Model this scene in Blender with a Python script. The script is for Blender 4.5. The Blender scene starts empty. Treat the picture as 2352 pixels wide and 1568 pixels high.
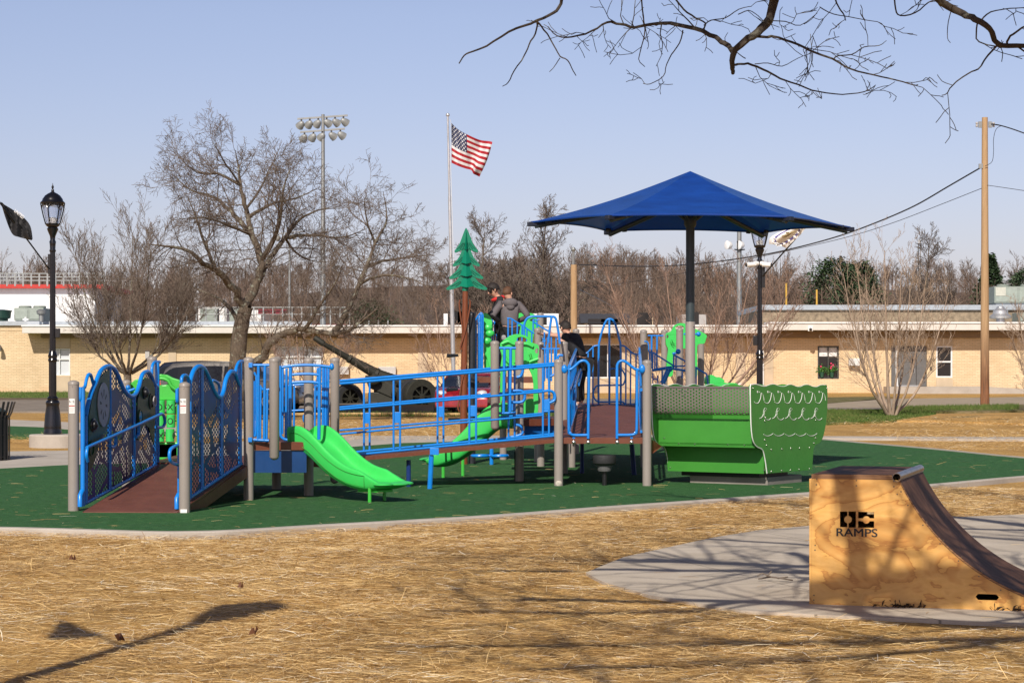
import bpy, math, random
import numpy as np
from mathutils import Vector, Matrix
from mathutils.geometry import tessellate_polygon
random.seed(7)
RNG = np.random.default_rng(7)
F = 4800.0; CX = 1176.0; HY = 860.0; CH = 1.6
SC = bpy.context.scene; COL = SC.collection
def V(*a): return np.array(a, float)
def at(px, py, d): return V((px-CX)*d/F, d, CH+(HY-py)*d/F)
def gz(y): return float(np.interp(y, [-60, 36, 97, 140, 2000], [0, 0, .8, .8, .8]))
def gd(py):                                  # depth at which the ground shows at picture row py
    lo, hi = 3.0, 1200.0
    for _ in range(50):
        m = .5*(lo+hi)
        if HY+(CH-gz(m))*F/m > py: lo = m
        else: hi = m
    return lo
def gp(px, py):
    d = gd(py); p = at(px, py, d); p[2] = gz(d); return p
def onplane(px, py, P0, u):                  # where the ray meets the vertical plane through P0 along u
    a = (px-CX)/F; ux, uy = u[0], u[1]
    t = (P0[0]*uy-P0[1]*ux)/(a*uy-ux)
    return V(a*t, t, CH+(HY-py)*t/F)
# ---------------------------------------------------------------- materials
MATS = {}
def newmat(name):
    m = bpy.data.materials.new(name); m.use_nodes = True; nt = m.node_tree
    b = nt.nodes['Principled BSDF']; MATS[name] = m
    return m, nt, b
def N(nt, t, **kw):
    n = nt.nodes.new(t)
    for k, v in kw.items():
        if k in n.inputs: n.inputs[k].default_value = v
        else: setattr(n, k, v)
    return n
def L(nt, a, b): nt.links.new(a, b)
def ramp(nt, fac, stops, interp='LINEAR'):
    r = nt.nodes.new('ShaderNodeValToRGB'); cr = r.color_ramp; cr.interpolation = interp
    while len(cr.elements) < len(stops): cr.elements.new(.5)
    for e, (p, c) in zip(cr.elements, stops):
        e.position = p; e.color = (*c, 1) if len(c) == 3 else c
    L(nt, fac, r.inputs[0]); return r.outputs[0]
def mth(nt, op, a, b=None, c=None):
    n = nt.nodes.new('ShaderNodeMath'); n.operation = op
    for i, v in enumerate((a, b, c)):
        if v is None: continue
        if isinstance(v, (int, float)): n.inputs[i].default_value = v
        else: L(nt, v, n.inputs[i])
    return n.outputs[0]
def mix(nt, f, a, b, mode='MIX'):
    n = nt.nodes.new('ShaderNodeMix'); n.data_type = 'RGBA'; n.blend_type = mode
    for i, v in ((0, f), (6, a), (7, b)):
        if isinstance(v, (int, float)): n.inputs[i].default_value = v
        elif isinstance(v, tuple): n.inputs[i].default_value = (*v, 1)
        else: L(nt, v, n.inputs[i])
    return n.outputs[2]
def noise(nt, scale, detail=4, rough=.6, vec=None, out='Fac', dist=0):
    n = N(nt, 'ShaderNodeTexNoise', Scale=scale, Detail=detail, Roughness=rough, Distortion=dist)
    if vec is not None: L(nt, vec, n.inputs['Vector'])
    return n.outputs[out]
def gpos(nt): return N(nt, 'ShaderNodeNewGeometry').outputs['Position']
def scaled(nt, vec, s):
    n = N(nt, 'ShaderNodeMapping'); n.inputs['Scale'].default_value = s; L(nt, vec, n.inputs['Vector']); return n.outputs[0]
def bump(nt, b, h, st=.3, dist=.02):
    n = N(nt, 'ShaderNodeBump', Strength=st, Distance=dist); L(nt, h, n.inputs['Height']); L(nt, n.outputs[0], b.inputs['Normal'])
def M(name, col=None, rough=.5, metal=0, var=.12, vs=6, bmp=0, bs=60, spec=.5, coat=0, dirt=0, dcol=(.25,.2,.14)):
    if name in MATS: return MATS[name]
    m, nt, b = newmat(name)
    p = gpos(nt); n = noise(nt, vs, 5, .6, p)
    lo = tuple(c*(1-var) for c in col); hi = tuple(min(1, c*(1+var)) for c in col)
    c = ramp(nt, n, [(.3, lo), (.7, hi)])
    if dirt:
        n3 = noise(nt, 11, 8, .75, p)
        k = ramp(nt, n3, [(.56, (0,0,0)), (.72, (dirt,)*3)]); c = mix(nt, k, c, dcol)
    L(nt, c, b.inputs['Base Color'])
    b.inputs['Roughness'].default_value = rough; b.inputs['Metallic'].default_value = metal
    b.inputs['Specular IOR Level'].default_value = spec; b.inputs['Coat Weight'].default_value = coat
    rr = ramp(nt, noise(nt, 25, 4, .7, p), [(.3, (rough*.8,)*3), (.7, (min(1, rough*1.25),)*3)]); L(nt, rr, b.inputs['Roughness'])
    if bmp: bump(nt, b, noise(nt, bs, 6, .7, p), bmp, .01)
    return m
# ---------------------------------------------------------------- mesh builder
def tag(o, label=None, cat=None, group=None, kind=None):
    if label: o['label'] = label
    if cat: o['category'] = cat
    if group: o['group'] = group
    if kind: o['kind'] = kind
    return o
def thing(name, label, cat, loc=(0,0,0), group=None, kind=None):
    o = bpy.data.objects.new(name, None); COL.objects.link(o); o.location = Vector([float(x) for x in loc]); o.empty_display_size = .2
    return tag(o, label, cat, group, kind)
def wloc(o):
    v = V(*o.location)
    while o.parent: o = o.parent; v = v+V(*o.location)
    return v
def link(name, me, mat, parent=None, smooth=True, ang=35):
    o = bpy.data.objects.new(name, me); COL.objects.link(o)
    if mat is not None:
        if isinstance(mat, (list, tuple)):
            for q in mat: me.materials.append(q)
        else: me.materials.append(mat)
    if parent is not None: o.parent = parent
    if smooth:
        me.polygons.foreach_set('use_smooth', [True]*len(me.polygons))
        try: me.set_sharp_from_angle(angle=math.radians(ang))
        except Exception: pass
    return o
class MB:
    def __init__(s): s.v = []; s.f = []; s.m = []; s.cm = 0; s.uv = None
    def add(s, vs, fs):
        k = len(s.v); s.v += [tuple(map(float, p)) for p in vs]
        for f in fs: s.f.append(tuple(i+k for i in f)); s.m.append(s.cm)
        return s
    def box(s, c, size, rz=0, ux=None):
        hx, hy, hz = size[0]/2, size[1]/2, size[2]/2
        if ux is None: ux = V(math.cos(rz), math.sin(rz), 0)
        ux = np.array(ux, float); ux = ux/np.linalg.norm(ux)
        up = V(0,0,1)
        uy = np.cross(up, ux)
        if np.linalg.norm(uy) < 1e-6: uy = V(0,1,0)
        uy /= np.linalg.norm(uy); uz = np.cross(ux, uy)
        c = np.array(c, float); vs = []
        for a in (-1,1):
            for b in (-1,1):
                for d in (-1,1): vs.append(c+ux*hx*a+uy*hy*b+uz*hz*d)
        return s.add(vs, [(0,1,3,2),(4,6,7,5),(0,4,5,1),(2,3,7,6),(0,2,6,4),(1,5,7,3)])
    def beam(s, a, b, w, h):                 # box running from a to b
        a = np.array(a, float); b = np.array(b, float); l = np.linalg.norm(b-a)
        return s.box((a+b)/2, (l, w, h), ux=(b-a))
    def tube(s, pts, r, n=8, cap=True, closed=False):
        P = [np.array(p, float) for p in pts]; m = len(P)
        rs = list(r) if hasattr(r, '__len__') else [r]*m
        t0 = P[1]-P[0]; up = V(0,0,1) if abs(t0[2]) < .9*np.linalg.norm(t0) else V(1,0,0)
        nrm = np.cross(t0, up); nrm /= np.linalg.norm(nrm); vs = []
        for i in range(m):
            if closed: t = P[(i+1) % m]-P[i-1]
            else: t = P[min(i+1, m-1)]-P[max(i-1, 0)]
            l = np.linalg.norm(t); t = t/l if l > 1e-9 else t0/np.linalg.norm(t0)
            nrm = nrm-t*np.dot(nrm, t); l = np.linalg.norm(nrm)
            if l < 1e-6: nrm = np.cross(t, V(.3,.5,.8)); l = np.linalg.norm(nrm)
            nrm /= l; bn = np.cross(t, nrm)
            for k in range(n):
                a = 2*math.pi*k/n; vs.append(P[i]+rs[i]*(math.cos(a)*nrm+math.sin(a)*bn))
        fs = []
        for i in range(m if closed else m-1):
            j = (i+1) % m
            for k in range(n):
                fs.append((i*n+k, i*n+(k+1) % n, j*n+(k+1) % n, j*n+k))
        if cap and not closed:
            fs.append(tuple(range(n))[::-1]); fs.append(tuple((m-1)*n+k for k in range(n)))
        return s.add(vs, fs)
    def lathe(s, prof, c=(0,0,0), n=20, axis=None, cap=True):   # prof: (radius, height)
        c = np.array(c, float); vs = []; A = V(0,0,1) if axis is None else np.array(axis, float)/np.linalg.norm(axis)
        X = np.cross(A, V(0,1,0) if abs(A[1]) < .9 else V(1,0,0)); X /= np.linalg.norm(X); Y = np.cross(A, X)
        for r, z in prof:
            for k in range(n):
                a = 2*math.pi*k/n; vs.append(c+A*z+r*(math.cos(a)*X+math.sin(a)*Y))
        fs = []
        for i in range(len(prof)-1):
            for k in range(n): fs.append((i*n+k, i*n+(k+1) % n, (i+1)*n+(k+1) % n, (i+1)*n+k))
        if cap: fs.append(tuple(range(n))[::-1]); fs.append(tuple((len(prof)-1)*n+k for k in range(n)))
        return s.add(vs, fs)
    def prism(s, pts3, ext, holes=()):       # pts3: planar outline (3-D points), ext: extrusion vector
        loops = [[Vector([float(q) for q in p]) for p in lp] for lp in [pts3, *holes]]
        tris = tessellate_polygon(loops); flat = [p for lp in loops for p in lp]; n = len(flat)
        e = Vector([float(q) for q in ext])
        vs = flat+[p+e for p in flat]; fs = []
        for t in tris:
            a, b, c = (flat[i] for i in t)
            t = tuple(t)
            if (b-a).cross(c-a).dot(e) > 0: t = t[::-1]
            fs.append(t); fs.append(tuple(i+n for i in t[::-1]))
        k = 0
        for lp in loops:
            m = len(lp)
            for i in range(m): fs.append((k+i, k+(i+1) % m, k+(i+1) % m+n, k+i+n))
            k += m
        return s.add(vs, fs)
    def grid(s, rows, close=False):          # rows of equal-length point lists
        n = len(rows[0]); vs = [p for r in rows for p in r]; fs = []
        for i in range(len(rows)-1):
            for k in range(n if close else n-1):
                fs.append((i*n+k, i*n+(k+1) % n, (i+1)*n+(k+1) % n, (i+1)*n+k))
        return s.add(vs, fs)
    def ball(s, c, r, n=10, sq=(1,1,1)):
        c = np.array(c, float); rows = []
        for i in range(n//2+1):
            a = math.pi*i/(n//2)
            rr = max(math.sin(a), .01)
            rows.append([c+V(rr*math.cos(2*math.pi*k/n)*r*sq[0], rr*math.sin(2*math.pi*k/n)*r*sq[1], -math.cos(a)*r*sq[2]) for k in range(n)])
        return s.grid(rows, True)
    def build(s, name, mat, parent=None, smooth=True, ang=35, bevel=0, off=None, fixn=True):
        o0 = wloc(parent) if parent is not None else V(0,0,0)
        if off is not None: o0 = np.array(off, float)
        me = bpy.data.meshes.new(name)
        me.from_pydata([tuple(np.array(p)-o0) for p in s.v], [], s.f); 
        if fixn:
            import bmesh
            bm = bmesh.new(); bm.from_mesh(me); bmesh.ops.recalc_face_normals(bm, faces=bm.faces); bm.to_mesh(me); bm.free()
        if isinstance(mat, (list, tuple)): me.polygons.foreach_set('material_index', s.m)
        me.update()
        o = link(name, me, mat, parent, smooth, ang)
        if off is not None and parent is None: o.location = Vector(o0)
        if bevel:
            b = o.modifiers.new('bevel', 'BEVEL'); b.width = bevel; b.segments = 2; b.limit_method = 'ANGLE'; b.angle_limit = math.radians(40)
        return o
def fastmesh(name, verts, quads, mat, parent=None, colors=None, smooth=False):
    me = bpy.data.meshes.new(name); nq, k = quads.shape
    me.vertices.add(len(verts)); me.vertices.foreach_set('co', verts.astype(np.float32).ravel())
    me.loops.add(nq*k); me.loops.foreach_set('vertex_index', quads.astype(np.int32).ravel())
    me.polygons.add(nq); me.polygons.foreach_set('loop_start', (np.arange(nq)*k).astype(np.int32))
    me.polygons.foreach_set('loop_total', np.full(nq, k, np.int32))
    if colors is not None:
        a = me.attributes.new('tint', 'FLOAT', 'FACE'); a.data.foreach_set('value', colors.astype(np.float32))
    if smooth: me.polygons.foreach_set('use_smooth', np.ones(nq, bool))
    me.update(calc_edges=True); me.validate()
    return link(name, me, mat, parent, False)
def segmesh(segs):                           # (n,8): p0 p1 r0 r1 -> three-sided prisms
    S = np.array(segs, float); a, b, r0, r1 = S[:,0:3], S[:,3:6], S[:,6:7], S[:,7:8]
    t = b-a; t /= np.linalg.norm(t, axis=1, keepdims=True)+1e-9
    ref = np.where(np.abs(t[:,2:3]) < .8, V(0,0,1), V(1,0,0)); n = np.cross(t, ref); n /= np.linalg.norm(n, axis=1, keepdims=True); m = np.cross(t, n)
    rings = []
    for base, r in ((a, r0), (b, r1)):
        for k in range(3):
            w = 2*math.pi*k/3; rings.append(base+r*(math.cos(w)*n+math.sin(w)*m))
    vs = np.stack(rings, 1).reshape(-1, 3); i = np.arange(len(S))[:,None]*6
    q = np.stack([i+V(0,1,4,3), i+V(1,2,5,4), i+V(2,0,3,5)], 1).reshape(-1, 4)
    return vs, q
def flatmesh(segs, rg):                     # (n,8) -> one randomly turned ribbon each, for far twigs
    S = np.array(segs, float); a, b, r0, r1 = S[:,0:3], S[:,3:6], S[:,6:7], S[:,7:8]
    t = b-a; n = np.cross(t, rg.normal(0, 1, t.shape)); n /= np.linalg.norm(n, axis=1, keepdims=True)+1e-9
    vs = np.stack([a-n*r0, a+n*r0, b+n*r1, b-n*r1], 1).reshape(-1, 3); return vs, np.arange(len(S))[:,None]*4+np.arange(4)
def smoothpath(P, k=4):                      # Catmull-Rom
    P = [np.array(p, float) for p in P]; out = []
    for i in range(len(P)-1):
        p0 = P[max(i-1, 0)]; p1 = P[i]; p2 = P[i+1]; p3 = P[min(i+2, len(P)-1)]
        for j in range(k):
            t = j/k
            out.append(.5*((2*p1)+(-p0+p2)*t+(2*p0-5*p1+4*p2-p3)*t*t+(-p0+3*p1-3*p2+p3)*t**3))
    out.append(P[-1]); return out
def ribbon(pts_far, pts_near, n=6, lift=.0, name='x', mat=None, kind='structure', matchz=True):
    # sheet following the terrain between two picture-traced edges
    rows = []
    A = [gp(*p) for p in pts_far]; B = [gp(*p) for p in pts_near]
    for a, b in zip(A, B):
        r = [b+V(0,0,lift-.09)]
        r[0] = V(b[0], b[1], gz(b[1])+lift-.09)
        for i in range(n+1):
            p = b+(a-b)*(i/n); p = V(p[0], p[1], gz(p[1])+lift); r.append(p)
        rows.append(r)
    o = MB().grid(rows).build(name, mat, None, smooth=False, fixn=False)
    me = o.data
    import bmesh
    bm = bmesh.new(); bm.from_mesh(me)
    for f in bm.faces:
        if f.normal.z < 0: f.normal_flip()
    bm.to_mesh(me); bm.free()
    return tag(o, kind=kind)
def textmesh(s, size, ext=.002, bold=0):
    cu = bpy.data.curves.new('txt', 'FONT'); cu.body = s; cu.size = size; cu.extrude = ext; cu.align_x = 'CENTER'; cu.align_y = 'CENTER'; cu.offset = bold
    ob = bpy.data.objects.new('txt', cu); COL.objects.link(ob); dg = bpy.context.evaluated_depsgraph_get()
    me = bpy.data.meshes.new_from_object(ob.evaluated_get(dg)); bpy.data.objects.remove(ob); return me
def puttext(s, size, P, u, mat, parent, name='lettering', ext=.002, sx=1, bold=0, up=(0,0,1)):
    me = textmesh(s, size, ext, bold); u = np.array(u, float)/np.linalg.norm(u); up = np.array(up, float)
    w = np.cross(u, up); w /= np.linalg.norm(w); up = np.cross(w, u)
    P = np.array(P, float)-(wloc(parent) if parent is not None else 0)
    me.transform(Matrix(((u[0]*sx, up[0], w[0], P[0]), (u[1]*sx, up[1], w[1], P[1]), (u[2]*sx, up[2], w[2], P[2]), (0,0,0,1))))
    return link(name, me, mat, parent, False)
SUN_E = 5.0; SKY_ST = .112; SKY_SAT = 1.0; SKY_HUE = .5; EXPO = 0.0; SKY_R = 1.16; SKY_G = .95
STRAW_N = 430000; WOODS = 1700; TW = 5.0; LX, LY = -3.3, 8.1
# ================================================================ light, world, camera
SAZ, SEL = math.radians(13), math.radians(38)
SUN = V(-math.sin(SAZ)*math.cos(SEL), -math.cos(SAZ)*math.cos(SEL), math.sin(SEL))
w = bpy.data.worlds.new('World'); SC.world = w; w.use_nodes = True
nt = w.node_tree; sky = nt.nodes.new('ShaderNodeTexSky'); sky.sky_type = 'NISHITA'; sky.sun_disc = False
sky.sun_elevation = SEL; sky.sun_rotation = math.radians(193); sky.air_density = 1.0; sky.dust_density = 1.1; sky.ozone_density = 2.2; sky.altitude = 300
hs = nt.nodes.new('ShaderNodeHueSaturation'); hs.inputs['Saturation'].default_value = SKY_SAT; hs.inputs['Hue'].default_value = SKY_HUE
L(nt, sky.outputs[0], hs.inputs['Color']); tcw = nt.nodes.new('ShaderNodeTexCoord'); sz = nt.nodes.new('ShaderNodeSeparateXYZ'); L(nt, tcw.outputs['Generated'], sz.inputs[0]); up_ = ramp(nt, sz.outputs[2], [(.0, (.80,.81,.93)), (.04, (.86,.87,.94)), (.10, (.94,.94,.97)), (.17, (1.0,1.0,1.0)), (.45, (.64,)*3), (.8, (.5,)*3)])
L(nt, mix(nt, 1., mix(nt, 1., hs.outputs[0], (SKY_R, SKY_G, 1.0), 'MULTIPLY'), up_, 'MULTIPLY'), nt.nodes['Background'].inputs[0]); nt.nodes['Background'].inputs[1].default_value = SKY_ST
sl = bpy.data.lights.new('sun', 'SUN'); sl.energy = SUN_E; sl.angle = math.radians(.53); sl.color = (1, .93, .84)
so = bpy.data.objects.new('sun', sl); COL.objects.link(so); so.rotation_euler = Vector(SUN).to_track_quat('Z', 'Y').to_euler(); so.location = (0, 0, 60)
cam = bpy.data.cameras.new('camera'); cam.sensor_width = 36; cam.lens = F/2352*36; cam.shift_y = (HY-784)/2352; cam.clip_end = 4000; cam.clip_start = .1
co = bpy.data.objects.new('camera', cam); COL.objects.link(co); co.location = (0, 0, CH); co.rotation_euler = (math.radians(90), 0, 0); SC.camera = co
SC.view_settings.view_transform = 'Standard'; SC.view_settings.look = 'None'; SC.view_settings.exposure = EXPO; SC.view_settings.gamma = 1
SC.cycles.max_bounces = 6; SC.cycles.transparent_max_bounces = 16
# ================================================================ materials
def straw_mat(name, a=(.30,.19,.075), b=(.62,.44,.20), dark=(.10,.065,.03), patch=None):
    m, nt, bs = newmat(name); p = gpos(nt)
    outs = []
    for sc in ((9,60,30), (60,10,30), (34,34,30)):
        outs.append(noise(nt, 1.0, 5, .75, scaled(nt, p, sc), dist=.6))
    h = mth(nt, 'MAXIMUM', outs[0], outs[1]); h2 = mth(nt, 'MULTIPLY', h, mth(nt, 'ADD', outs[2], .45))
    c = ramp(nt, h2, [(.34, dark), (.5, a), (.68, b)])
    big = ramp(nt, noise(nt, .9, 4, .6, p), [(.35, (.78,.76,.72)), (.65, (1.1,1.08,1.02))]); c = mix(nt, 1., c, big, 'MULTIPLY')
    if patch:
        pn = noise(nt, .8, 6, .7, p); k = ramp(nt, pn, [(patch[0], (0,0,0)), (patch[0]+.08, (1,1,1))]); c = mix(nt, k, c, patch[1])
    L(nt, c, bs.inputs['Base Color']); bs.inputs['Roughness'].default_value = .75; bump(nt, bs, h2, .5, .02); return m
straw_mat('straw_bed', a=(.44,.26,.085), b=(.80,.54,.21), dark=(.13,.07,.025)); straw_mat('straw_patchy', a=(.44,.26,.085), b=(.80,.54,.21), dark=(.13,.07,.025), patch=(.56, (.16,.13,.06)))
m, nt, b = newmat('straw_fiber'); at_ = N(nt, 'ShaderNodeAttribute'); at_.attribute_name = 'tint'
L(nt, ramp(nt, at_.outputs['Fac'], [(0, (.12,.065,.025)), (.3, (.52,.32,.12)), (.8, (.86,.61,.27)), (.94, (.92,.76,.46)), (1, (.92,.86,.7))]), b.inputs['Base Color']); b.inputs['Roughness'].default_value = .5
def grass_mat(name, cols):
    m, nt, b = newmat(name); p = gpos(nt); n = noise(nt, 30, 6, .8, p); c = ramp(nt, n, [(.3, cols[0]), (.55, cols[1]), (.75, cols[2])])
    k = ramp(nt, noise(nt, 1.6, 6, .7, p), [(.45, (0,0,0)), (.62, (1,1,1))]); c = mix(nt, k, c, cols[3]); L(nt, c, b.inputs['Base Color']); b.inputs['Roughness'].default_value = .9; bump(nt, b, n, .8, .04)
grass_mat('grass', [(.04,.075,.015), (.10,.17,.035), (.17,.23,.055), (.17,.18,.06)])
grass_mat('grass_dry', [(.06,.06,.02), (.14,.13,.05), (.2,.18,.08), (.25,.2,.11)])
m, nt, b = newmat('turf'); p = gpos(nt); n0 = noise(nt, 95, 3, .9, p); n = mth(nt, 'ADD', mth(nt, 'MULTIPLY', n0, .62), mth(nt, 'MULTIPLY', noise(nt, 9, 6, .8, p), .38))
c = ramp(nt, n, [(.33, (.006,.026,.008)), (.5, (.030,.105,.030)), (.66, (.115,.25,.10))])
c = mix(nt, ramp(nt, noise(nt, 1.3, 4, .6, p), [(.4, (0,0,0)), (.7, (.25,.25,.25))]), c, (.045,.085,.045))
spk = N(nt, 'ShaderNodeTexVoronoi', Scale=24.); L(nt, p, spk.inputs['Vector']); c = mix(nt, ramp(nt, spk.outputs['Distance'], [(.0, (.5,)*3), (.08, (0,0,0))]), c, (.4,.34,.2))
L(nt, c, b.inputs['Base Color']); b.inputs['Roughness'].default_value = .85; bump(nt, b, n, .7, .01)
def concrete(name, c0, c1, seams=None):
    m, nt, b = newmat(name); p = gpos(nt); n = noise(nt, 1.4, 8, .65, p); c = ramp(nt, n, [(.3, c0), (.7, c1)])
    g = noise(nt, 55, 5, .8, p); c = mix(nt, .35, c, ramp(nt, g, [(.3, (.5,.5,.5)), (.7, (1,1,1))]), 'MULTIPLY')
    if seams:
        s_ = N(nt, 'ShaderNodeSeparateXYZ'); L(nt, p, s_.inputs[0])
        for k_, ax in ((mth(nt, 'ADD', s_.outputs[0], mth(nt, 'MULTIPLY', s_.outputs[1], .31)), 1), (mth(nt, 'SUBTRACT', s_.outputs[1], mth(nt, 'MULTIPLY', s_.outputs[0], .31)), 2)):
            f_ = mth(nt, 'ABSOLUTE', mth(nt, 'SUBTRACT', mth(nt, 'FRACT', mth(nt, 'DIVIDE', mth(nt, 'ADD', k_, .35), 2.1)), .5)); c = mix(nt, mth(nt, 'MULTIPLY', mth(nt, 'LESS_THAN', f_, .0035), .7), c, (.12,.10,.08))
    st = ramp(nt, noise(nt, 3.5, 8, .75, p), [(.58, (0,0,0)), (.75, (.5,)*3)]); c = mix(nt, st, c, tuple(q*.6 for q in c0))
    L(nt, c, b.inputs['Base Color']); b.inputs['Roughness'].default_value = .85; bump(nt, b, g, .25, .005)
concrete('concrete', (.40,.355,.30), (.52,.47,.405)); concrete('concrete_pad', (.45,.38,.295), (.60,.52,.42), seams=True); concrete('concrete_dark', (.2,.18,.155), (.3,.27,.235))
concrete('asphalt_old', (.20,.165,.13), (.31,.265,.215)); concrete('drive', (.33,.265,.19), (.43,.355,.26)); concrete('mulch', (.02,.014,.01), (.05,.035,.025)); concrete('dirt', (.10,.07,.045), (.2,.15,.1))
m, nt, b = newmat('brick'); p = gpos(nt); sx = N(nt, 'ShaderNodeSeparateXYZ'); L(nt, p, sx.inputs[0]); cx = N(nt, 'ShaderNodeCombineXYZ'); L(nt, mth(nt, 'ADD', sx.outputs[0], sx.outputs[1]), cx.inputs[0]); L(nt, sx.outputs[2], cx.inputs[1])
br = N(nt, 'ShaderNodeTexBrick', Scale=1.0); L(nt, cx.outputs[0], br.inputs['Vector']); br.inputs['Brick Width'].default_value = .25; br.inputs['Row Height'].default_value = .075; br.inputs['Mortar Size'].default_value = .010
br.inputs['Color1'].default_value = (.66,.50,.30,1); br.inputs['Color2'].default_value = (.75,.58,.365,1); br.inputs['Mortar'].default_value = (.50,.385,.25,1); br.inputs['Bias'].default_value = 0
c = mix(nt, 1., br.outputs['Color'], ramp(nt, noise(nt, .7, 5, .6, p), [(.3, (.88,.86,.84)), (.7, (1.05,1.05,1.05))]), 'MULTIPLY')
low = ramp(nt, mth(nt, 'ADD', sx.outputs[2], mth(nt, 'MULTIPLY', noise(nt, .8, 4, .6, p), .5)), [(0, (0,0,0)), (1, (0,0,0))])
k = ramp(nt, mth(nt, 'SUBTRACT', 1.42, mth(nt, 'ADD', sx.outputs[2], mth(nt, 'MULTIPLY', noise(nt, .8, 4, .6, p), .8))), [(.0, (0,0,0)), (.7, (.6,)*3)])
c = mix(nt, k, c, (.62,.30,.13)); L(nt, c, b.inputs['Base Color']); b.inputs['Roughness'].default_value = .8; bump(nt, b, br.outputs['Fac'], -.4, .01)
M('taupe', (.285,.25,.22), .38, var=.03, dirt=.15); M('taupe_cap', (.27,.24,.21), .4, var=.03)
M('blue', (.004,.21,.68), .3, var=.05, coat=.3, dirt=.2, dcol=(.12,.2,.35)); M('blue_panel_shaded', (.008,.05,.17), .35, var=.15, vs=2.5); M('blue_dark', (.01,.035,.16), .35)
M('deck_brown', (.135,.047,.03), .6, var=.18, vs=4, bmp=.3, bs=90, dirt=.4, dcol=(.24,.13,.09)); M('brown_edge', (.15,.045,.022), .4, var=.1, dirt=.3); M('tree_brown', (.18,.05,.018), .38, var=.08)
M('lime', (.045,.56,.10), .36, var=.05, spec=.5, vs=3, dirt=.18, dcol=(.22,.42,.12)); M('lime2', (.05,.45,.05), .38, var=.06, dirt=.12, dcol=(.2,.4,.1)); M('boat_green', (.05,.25,.032), .42, var=.09, vs=1.6, dirt=.15, dcol=(.12,.3,.06)); M('pine_green', (.0,.19,.105), .33, var=.05)
M('dark_green', (.014,.06,.02), .35); M('gray_panel', (.20,.175,.155), .3, .3, var=.05); M('wheel_gray', (.32,.35,.42), .4); M('white_plastic', (.8,.79,.76), .4, var=.03); M('bolt', (.55,.53,.5), .25, .9)
M('black', (.012,.012,.013), .32, var=.1); M('black_matte', (.02,.02,.021), .7, var=.2, bmp=.3); M('black_post', (.02,.022,.028), .45); M('lamp_black', (.006,.006,.008), .22, spec=.6); M('canopy_pole', (.035,.05,.055), .45)
M('galv', (.30,.31,.30), .45, .6); M('alu', (.62,.62,.61), .35, .7); M('white_metal', (.72,.72,.70), .5, var=.05, vs=2, dirt=.2, dcol=(.5,.47,.4)); M('red_trim', (.45,.03,.02), .5); M('ac_gray', (.26,.30,.26), .55, .1); M('roof_cap', (.40,.44,.47), .45, .3)
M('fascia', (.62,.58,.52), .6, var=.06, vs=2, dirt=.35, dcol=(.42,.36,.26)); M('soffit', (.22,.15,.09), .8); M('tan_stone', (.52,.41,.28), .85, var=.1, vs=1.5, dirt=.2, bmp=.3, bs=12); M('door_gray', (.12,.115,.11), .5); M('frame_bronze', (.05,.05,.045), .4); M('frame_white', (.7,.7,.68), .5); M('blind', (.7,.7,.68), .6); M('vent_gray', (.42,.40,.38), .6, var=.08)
M('stone_wall', (.26,.2,.13), .9, var=.45, vs=5, bmp=.6, bs=8, dirt=.6, dcol=(.10,.085,.07)); M('yellow_pole', (.6,.36,.06), .5)
M('olive', (.022,.021,.012), .6, var=.2, dirt=.3, dcol=(.1,.09,.06)); M('rubber', (.02,.02,.02), .8); M('car_gray', (.15,.14,.125), .3, .6, coat=.6); M('car_navy', (.012,.016,.03), .2, .3, coat=.6); M('car_red', (.30,.008,.012), .22, .2, coat=.8); M('alloy', (.5,.5,.5), .3, .8)
m, nt, b = newmat('glass_dark'); b.inputs['Base Color'].default_value = (.012,.014,.016,1); b.inputs['Roughness'].default_value = .06
m, nt, b = newmat('glass_pale'); b.inputs['Base Color'].default_value = (.55,.58,.6,1); b.inputs['Roughness'].default_value = .15
m, nt, b = newmat('lens'); b.inputs['Base Color'].default_value = (.9,.9,.9,1); b.inputs['Roughness'].default_value = .25; b.inputs['Transmission Weight'].default_value = .85; b.inputs['IOR'].default_value = 1.25
m, nt, b = newmat('refractor'); b.inputs['Base Color'].default_value = (.75,.75,.73,1); b.inputs['Roughness'].default_value = .3; b.inputs['Metallic'].default_value = .4
def bark(name, c0, c1, lichen=None, s=18):
    m, nt, b = newmat(name); p = gpos(nt); n = noise(nt, s, 8, .75, scaled(nt, p, (1,1,.35))); c = ramp(nt, n, [(.3, c0), (.7, c1)])
    if lichen: c = mix(nt, ramp(nt, noise(nt, 5, 6, .7, p), [(.55, (0,0,0)), (.62, (1,1,1))]), c, lichen)
    L(nt, c, b.inputs['Base Color']); b.inputs['Roughness'].default_value = .9; bump(nt, b, n, .8, .03)
bark('bark_old', (.05,.036,.025), (.17,.13,.09), (.26,.26,.2)); bark('twig_grey', (.10,.075,.058), (.21,.165,.13), None, 5); bark('twig_tan', (.23,.16,.115), (.46,.35,.25), None, 5); bark('twig_dark', (.025,.018,.013), (.08,.058,.04), (.13,.12,.09)); bark('twig_red', (.21,.125,.09), (.42,.28,.20), None, 3)
def wood_mat(name, ax):
    m, nt, b = newmat(name); tc = N(nt, 'ShaderNodeTexCoord'); p = tc.outputs['Object']; q = scaled(nt, p, ax)
    n = noise(nt, 1, 8, .65, q, dist=1.5); wv = noise(nt, .9, 3, .5, scaled(nt, p, (1.2, 1, 2.2)), dist=2.0); return m, nt, b, n, wv, p
m, nt, b, n, wv, p = wood_mat('plywood', (1.5, 6, 9))
rg = mth(nt, 'FRACT', mth(nt, 'MULTIPLY', mth(nt, 'ADD', wv, mth(nt, 'MULTIPLY', n, .25)), 5.))
c = ramp(nt, rg, [(0, (.66,.37,.10)), (.45, (.70,.41,.13)), (.85, (.56,.28,.07)), (.95, (.42,.18,.045)), (1, (.60,.32,.085))])
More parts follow.
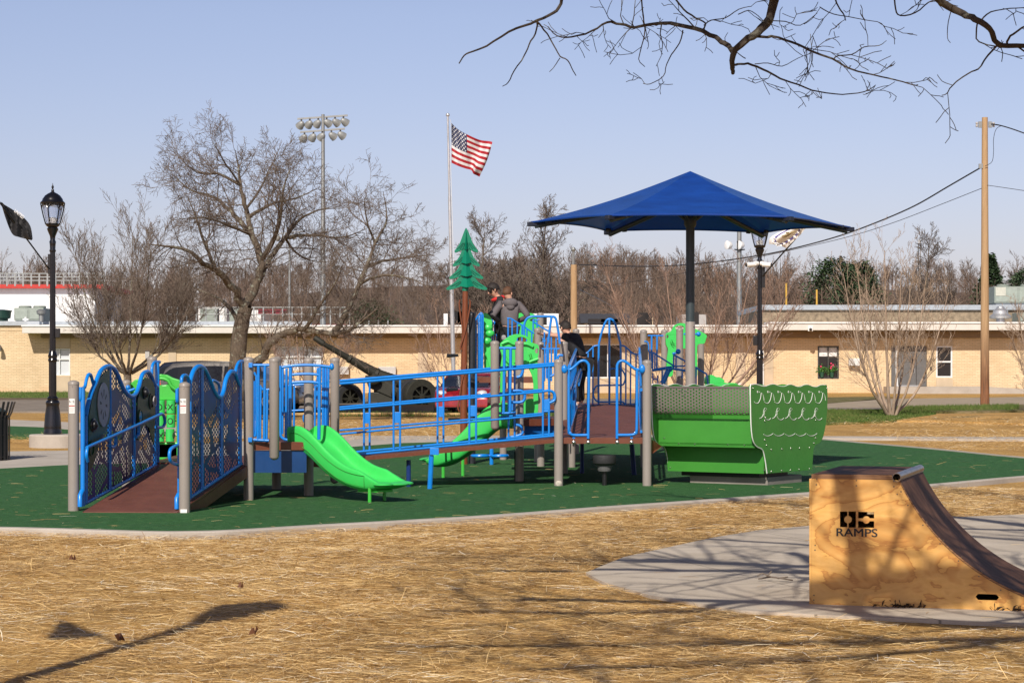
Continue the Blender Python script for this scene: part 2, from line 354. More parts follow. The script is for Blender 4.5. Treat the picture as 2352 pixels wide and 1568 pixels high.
c = mix(nt, .8, c, ramp(nt, n, [(.3, (.8,.72,.65)), (.7, (1.1,1.1,1.05))]), 'MULTIPLY'); c = mix(nt, ramp(nt, noise(nt, 2.2, 6, .6, p), [(.5, (0,0,0)), (.72, (.4,)*3)]), c, (.50,.25,.065))
kn = N(nt, 'ShaderNodeTexVoronoi', Scale=2.6); L(nt, scaled(nt, p, (1, 1, .8)), kn.inputs['Vector']); c = mix(nt, ramp(nt, kn.outputs['Distance'], [(.0, (.9,)*3), (.07, (0,0,0))]), c, (.16,.065,.02))
L(nt, c, b.inputs['Base Color']); b.inputs['Roughness'].default_value = .42; bump(nt, b, n, .1, .002)
m, nt, b, n, wv, p = wood_mat('ply_edge', (1, 1, 60)); L(nt, ramp(nt, n, [(.4, (.12,.05,.02)), (.6, (.42,.22,.09))]), b.inputs['Base Color']); b.inputs['Roughness'].default_value = .6
m, nt, b, n, wv, p = wood_mat('skate_brown', (3, 3, 3)); L(nt, ramp(nt, n, [(.35, (.055,.026,.015)), (.6, (.14,.070,.042)), (.8, (.22,.13,.09))]), b.inputs['Base Color']); b.inputs['Roughness'].default_value = .6; b.inputs['Specular IOR Level'].default_value = .06
m, nt, b, n, wv, p = wood_mat('pole_wood', (14, 14, .7)); sx = N(nt, 'ShaderNodeSeparateXYZ'); L(nt, gpos(nt), sx.inputs[0])
c = ramp(nt, n, [(.3, (.33,.20,.095)), (.7, (.48,.32,.17))]); k = ramp(nt, mth(nt, 'MULTIPLY', mth(nt, 'SUBTRACT', 3.6, sx.outputs[2]), .35), [(0, (0,0,0)), (.8, (.85,)*3)]); c2 = ramp(nt, n, [(.35, (.06,.02,.01)), (.7, (.30,.10,.03))]); c = mix(nt, k, c, c2)
L(nt, c, b.inputs['Base Color']); b.inputs['Roughness'].default_value = .8; bump(nt, b, n, .4, .01)
m, nt, b = newmat('canopy_blue'); p = gpos(nt); q = scaled(nt, p, (2, 2, 12)); n = noise(nt, 1, 5, .6, q); c = ramp(nt, n, [(.3, (.004,.030,.19)), (.7, (.006,.050,.29))])
L(nt, c, b.inputs['Base Color']); b.inputs['Roughness'].default_value = .38; b.inputs['Sheen Weight'].default_value = .3; b.inputs['Sheen Tint'].default_value = (.1,.4,1,1)
wvs = noise(nt, 420, 2, .5, p); bump(nt, b, wvs, .25, .002)
tr = N(nt, 'ShaderNodeBsdfTranslucent'); tr.inputs[0].default_value = (.004,.05,.35,1); ad = N(nt, 'ShaderNodeMixShader'); ad.inputs[0].default_value = .10; L(nt, b.outputs[0], ad.inputs[1]); L(nt, tr.outputs[0], ad.inputs[2]); L(nt, ad.outputs[0], nt.nodes['Material Output'].inputs[0])
for q_ in ('turf','straw_bed','straw_patchy','concrete','concrete_pad','asphalt_old','drive','mulch','dirt','grass','grass_dry','brick','hill','wood_far'):
    if q_ in MATS: MATS[q_].node_tree.nodes['Principled BSDF'].inputs['Specular IOR Level'].default_value = .12
# perforated sheet metal: real holes as transparency; UV in metres
def perf(name, col, px, py, rx, ry, cells=None, metal=.1, rough=.35, col2=None):
    m, nt, b = newmat(name); uv = N(nt, 'ShaderNodeUVMap').outputs[0]; s = N(nt, 'ShaderNodeSeparateXYZ'); L(nt, uv, s.inputs[0])
    u = mth(nt, 'DIVIDE', s.outputs[0], px); row = mth(nt, 'FLOOR', u); fu = mth(nt, 'SUBTRACT', mth(nt, 'FRACT', u), .5)
    v = mth(nt, 'ADD', mth(nt, 'DIVIDE', s.outputs[1], py), mth(nt, 'MULTIPLY', mth(nt, 'MODULO', mth(nt, 'ABSOLUTE', row), 2.), .5)); fv = mth(nt, 'SUBTRACT', mth(nt, 'FRACT', v), .5)
    e = mth(nt, 'ADD', mth(nt, 'POWER', mth(nt, 'DIVIDE', mth(nt, 'ABSOLUTE', fu), rx/px), 2.), mth(nt, 'POWER', mth(nt, 'DIVIDE', mth(nt, 'ABSOLUTE', fv), ry/py), 2.))
    h = mth(nt, 'LESS_THAN', e, 1.)
    if cells:
        dn = N(nt, 'ShaderNodeTexNoise', Scale=2.5, Detail=1.); L(nt, uv, dn.inputs['Vector'])
        wv = mix(nt, .14, uv, dn.outputs['Color']); vo = N(nt, 'ShaderNodeTexVoronoi', Scale=cells); vo.feature = 'DISTANCE_TO_EDGE'; L(nt, wv, vo.inputs['Vector'])
        vc = N(nt, 'ShaderNodeTexVoronoi', Scale=cells); L(nt, wv, vc.inputs['Vector']); sc = N(nt, 'ShaderNodeSeparateXYZ'); L(nt, vc.outputs['Color'], sc.inputs[0])
        h = mth(nt, 'MULTIPLY', h, mth(nt, 'MULTIPLY', mth(nt, 'GREATER_THAN', vo.outputs['Distance'], .06), mth(nt, 'GREATER_THAN', sc.outputs[0], .13)))
    a = noise(nt, 2.2, 2, .5, gpos(nt)); c = ramp(nt, a, [(.35, col), (.65, col2 or col)])
    L(nt, c, b.inputs['Base Color']); b.inputs['Roughness'].default_value = rough; b.inputs['Metallic'].default_value = metal
    L(nt, mth(nt, 'SUBTRACT', 1., h), b.inputs['Alpha'])
perf('perf_blue', (.010,.045,.24), .050, .062, .0175, .025, cells=3.1, col2=(.035,.03,.12)); perf('perf_gray', (.22,.19,.165), .047, .047, .0145, .0145, metal=.2)
# ================================================================ ground
def sheet_terrain():
    ys = [-60, -20, 0, 8, 12, 16, 22, 30, 36, 50, 65, 80, 97, 120, 140, 300, 700, 1600]; xs = np.linspace(-900, 900, 37)
    rows = [[V(x, y, gz(y)-.05) for x in xs] for y in ys]
    o = MB().grid(rows).build('ground', MATS['straw_bed'], smooth=False); tag(o, kind='structure')
sheet_terrain()
XL = [-300, 0, 146, 342, 439, 537, 732, 928, 1148, 1391, 1599, 1864, 2119, 2352, 2620]
turf_near = list(zip(XL, [1212, 1215.5, 1219, 1225, 1225, 1222, 1210, 1199.5, 1186, 1167.5, 1153, 1134, 1117, 1096, 1078]))
turf_far = list(zip(XL, [1080, 1077, 1069, 1064, 1060, 1054, 1032, 1018, 1012, 1006, 1003, 1008.5, 1031, 1053.6, 1072]))
ribbon(turf_far, turf_near, 14, .012, 'turf', MATS['turf'])
# straw ground in front and behind as its own sheet, a little lower
ribbon([(-300,1300),(2700,1300)], [(-300,1900),(2700,1900)], 10, -.02, 'straw_ground', MATS['straw_bed'])
def curbstrip(edge, name='curb', wdt=.13, h=.03, sgn=-1, drop=.09):
    P = [gp(*p) for p in edge]; P = smoothpath(P, 4); rows = []
    for i, p in enumerate(P):
        t = P[min(i+1, len(P)-1)]-P[max(i-1, 0)]; n = V(-t[1], t[0], 0); n /= np.linalg.norm(n)
        if n[1]*sgn < 0: n = -n
        z = gz(p[1]); a = V(p[0], p[1], 0); q = a+n*wdt; jit = .006*math.sin(i*1.7)
        rows.append([a+V(0,0,z+.0), a+V(0,0,z+h), q+V(0,0,z+h+jit*.2), q+n*.012+V(0,0,z+h-.012), q+n*(.015+jit)+V(0,0,z-drop)])
    return tag(MB().grid(rows).build(name, MATS['concrete'], smooth=True, ang=30), kind='structure')
curbstrip(turf_near); curbstrip([p for p in turf_far if p[0] > 1800]+[], 'curb', .12, .03, 1)
pad_up = [(1345,1315),(1432,1279.5),(1553,1252.6),(1640,1233.9),(1744,1217.3),(1864,1206.9),(2170,1188),(2352,1181),(2700,1172)]
pad_lo = [(1345,1315.5),(1383,1335.6),(1491,1366.7),(1599,1385.4),(1703,1402),(1865,1411),(2100,1422),(2352,1434),(2700,1446)]
ribbon(pad_up, pad_lo, 6, .004, 'concrete_pad', MATS['concrete_pad'])
ribbon([(-300,1040),(0,1037),(160,1035),(300,1034),(420,1033)], [(-300,1086),(0,1077.5),(160,1070),(300,1067),(420,1063)], 3, .008, 'walkway', MATS['concrete'])
ribbon([(420,1022),(780,1000),(1000,1001),(1300,999),(1560,998)], [(420,1058),(780,1030),(1000,1021),(1300,1012),(1560,1008)], 4, .004, 'walkway', MATS['concrete'])
ribbon([(-300,984),(-50,980),(20,979),(100,982),(155,987),(300,992)], [(-300,1004),(-50,1003.5),(20,1003.5),(100,1003.5),(155,1004),(300,1004)], 3, .012, 'turf', MATS['turf'])
ribbon([(-300,966),(20,964),(160,970),(560,985)], [(-300,979.5),(20,978.5),(160,986),(560,1001)], 3, .010, 'walkway', MATS['concrete'])
ribbon([(1880,1001.5),(2352,1003.5),(2700,1005)], [(1880,1005.5),(2352,1008.5),(2700,1010)], 2, .006, 'walkway', MATS['concrete'])
ribbon([(-300,917),(1350,915),(1800,922),(2700,925)], [(-300,943),(650,947),(1350,944),(1800,944),(2700,944)], 6, .006, 'road', MATS['asphalt_old'])
ribbon([(1960,922.5),(2040,916),(2352,912),(2700,908)], [(1800,936),(2100,935),(2352,933),(2700,930)], 4, .012, 'driveway', MATS['drive'])
ribbon([(-300,893),(160,896),(700,898)], [(-300,914),(160,914),(700,914)], 4, .008, 'lawn', MATS['grass'])
ribbon([(-300,914),(700,914)], [(-300,918.5),(700,918.5)], 2, .010, 'dirt_edge', MATS['dirt'])
ribbon([(1800,914),(1960,912),(2060,911)], [(1800,927),(1900,927),(1960,922)], 3, .014, 'lawn', MATS['grass_dry'])
ribbon([(1760,938),(1900,943),(2050,944),(2150,946)], [(1760,968),(1900,972),(2050,966),(2150,952)], 4, .01, 'lawn', MATS['grass'])
ribbon([(2060,934),(2250,931),(2352,929),(2700,928)], [(2060,946),(2250,945),(2352,943),(2700,943)], 3, .016, 'lawn', MATS['grass_dry'])
ribbon([(2060,950),(2150,950),(2352,948),(2700,946)], [(2060,966),(2150,966),(2352,972),(2700,973)], 3, .008, 'straw_ground', MATS['straw_patchy'])
ribbon([(760,930),(900,928),(1180,932),(1300,934)], [(640,952),(900,952),(1180,954),(1300,954)], 3, .02, 'mulch_bed', MATS['mulch'])
# step slab at the gray door
o = MB(); a = [at(2035,905,96.2), at(2035,914,96.2)]
zt = 1.05
o.prism([V(17.2,95.2,.6), V(25.5,95.2,.6), V(25.5,95.2,.82), V(21.6,95.2,zt), V(17.2,95.2,zt)], (0,1.6,0))
tag(o.build('entrance_slab', MATS['concrete'], smooth=False), kind='structure')
# ---- straw fibres
def straws(name, xs, ys, n, ln, wd, zoff=.0, tilt=.16, lift=.02, label=None, keep=None):
    r = np.random.default_rng(sum(map(ord, name))+n % 97); x = r.uniform(*xs, n); y = np.exp(r.uniform(math.log(ys[0]), math.log(ys[1]), n))
    k = np.abs(x-.0) < y*.30
    if keep is not None: k &= keep(x, y)
    x, y = x[k], y[k]; n = len(x)
    a = r.normal(0, .75, n)+np.where(r.random(n) < .2, math.pi/2, 0); l = r.uniform(*ln, n); e = r.normal(0, tilt, n); tall = r.random(n) < .003; e = np.where(tall, r.uniform(.25, .8, n), e)
    dx = np.cos(a)*np.cos(e)*l/2; dy = np.sin(a)*np.cos(e)*l/2; dz = np.sin(e)*l/2
    z = np.interp(y, [-60, 36, 97], [0, 0, .8])+zoff+(.014*np.sin(x*2.3+np.sin(y*1.7)*2)*np.sin(y*1.9+1) if tilt > .05 else 0)+np.abs(dz)+r.uniform(0, lift, n); c = np.stack([x, y, z], 1); d = np.stack([dx, dy, dz], 1)
    bend = r.uniform(-.18, .18, n)*l; side = np.stack([-np.sin(a), np.cos(a), 0*a], 1); wv = r.uniform(*wd, n)*(y/14)**.3
    wn = side*wv[:,None]/2+np.stack([0*a, 0*a, r.uniform(-.6, .6, n)*wv/2], 1)
    mid = c+side*bend[:,None]*.5+np.stack([0*a, 0*a, np.abs(bend)*.15], 1)
    vs = np.stack([c-d-wn, c-d+wn, mid-wn, mid+wn, c+d-wn*.6, c+d+wn*.6], 1).reshape(-1, 3); i = np.arange(n)[:,None]*6
    q = np.stack([i+V(0,1,3,2), i+V(2,3,5,4)], 1).reshape(-1, 4); cl = .10*np.sin(x*1.3+2*np.sin(y*.9))*np.sin(y*1.1+x*.4)+.09*np.sin(x*4.7+y*2.1)*np.sin(y*3.9-x); t = np.repeat(np.clip(r.normal(.52, .25, n)+cl, 0, 1), 2)
    o = fastmesh(name, vs, q, MATS['straw_fiber'], colors=t); return tag(o, kind='stuff')
def inpoly(P):
    P = np.array([gp(*p)[:2] for p in P])
    def f(x, y):
        c = np.zeros(len(x), bool); j = len(P)-1
        for i in range(len(P)):
            xi, yi = P[i]; xj, yj = P[j]
            c ^= ((yi > y) != (yj > y)) & (x < (xj-xi)*(y-yi)/(yj-yi+1e-12)+xi); j = i
        return c
    return f
pin = inpoly(pad_up+pad_lo[::-1]); tx = np.array([gp(*p)[0] for p in turf_near]); ty = np.array([gp(*p)[1] for p in turf_near])
wob = lambda x, y: .10*np.sin(x*5.1)+.08*np.sin(x*13.7+y*3)+.05*np.sin(x*31)
tfx = np.array([gp(*p)[0] for p in turf_far]); tfy = np.array([gp(*p)[1] for p in turf_far])
kf = lambda x, y: (y < np.interp(x, tx, ty)-.16+.04*np.sin(x*23)+.03*np.sin(x*61)) & ~pin(x, y+wob(x, y)) & ~pin(x+wob(y, x), y)
straws('straw', (-7, 9), (9.5, 30), STRAW_N, (.04, .20), (.0018, .0038), -.035, .08, .03, keep=kf)
straws('straw', (-7, 9.5), (9.5, 30), 1500, (.05, .22), (.003, .006), .008, .02, .002, keep=lambda x, y: pin(x, y) & ~pin(x+.5, y-.5) | (pin(x, y) & (np.sin(x*91+y*57) > .93)))
ton = lambda x, y: (y > np.interp(x, tx, ty)+.05) & (y < np.interp(x, tfx, tfy)-.1)
straws('straw', (-10, 12), (21, 40), 1700, (.05, .22), (.002, .004), .016, .02, .004, keep=ton)
straws('straw', (-12, 16), (42, 62), 60000, (.05, .22), (.002, .0045), -.02, .2, .03, keep=lambda x, y: ((x > 8.6) & (y > np.interp(x, tfx, tfy)+.3) & (np.abs(y-53.8-.0*x) > .9)) | ((x < -1) & (x > -8.4) & (y > 46.5) & (y < 60)) | ((x < -9.5) & (y > 45) & (y < 49.5)))
def grassblades(name, P, n, h, mat):
    r = np.random.default_rng(len(name)+n); A = np.array([gp(*p) for p in P]); f = inpoly(P); x = r.uniform(A[:,0].min(), A[:,0].max(), n*3); y = r.uniform(A[:,1].min(), A[:,1].max(), n*3); k = f(x, y); x, y = x[k][:n], y[k][:n]; m = len(x)
    z = np.interp(y, [-60, 36, 97], [0, 0, .8]); a = r.uniform(0, 6.28, m); hh = r.uniform(.4, 1, m)*h; w_ = .012; c = np.stack([x, y, z], 1); s = np.stack([np.cos(a), np.sin(a), 0*a], 1)*w_; tip = c+np.stack([r.normal(0, .03, m), r.normal(0, .03, m), hh], 1)
    vs = np.stack([c-s, c+s, tip], 1).reshape(-1, 3); q = np.arange(m)[:,None]*3+V(0,1,2); return tag(fastmesh(name, vs, q, MATS[mat]), kind='stuff')
grassblades('grass', [(1880,941),(2150,944),(2150,952),(2050,967),(1880,971)], 9000, .09, 'grass')
grassblades('grass', [(2060,936),(2340,931),(2340,942),(2060,946)], 5000, .14, 'grass')
grassblades('grass', [(-50,893),(700,896),(700,914),(-50,914)], 9000, .12, 'grass')
grassblades('grass', [(760,950),(1300,951),(1300,957),(760,957)], 1500, .16, 'grass')
tag(MB().tube([gp(640,955)+V(0,0,.05), gp(900,954)+V(0,0,.05), gp(1200,956)+V(0,0,.05)], .05, 6).build('bed_edging', M('edging', (.5,.33,.13), .7)), 'low wooden edging board along the dark mulch bed in front of the cannon', 'edging')
# leaves and a fallen twig
M('leaf', (.16,.07,.035), .8)
for i, (px, py) in enumerate([(556,1355),(583,1461),(167,1290),(276,1476)]):
    c = gp(px, py)+V(0,0,.02); r = random.Random(i); pts = []
    for k in range(9):
        a = k/9*2*math.pi; rr = .035*(1 if k % 2 else .45); pts.append([c+V(math.cos(a)*rr, math.sin(a)*rr, .03*math.sin(k*2+i)+.02), c])
    pts.append(pts[0]); nm = ['brown curled oak leaf on the straw left of the frame centre', 'largest dark dead leaf on the diagonal lamp shadow', 'small brown leaf on the straw nearest the left frame edge', 'pale brown leaf lying between the far left leaf and the lamp shadow'][i]
    tag(MB().grid(pts).build('dead_leaf', MATS['leaf'], smooth=False), nm, 'leaf', 'dead leaves on the straw')
c = gp(1780, 1336)+V(0,0,.02); mb = MB()
for q in ([(-.12,.06,.0),(-.03,.0,.02),(.06,-.03,.01),(.13,-.06,.0)], [(-.03,0,.02),(-.1,-.02,.05),(-.14,-.03,.03)], [(-.06,.02,.02),(-.02,.05,.06)], [(.02,-.01,.01),(.1,.0,.02)]): mb.tube([c+V(*p) for p in q], .006, 5)
tag(mb.build('fallen_twig', MATS['twig_grey']), 'small forked dry twig lying on the concrete beside the skate ramp', 'twig')

# ================================================================ trees
def unit(v): return v/(np.linalg.norm(v)+1e-9)
def grow(out, p, d, ln, r, lev, P, rg):
    steps = P['steps'][min(lev, len(P['steps'])-1)]; pts = [p]; dd = unit(d); rs = [r]
    for i in range(steps):
        dd = unit(dd+rg.normal(0, P['wig'], 3)+V(0,0,P['up'][min(lev, len(P['up'])-1)]))
        p = p+dd*ln/steps; pts.append(p); rs.append(max(r*(1-.75*(i+1)/steps), P['rmin']))
    for i in range(steps): out.append((*pts[i], *pts[i+1], rs[i], rs[i+1]))
    if lev < P['maxlev']: kids(out, pts, rs, ln, lev, P, rg)
def kids(out, pts, rs, ln, lev, P, rg, start=.15):
    nk = P['kids'][min(lev, len(P['kids'])-1)]; nk = max(1, int(nk*rg.uniform(.75, 1.25))); m = len(pts)-1
    for k in range(nk):
        t = (start+(1-start)*(k+rg.random())/nk)*m; i = min(int(t), m-1); q = pts[i]+(pts[i+1]-pts[i])*(t-i); d0 = unit(pts[i+1]-pts[i])
        s = unit(np.cross(d0, rg.normal(0, 1, 3))); an = rg.uniform(*P['ang']); nd = d0*math.cos(an)+s*math.sin(an); nd[2] += P.get('lift', .0)
        grow(out, q, nd, ln*rg.uniform(*P['lr'])*(1.05-.5*t/m), max((rs[i])*.5, P['rmin']), lev+1, P, rg)
def limb(mb, out, path, r0, r1, P, rg, n=8, k=4, ln=1.6, lev=0, dens=4., start=.1):
    pts = smoothpath(path, k); m = len(pts); rs = [r0+(r1-r0)*i/(m-1) for i in range(m)]; pts = [p+rg.normal(0, .25*r, 3) for p, r in zip(pts, rs)]
    mb.tube(pts, rs, n); L_ = sum(np.linalg.norm(pts[i+1]-pts[i]) for i in range(m-1))
    Q = dict(P); Q['kids'] = [L_*dens]+list(P['kids'][1:])
    for kk in range(int(L_*dens)):
        t = (start+(1-start)*rg.random())*(m-1); i = min(int(t), m-2); q = pts[i]+(pts[i+1]-pts[i])*(t-i); d0 = unit(pts[i+1]-pts[i]); s = unit(np.cross(d0, rg.normal(0, 1, 3))); an = rg.uniform(*P['ang'])
        tmp = []; grow(tmp, q, d0*math.cos(an)+s*math.sin(an)+V(0,0,P.get('lift', 0)), ln*rg.uniform(.5, 1.1)*(1.1-.5*t/(m-1)), max(min(rs[i]*.45, P.get('rk', .03)), P['rmin']), 1, P, rg)
        if P.get('clear') and any(e[4] > 0 and e[5] < CH+.2*e[4] and abs(e[3]) < .25*e[4]+.3 for e in tmp): continue   # the tree is pruned clear of the path
        out += tmp
    return pts
def finish(name, mb, out, barkm, twigm, label, cat='tree', group=None, loc=(0,0,0)):
    t = thing(name, label, cat, loc, group)
    if mb is not None and mb.v: mb.build('trunk', MATS[barkm], t, smooth=True, ang=60)
    v, q = segmesh(out); fastmesh('crown', v-wloc(t), q, MATS[twigm], t); return t
# --- the big old tree behind the ramps
rg = np.random.default_rng(3); D1 = 60.0; mb = MB(); out = []
P1 = dict(steps=[6,6,4,3,2], wig=.21, up=[.0,.015,.03,.03], kids=[10,9,6,4], ang=(.5,1.25), lr=(.38,.62), rmin=.0045, maxlev=3, lift=.02, rk=.022)
def w3(px, py, o=0): return at(px, py, D1+o)
mb.tube(smoothpath([V(*at(541,962,D1)[:2], gz(D1)-.1), w3(543,925), w3(542,880), w3(546,830), w3(549,780), w3(556,740), w3(565,705)], 4), [.40]+[.30]*4+[.26]*6+[.235]*6+[.22]*4+[.20]*4, 14)
mb.tube([w3(545,870), w3(532,855,-.2), w3(528,842,-.25)], [.1,.08,.06], 8)
LB = [([(565,706,0),(530,655,-.4),(500,625,-.9),(470,605,-1.4),(430,575,-2),(380,565,-2.4),(335,560,-2.6)], .15, .03),
 ([(566,702,0),(588,650,.3),(600,595,.4),(580,540,.5),(565,480,.8),(553,425,1),(548,385,1.1),(540,345,1.2)], .17, .025),
 ([(592,640,.2),(622,592,1),(655,545,1.6),(690,503,2),(735,482,2.4),(790,478,2.7)], .11, .02),
 ([(600,600,.4),(632,545,-.4),(645,485,-1),(652,430,-1.3),(668,385,-1.5)], .10, .02),
 ([(572,500,.7),(620,470,.2),(680,455,-.4),(735,430,-1)], .07, .018), ([(553,425,1),(500,400,1.4),(450,395,1.8),(400,350,2)], .06, .016), ([(580,540,.5),(530,520,-.4),(470,500,-1.2),(400,505,-2)], .07, .016), ([(655,545,1.6),(720,540,1),(790,545,.6),(850,520,.2)], .07, .016),
 ([(578,540,.5),(540,495,1.2),(495,455,1.8),(440,438,2.2),(395,400,2.4)], .10, .02),
 ([(545,930,0),(566,880,-.3),(590,836,-.5),(615,795,-.8),(650,768,-1),(700,757,-1.2),(760,766,-1.4),(800,758,-1.5),(830,738,-1.5),(862,712,-1.5)], .20, .05),
 ([(765,765,-1.4),(790,725,-1.2),(816,675,-1),(842,612,-.6),(862,560,-.2),(888,505,.2),(880,440,.4)], .12, .022),
 ([(842,612,-.6),(880,600,.2),(930,592,.8),(990,585,1.2)], .07, .015), ([(862,560,0),(842,505,-.6),(836,450,-1)], .05, .015), ([(826,650,-.9),(880,632,-1.5),(940,640,-2),(985,660,-2.3)], .06, .015),
 ([(700,757,-1.2),(735,700,-1.8),(770,650,-2.2),(790,600,-2.4)], .07, .015), ([(552,745,0),(520,700,.8),(470,670,1.6),(420,650,2.2)], .09, .02), ([(500,625,-.9),(470,560,-1.5),(450,500,-2),(430,450,-2.2)], .07, .015), ([(553,425,1),(520,380,.4),(500,345,0),(485,320,-.2)], .04, .012),
 ([(565,480,.8),(600,430,1.4),(620,385,1.8),(640,345,2)], .05, .012), ([(655,545,1.6),(680,580,2.2),(720,600,2.8),(770,600,3.2)], .05, .012)]
for pts, r0, r1 in LB: limb(mb, out, [w3(*p) for p in pts], r0*.85, r1*.35, P1, rg, ln=1.9, dens=TW, start=.2)
print('T1', len(out)); finish('bare_tree', mb, out, 'bark_old', 'twig_grey', 'old spreading bare tree with lichened bark and one long low limb', loc=(*w3(541,962)[:2], gz(D1)))
# --- vase-shaped many-stemmed small trees
def vase(px, D, hgt, spread, ns, seed, twig, label, tw=1.0, r0=.05, name='bare_tree', rmin=.004, group=None, ground=None, kk=(8,7,5), lr=(.3,.5), split=0):
    rg = np.random.default_rng(seed); c = V((px-CX)*D/F, D, gz(D) if ground is None else ground); mb = MB(); out = []
    P = dict(steps=[6,5,3,2], wig=.10, up=[.03,.09,.05], kids=[6,*kk[1:]], ang=(.35,.85), lr=lr, rmin=rmin, maxlev=3, lift=.12, rk=.012)
    if split: mb.tube([c+V(0,0,-.1), c+V(.03,0,split*.5), c+V(0,0,split)], [r0*3, r0*2.4, r0*2.4], 10)
    for i in range(ns):
        a = 2*math.pi*(i+rg.random()*.6)/ns; s = spread*math.sqrt(rg.uniform(.05, 1)); h = hgt*(rg.uniform(.78, 1.0) if s < spread*.6 else rg.uniform(.55, .9)); b0 = c+V(math.cos(a)*.12, math.sin(a)*.08, split*.9)
        pth = [b0, b0+V(math.cos(a)*s*.42, math.sin(a)*s*.42, (h-split)*.22), b0+V(math.cos(a)*s*.72, math.sin(a)*s*.72, (h-split)*.55), b0+V(math.cos(a)*s*.95, math.sin(a)*s*.95, (h-split)*.95)]
        limb(mb, out, pth, r0*rg.uniform(.7, 1.15), .008, P, rg, n=7, ln=h*.42, dens=2.6*kk[0]/h*tw, start=.3)
    return finish(name, mb, out, twig if 'tan' in twig or 'red' in twig else 'bark_old', twig, label, 'tree', group, tuple(c))
vase(2047, 63, 5.4, 2.15, 9, 5, 'twig_tan', 'vase shaped bare tree with pale stems in the grass left of the tall utility pole', .9, .06, kk=(7.5,6,4))
vase(1600, 70, 5.6, 3.4, 13, 8, 'twig_red', 'wide many stemmed bare tree with reddish buds standing behind the blue canopy pole', 1.0, .055, kk=(7.5,6,4))
vase(292, 58, 5.7, 2.2, 10, 11, 'twig_grey', 'dense bushy bare tree between the left lamp post and the old tree', 1.2, .045, split=1.5, kk=(13,8,5), rmin=.004)
vase(700, 84, 3.6, 2.3, 9, 12, 'twig_red', 'small bare tree close to the school wall behind the cannon barrel', .9, .04, kk=(7,6,4))
vase(1060, 86, 4.3, 2.3, 9, 13, 'twig_red', 'small bare tree at the wall behind the flagpole', .9, .04, kk=(8,6,4))
vase(2430, 66, 4.6, 1.9, 9, 14, 'twig_tan', 'bare tree mostly outside the right frame edge with twigs showing by the brick wall', .7, .05)
def bigtree(px, py_top, D, zb, seed, twig, label, wid=1.0, n1=9, group=None, name='bare_tree', rmin=.016):
    rg = np.random.default_rng(seed); c = V((px-CX)*D/F, D, zb); top = CH+(HY-py_top)*D/F; H = top-zb; mb = MB(); out = []
    P = dict(steps=[6,5,4,3], wig=.14, up=[.02,.03,.02], kids=[8,8,6,4], ang=(.45,1.0), lr=(.4,.6), rmin=rmin, maxlev=3, lift=.12, rk=.06)
    limb(mb, out, [c, c+V(.1,0,H*.35), c+V(-.1,0,H*.65), c+V(.2,0,H)], H*.02, .03, P, rg, ln=H*.30, dens=50/H, start=.2)
    for i in range(n1):
        a = 2*math.pi*i/n1+rg.random(); s = H*.30*wid*rg.uniform(.6, 1.1); b0 = c+V(0,0,H*rg.uniform(.16, .4))
        limb(mb, out, [b0, b0+V(math.cos(a)*s*.6, math.sin(a)*s*.6, H*.16), b0+V(math.cos(a)*s, math.sin(a)*s, H*rg.uniform(.32, .48))], H*.01, .03, P, rg, n=5, ln=H*.22, dens=34/H)
    return finish(name, mb, out, 'bark_old', twig, label, 'tree', group, tuple(c))
bigtree(1248, 505, 185, 1, 21, 'twig_dark2' if 'twig_dark2' in MATS else 'twig_grey', 'tall round crowned bare tree on the skyline left of the blue canopy', 1.15, 11)
bigtree(1108, 532, 200, 1, 22, 'twig_grey', 'tall bare tree on the skyline behind the plastic pine tree top', 1.0, 9)
bigtree(2130, 560, 230, 1, 24, 'twig_grey', 'pale tall bare tree on the skyline above the vase shaped tree', .8, 7)
# --- evergreens far behind
def evergreen(px, py_top, D, zb, seed, label, wid=.3, shape='cone', group='dark evergreens on the far hillside'):
    rg = np.random.default_rng(seed); c = V((px-CX)*D/F, D, zb); H = CH+(HY-py_top)*D/F-zb; t = thing('pine_tree', label, 'tree', tuple(c), group)
    MB().tube([c, c+V(0,0,H*.95)], [H*.02, .05], 6).build('trunk', MATS['bark_old'], t)
    n = 9000; h = rg.random(n)**.8; lay = .55+.45*np.abs(np.sin(h*38)) if shape == 'cone' else .6+.5*rg.random(n)
    prof = (1-h)**.8 if shape == 'cone' else np.sqrt(np.clip(1-((h-.45)/.56)**2, 0, 1))
    a = rg.uniform(0, 6.28, n); lobe = 1+.22*np.sin(a*3+seed+h*5)+.15*np.sin(a*7+h*11); rr = H*wid*prof*lay*lobe*np.sqrt(rg.uniform(.25, 1, n)); z = H*(.10+.9*h)+rg.normal(0, .25, n)
    p = np.stack([rr*np.cos(a), rr*np.sin(a), z], 1); s = .34*H/12; dirs = np.stack([np.cos(a), np.sin(a), rg.normal(-.1, .3, n)], 1)*s*rg.uniform(.6, 1.3, n)[:,None]; w_ = np.stack([-np.sin(a), np.cos(a), rg.normal(0, .5, n)], 1)*s*.35
    vs = np.stack([p-w_, p+dirs*.5+w_*.6, p+dirs, p+dirs*.4-w_*1.2], 1).reshape(-1, 3); q = np.arange(n)[:,None]*4+V(0,1,2,3); fastmesh('crown', vs, q, MATS['needles'], t)
m, nt, b = newmat('needles'); L(nt, ramp(nt, noise(nt, .9, 5, .7, gpos(nt)), [(.3, (.02,.045,.018)), (.7, (.07,.115,.045))]), b.inputs['Base Color']); b.inputs['Roughness'].default_value = .7
m, nt, b = newmat('hill'); p = gpos(nt); L(nt, ramp(nt, noise(nt, .12, 8, .75, p), [(.3, (.055,.038,.027)), (.7, (.13,.09,.065))]), b.inputs['Base Color']); b.inputs['Roughness'].default_value = .95
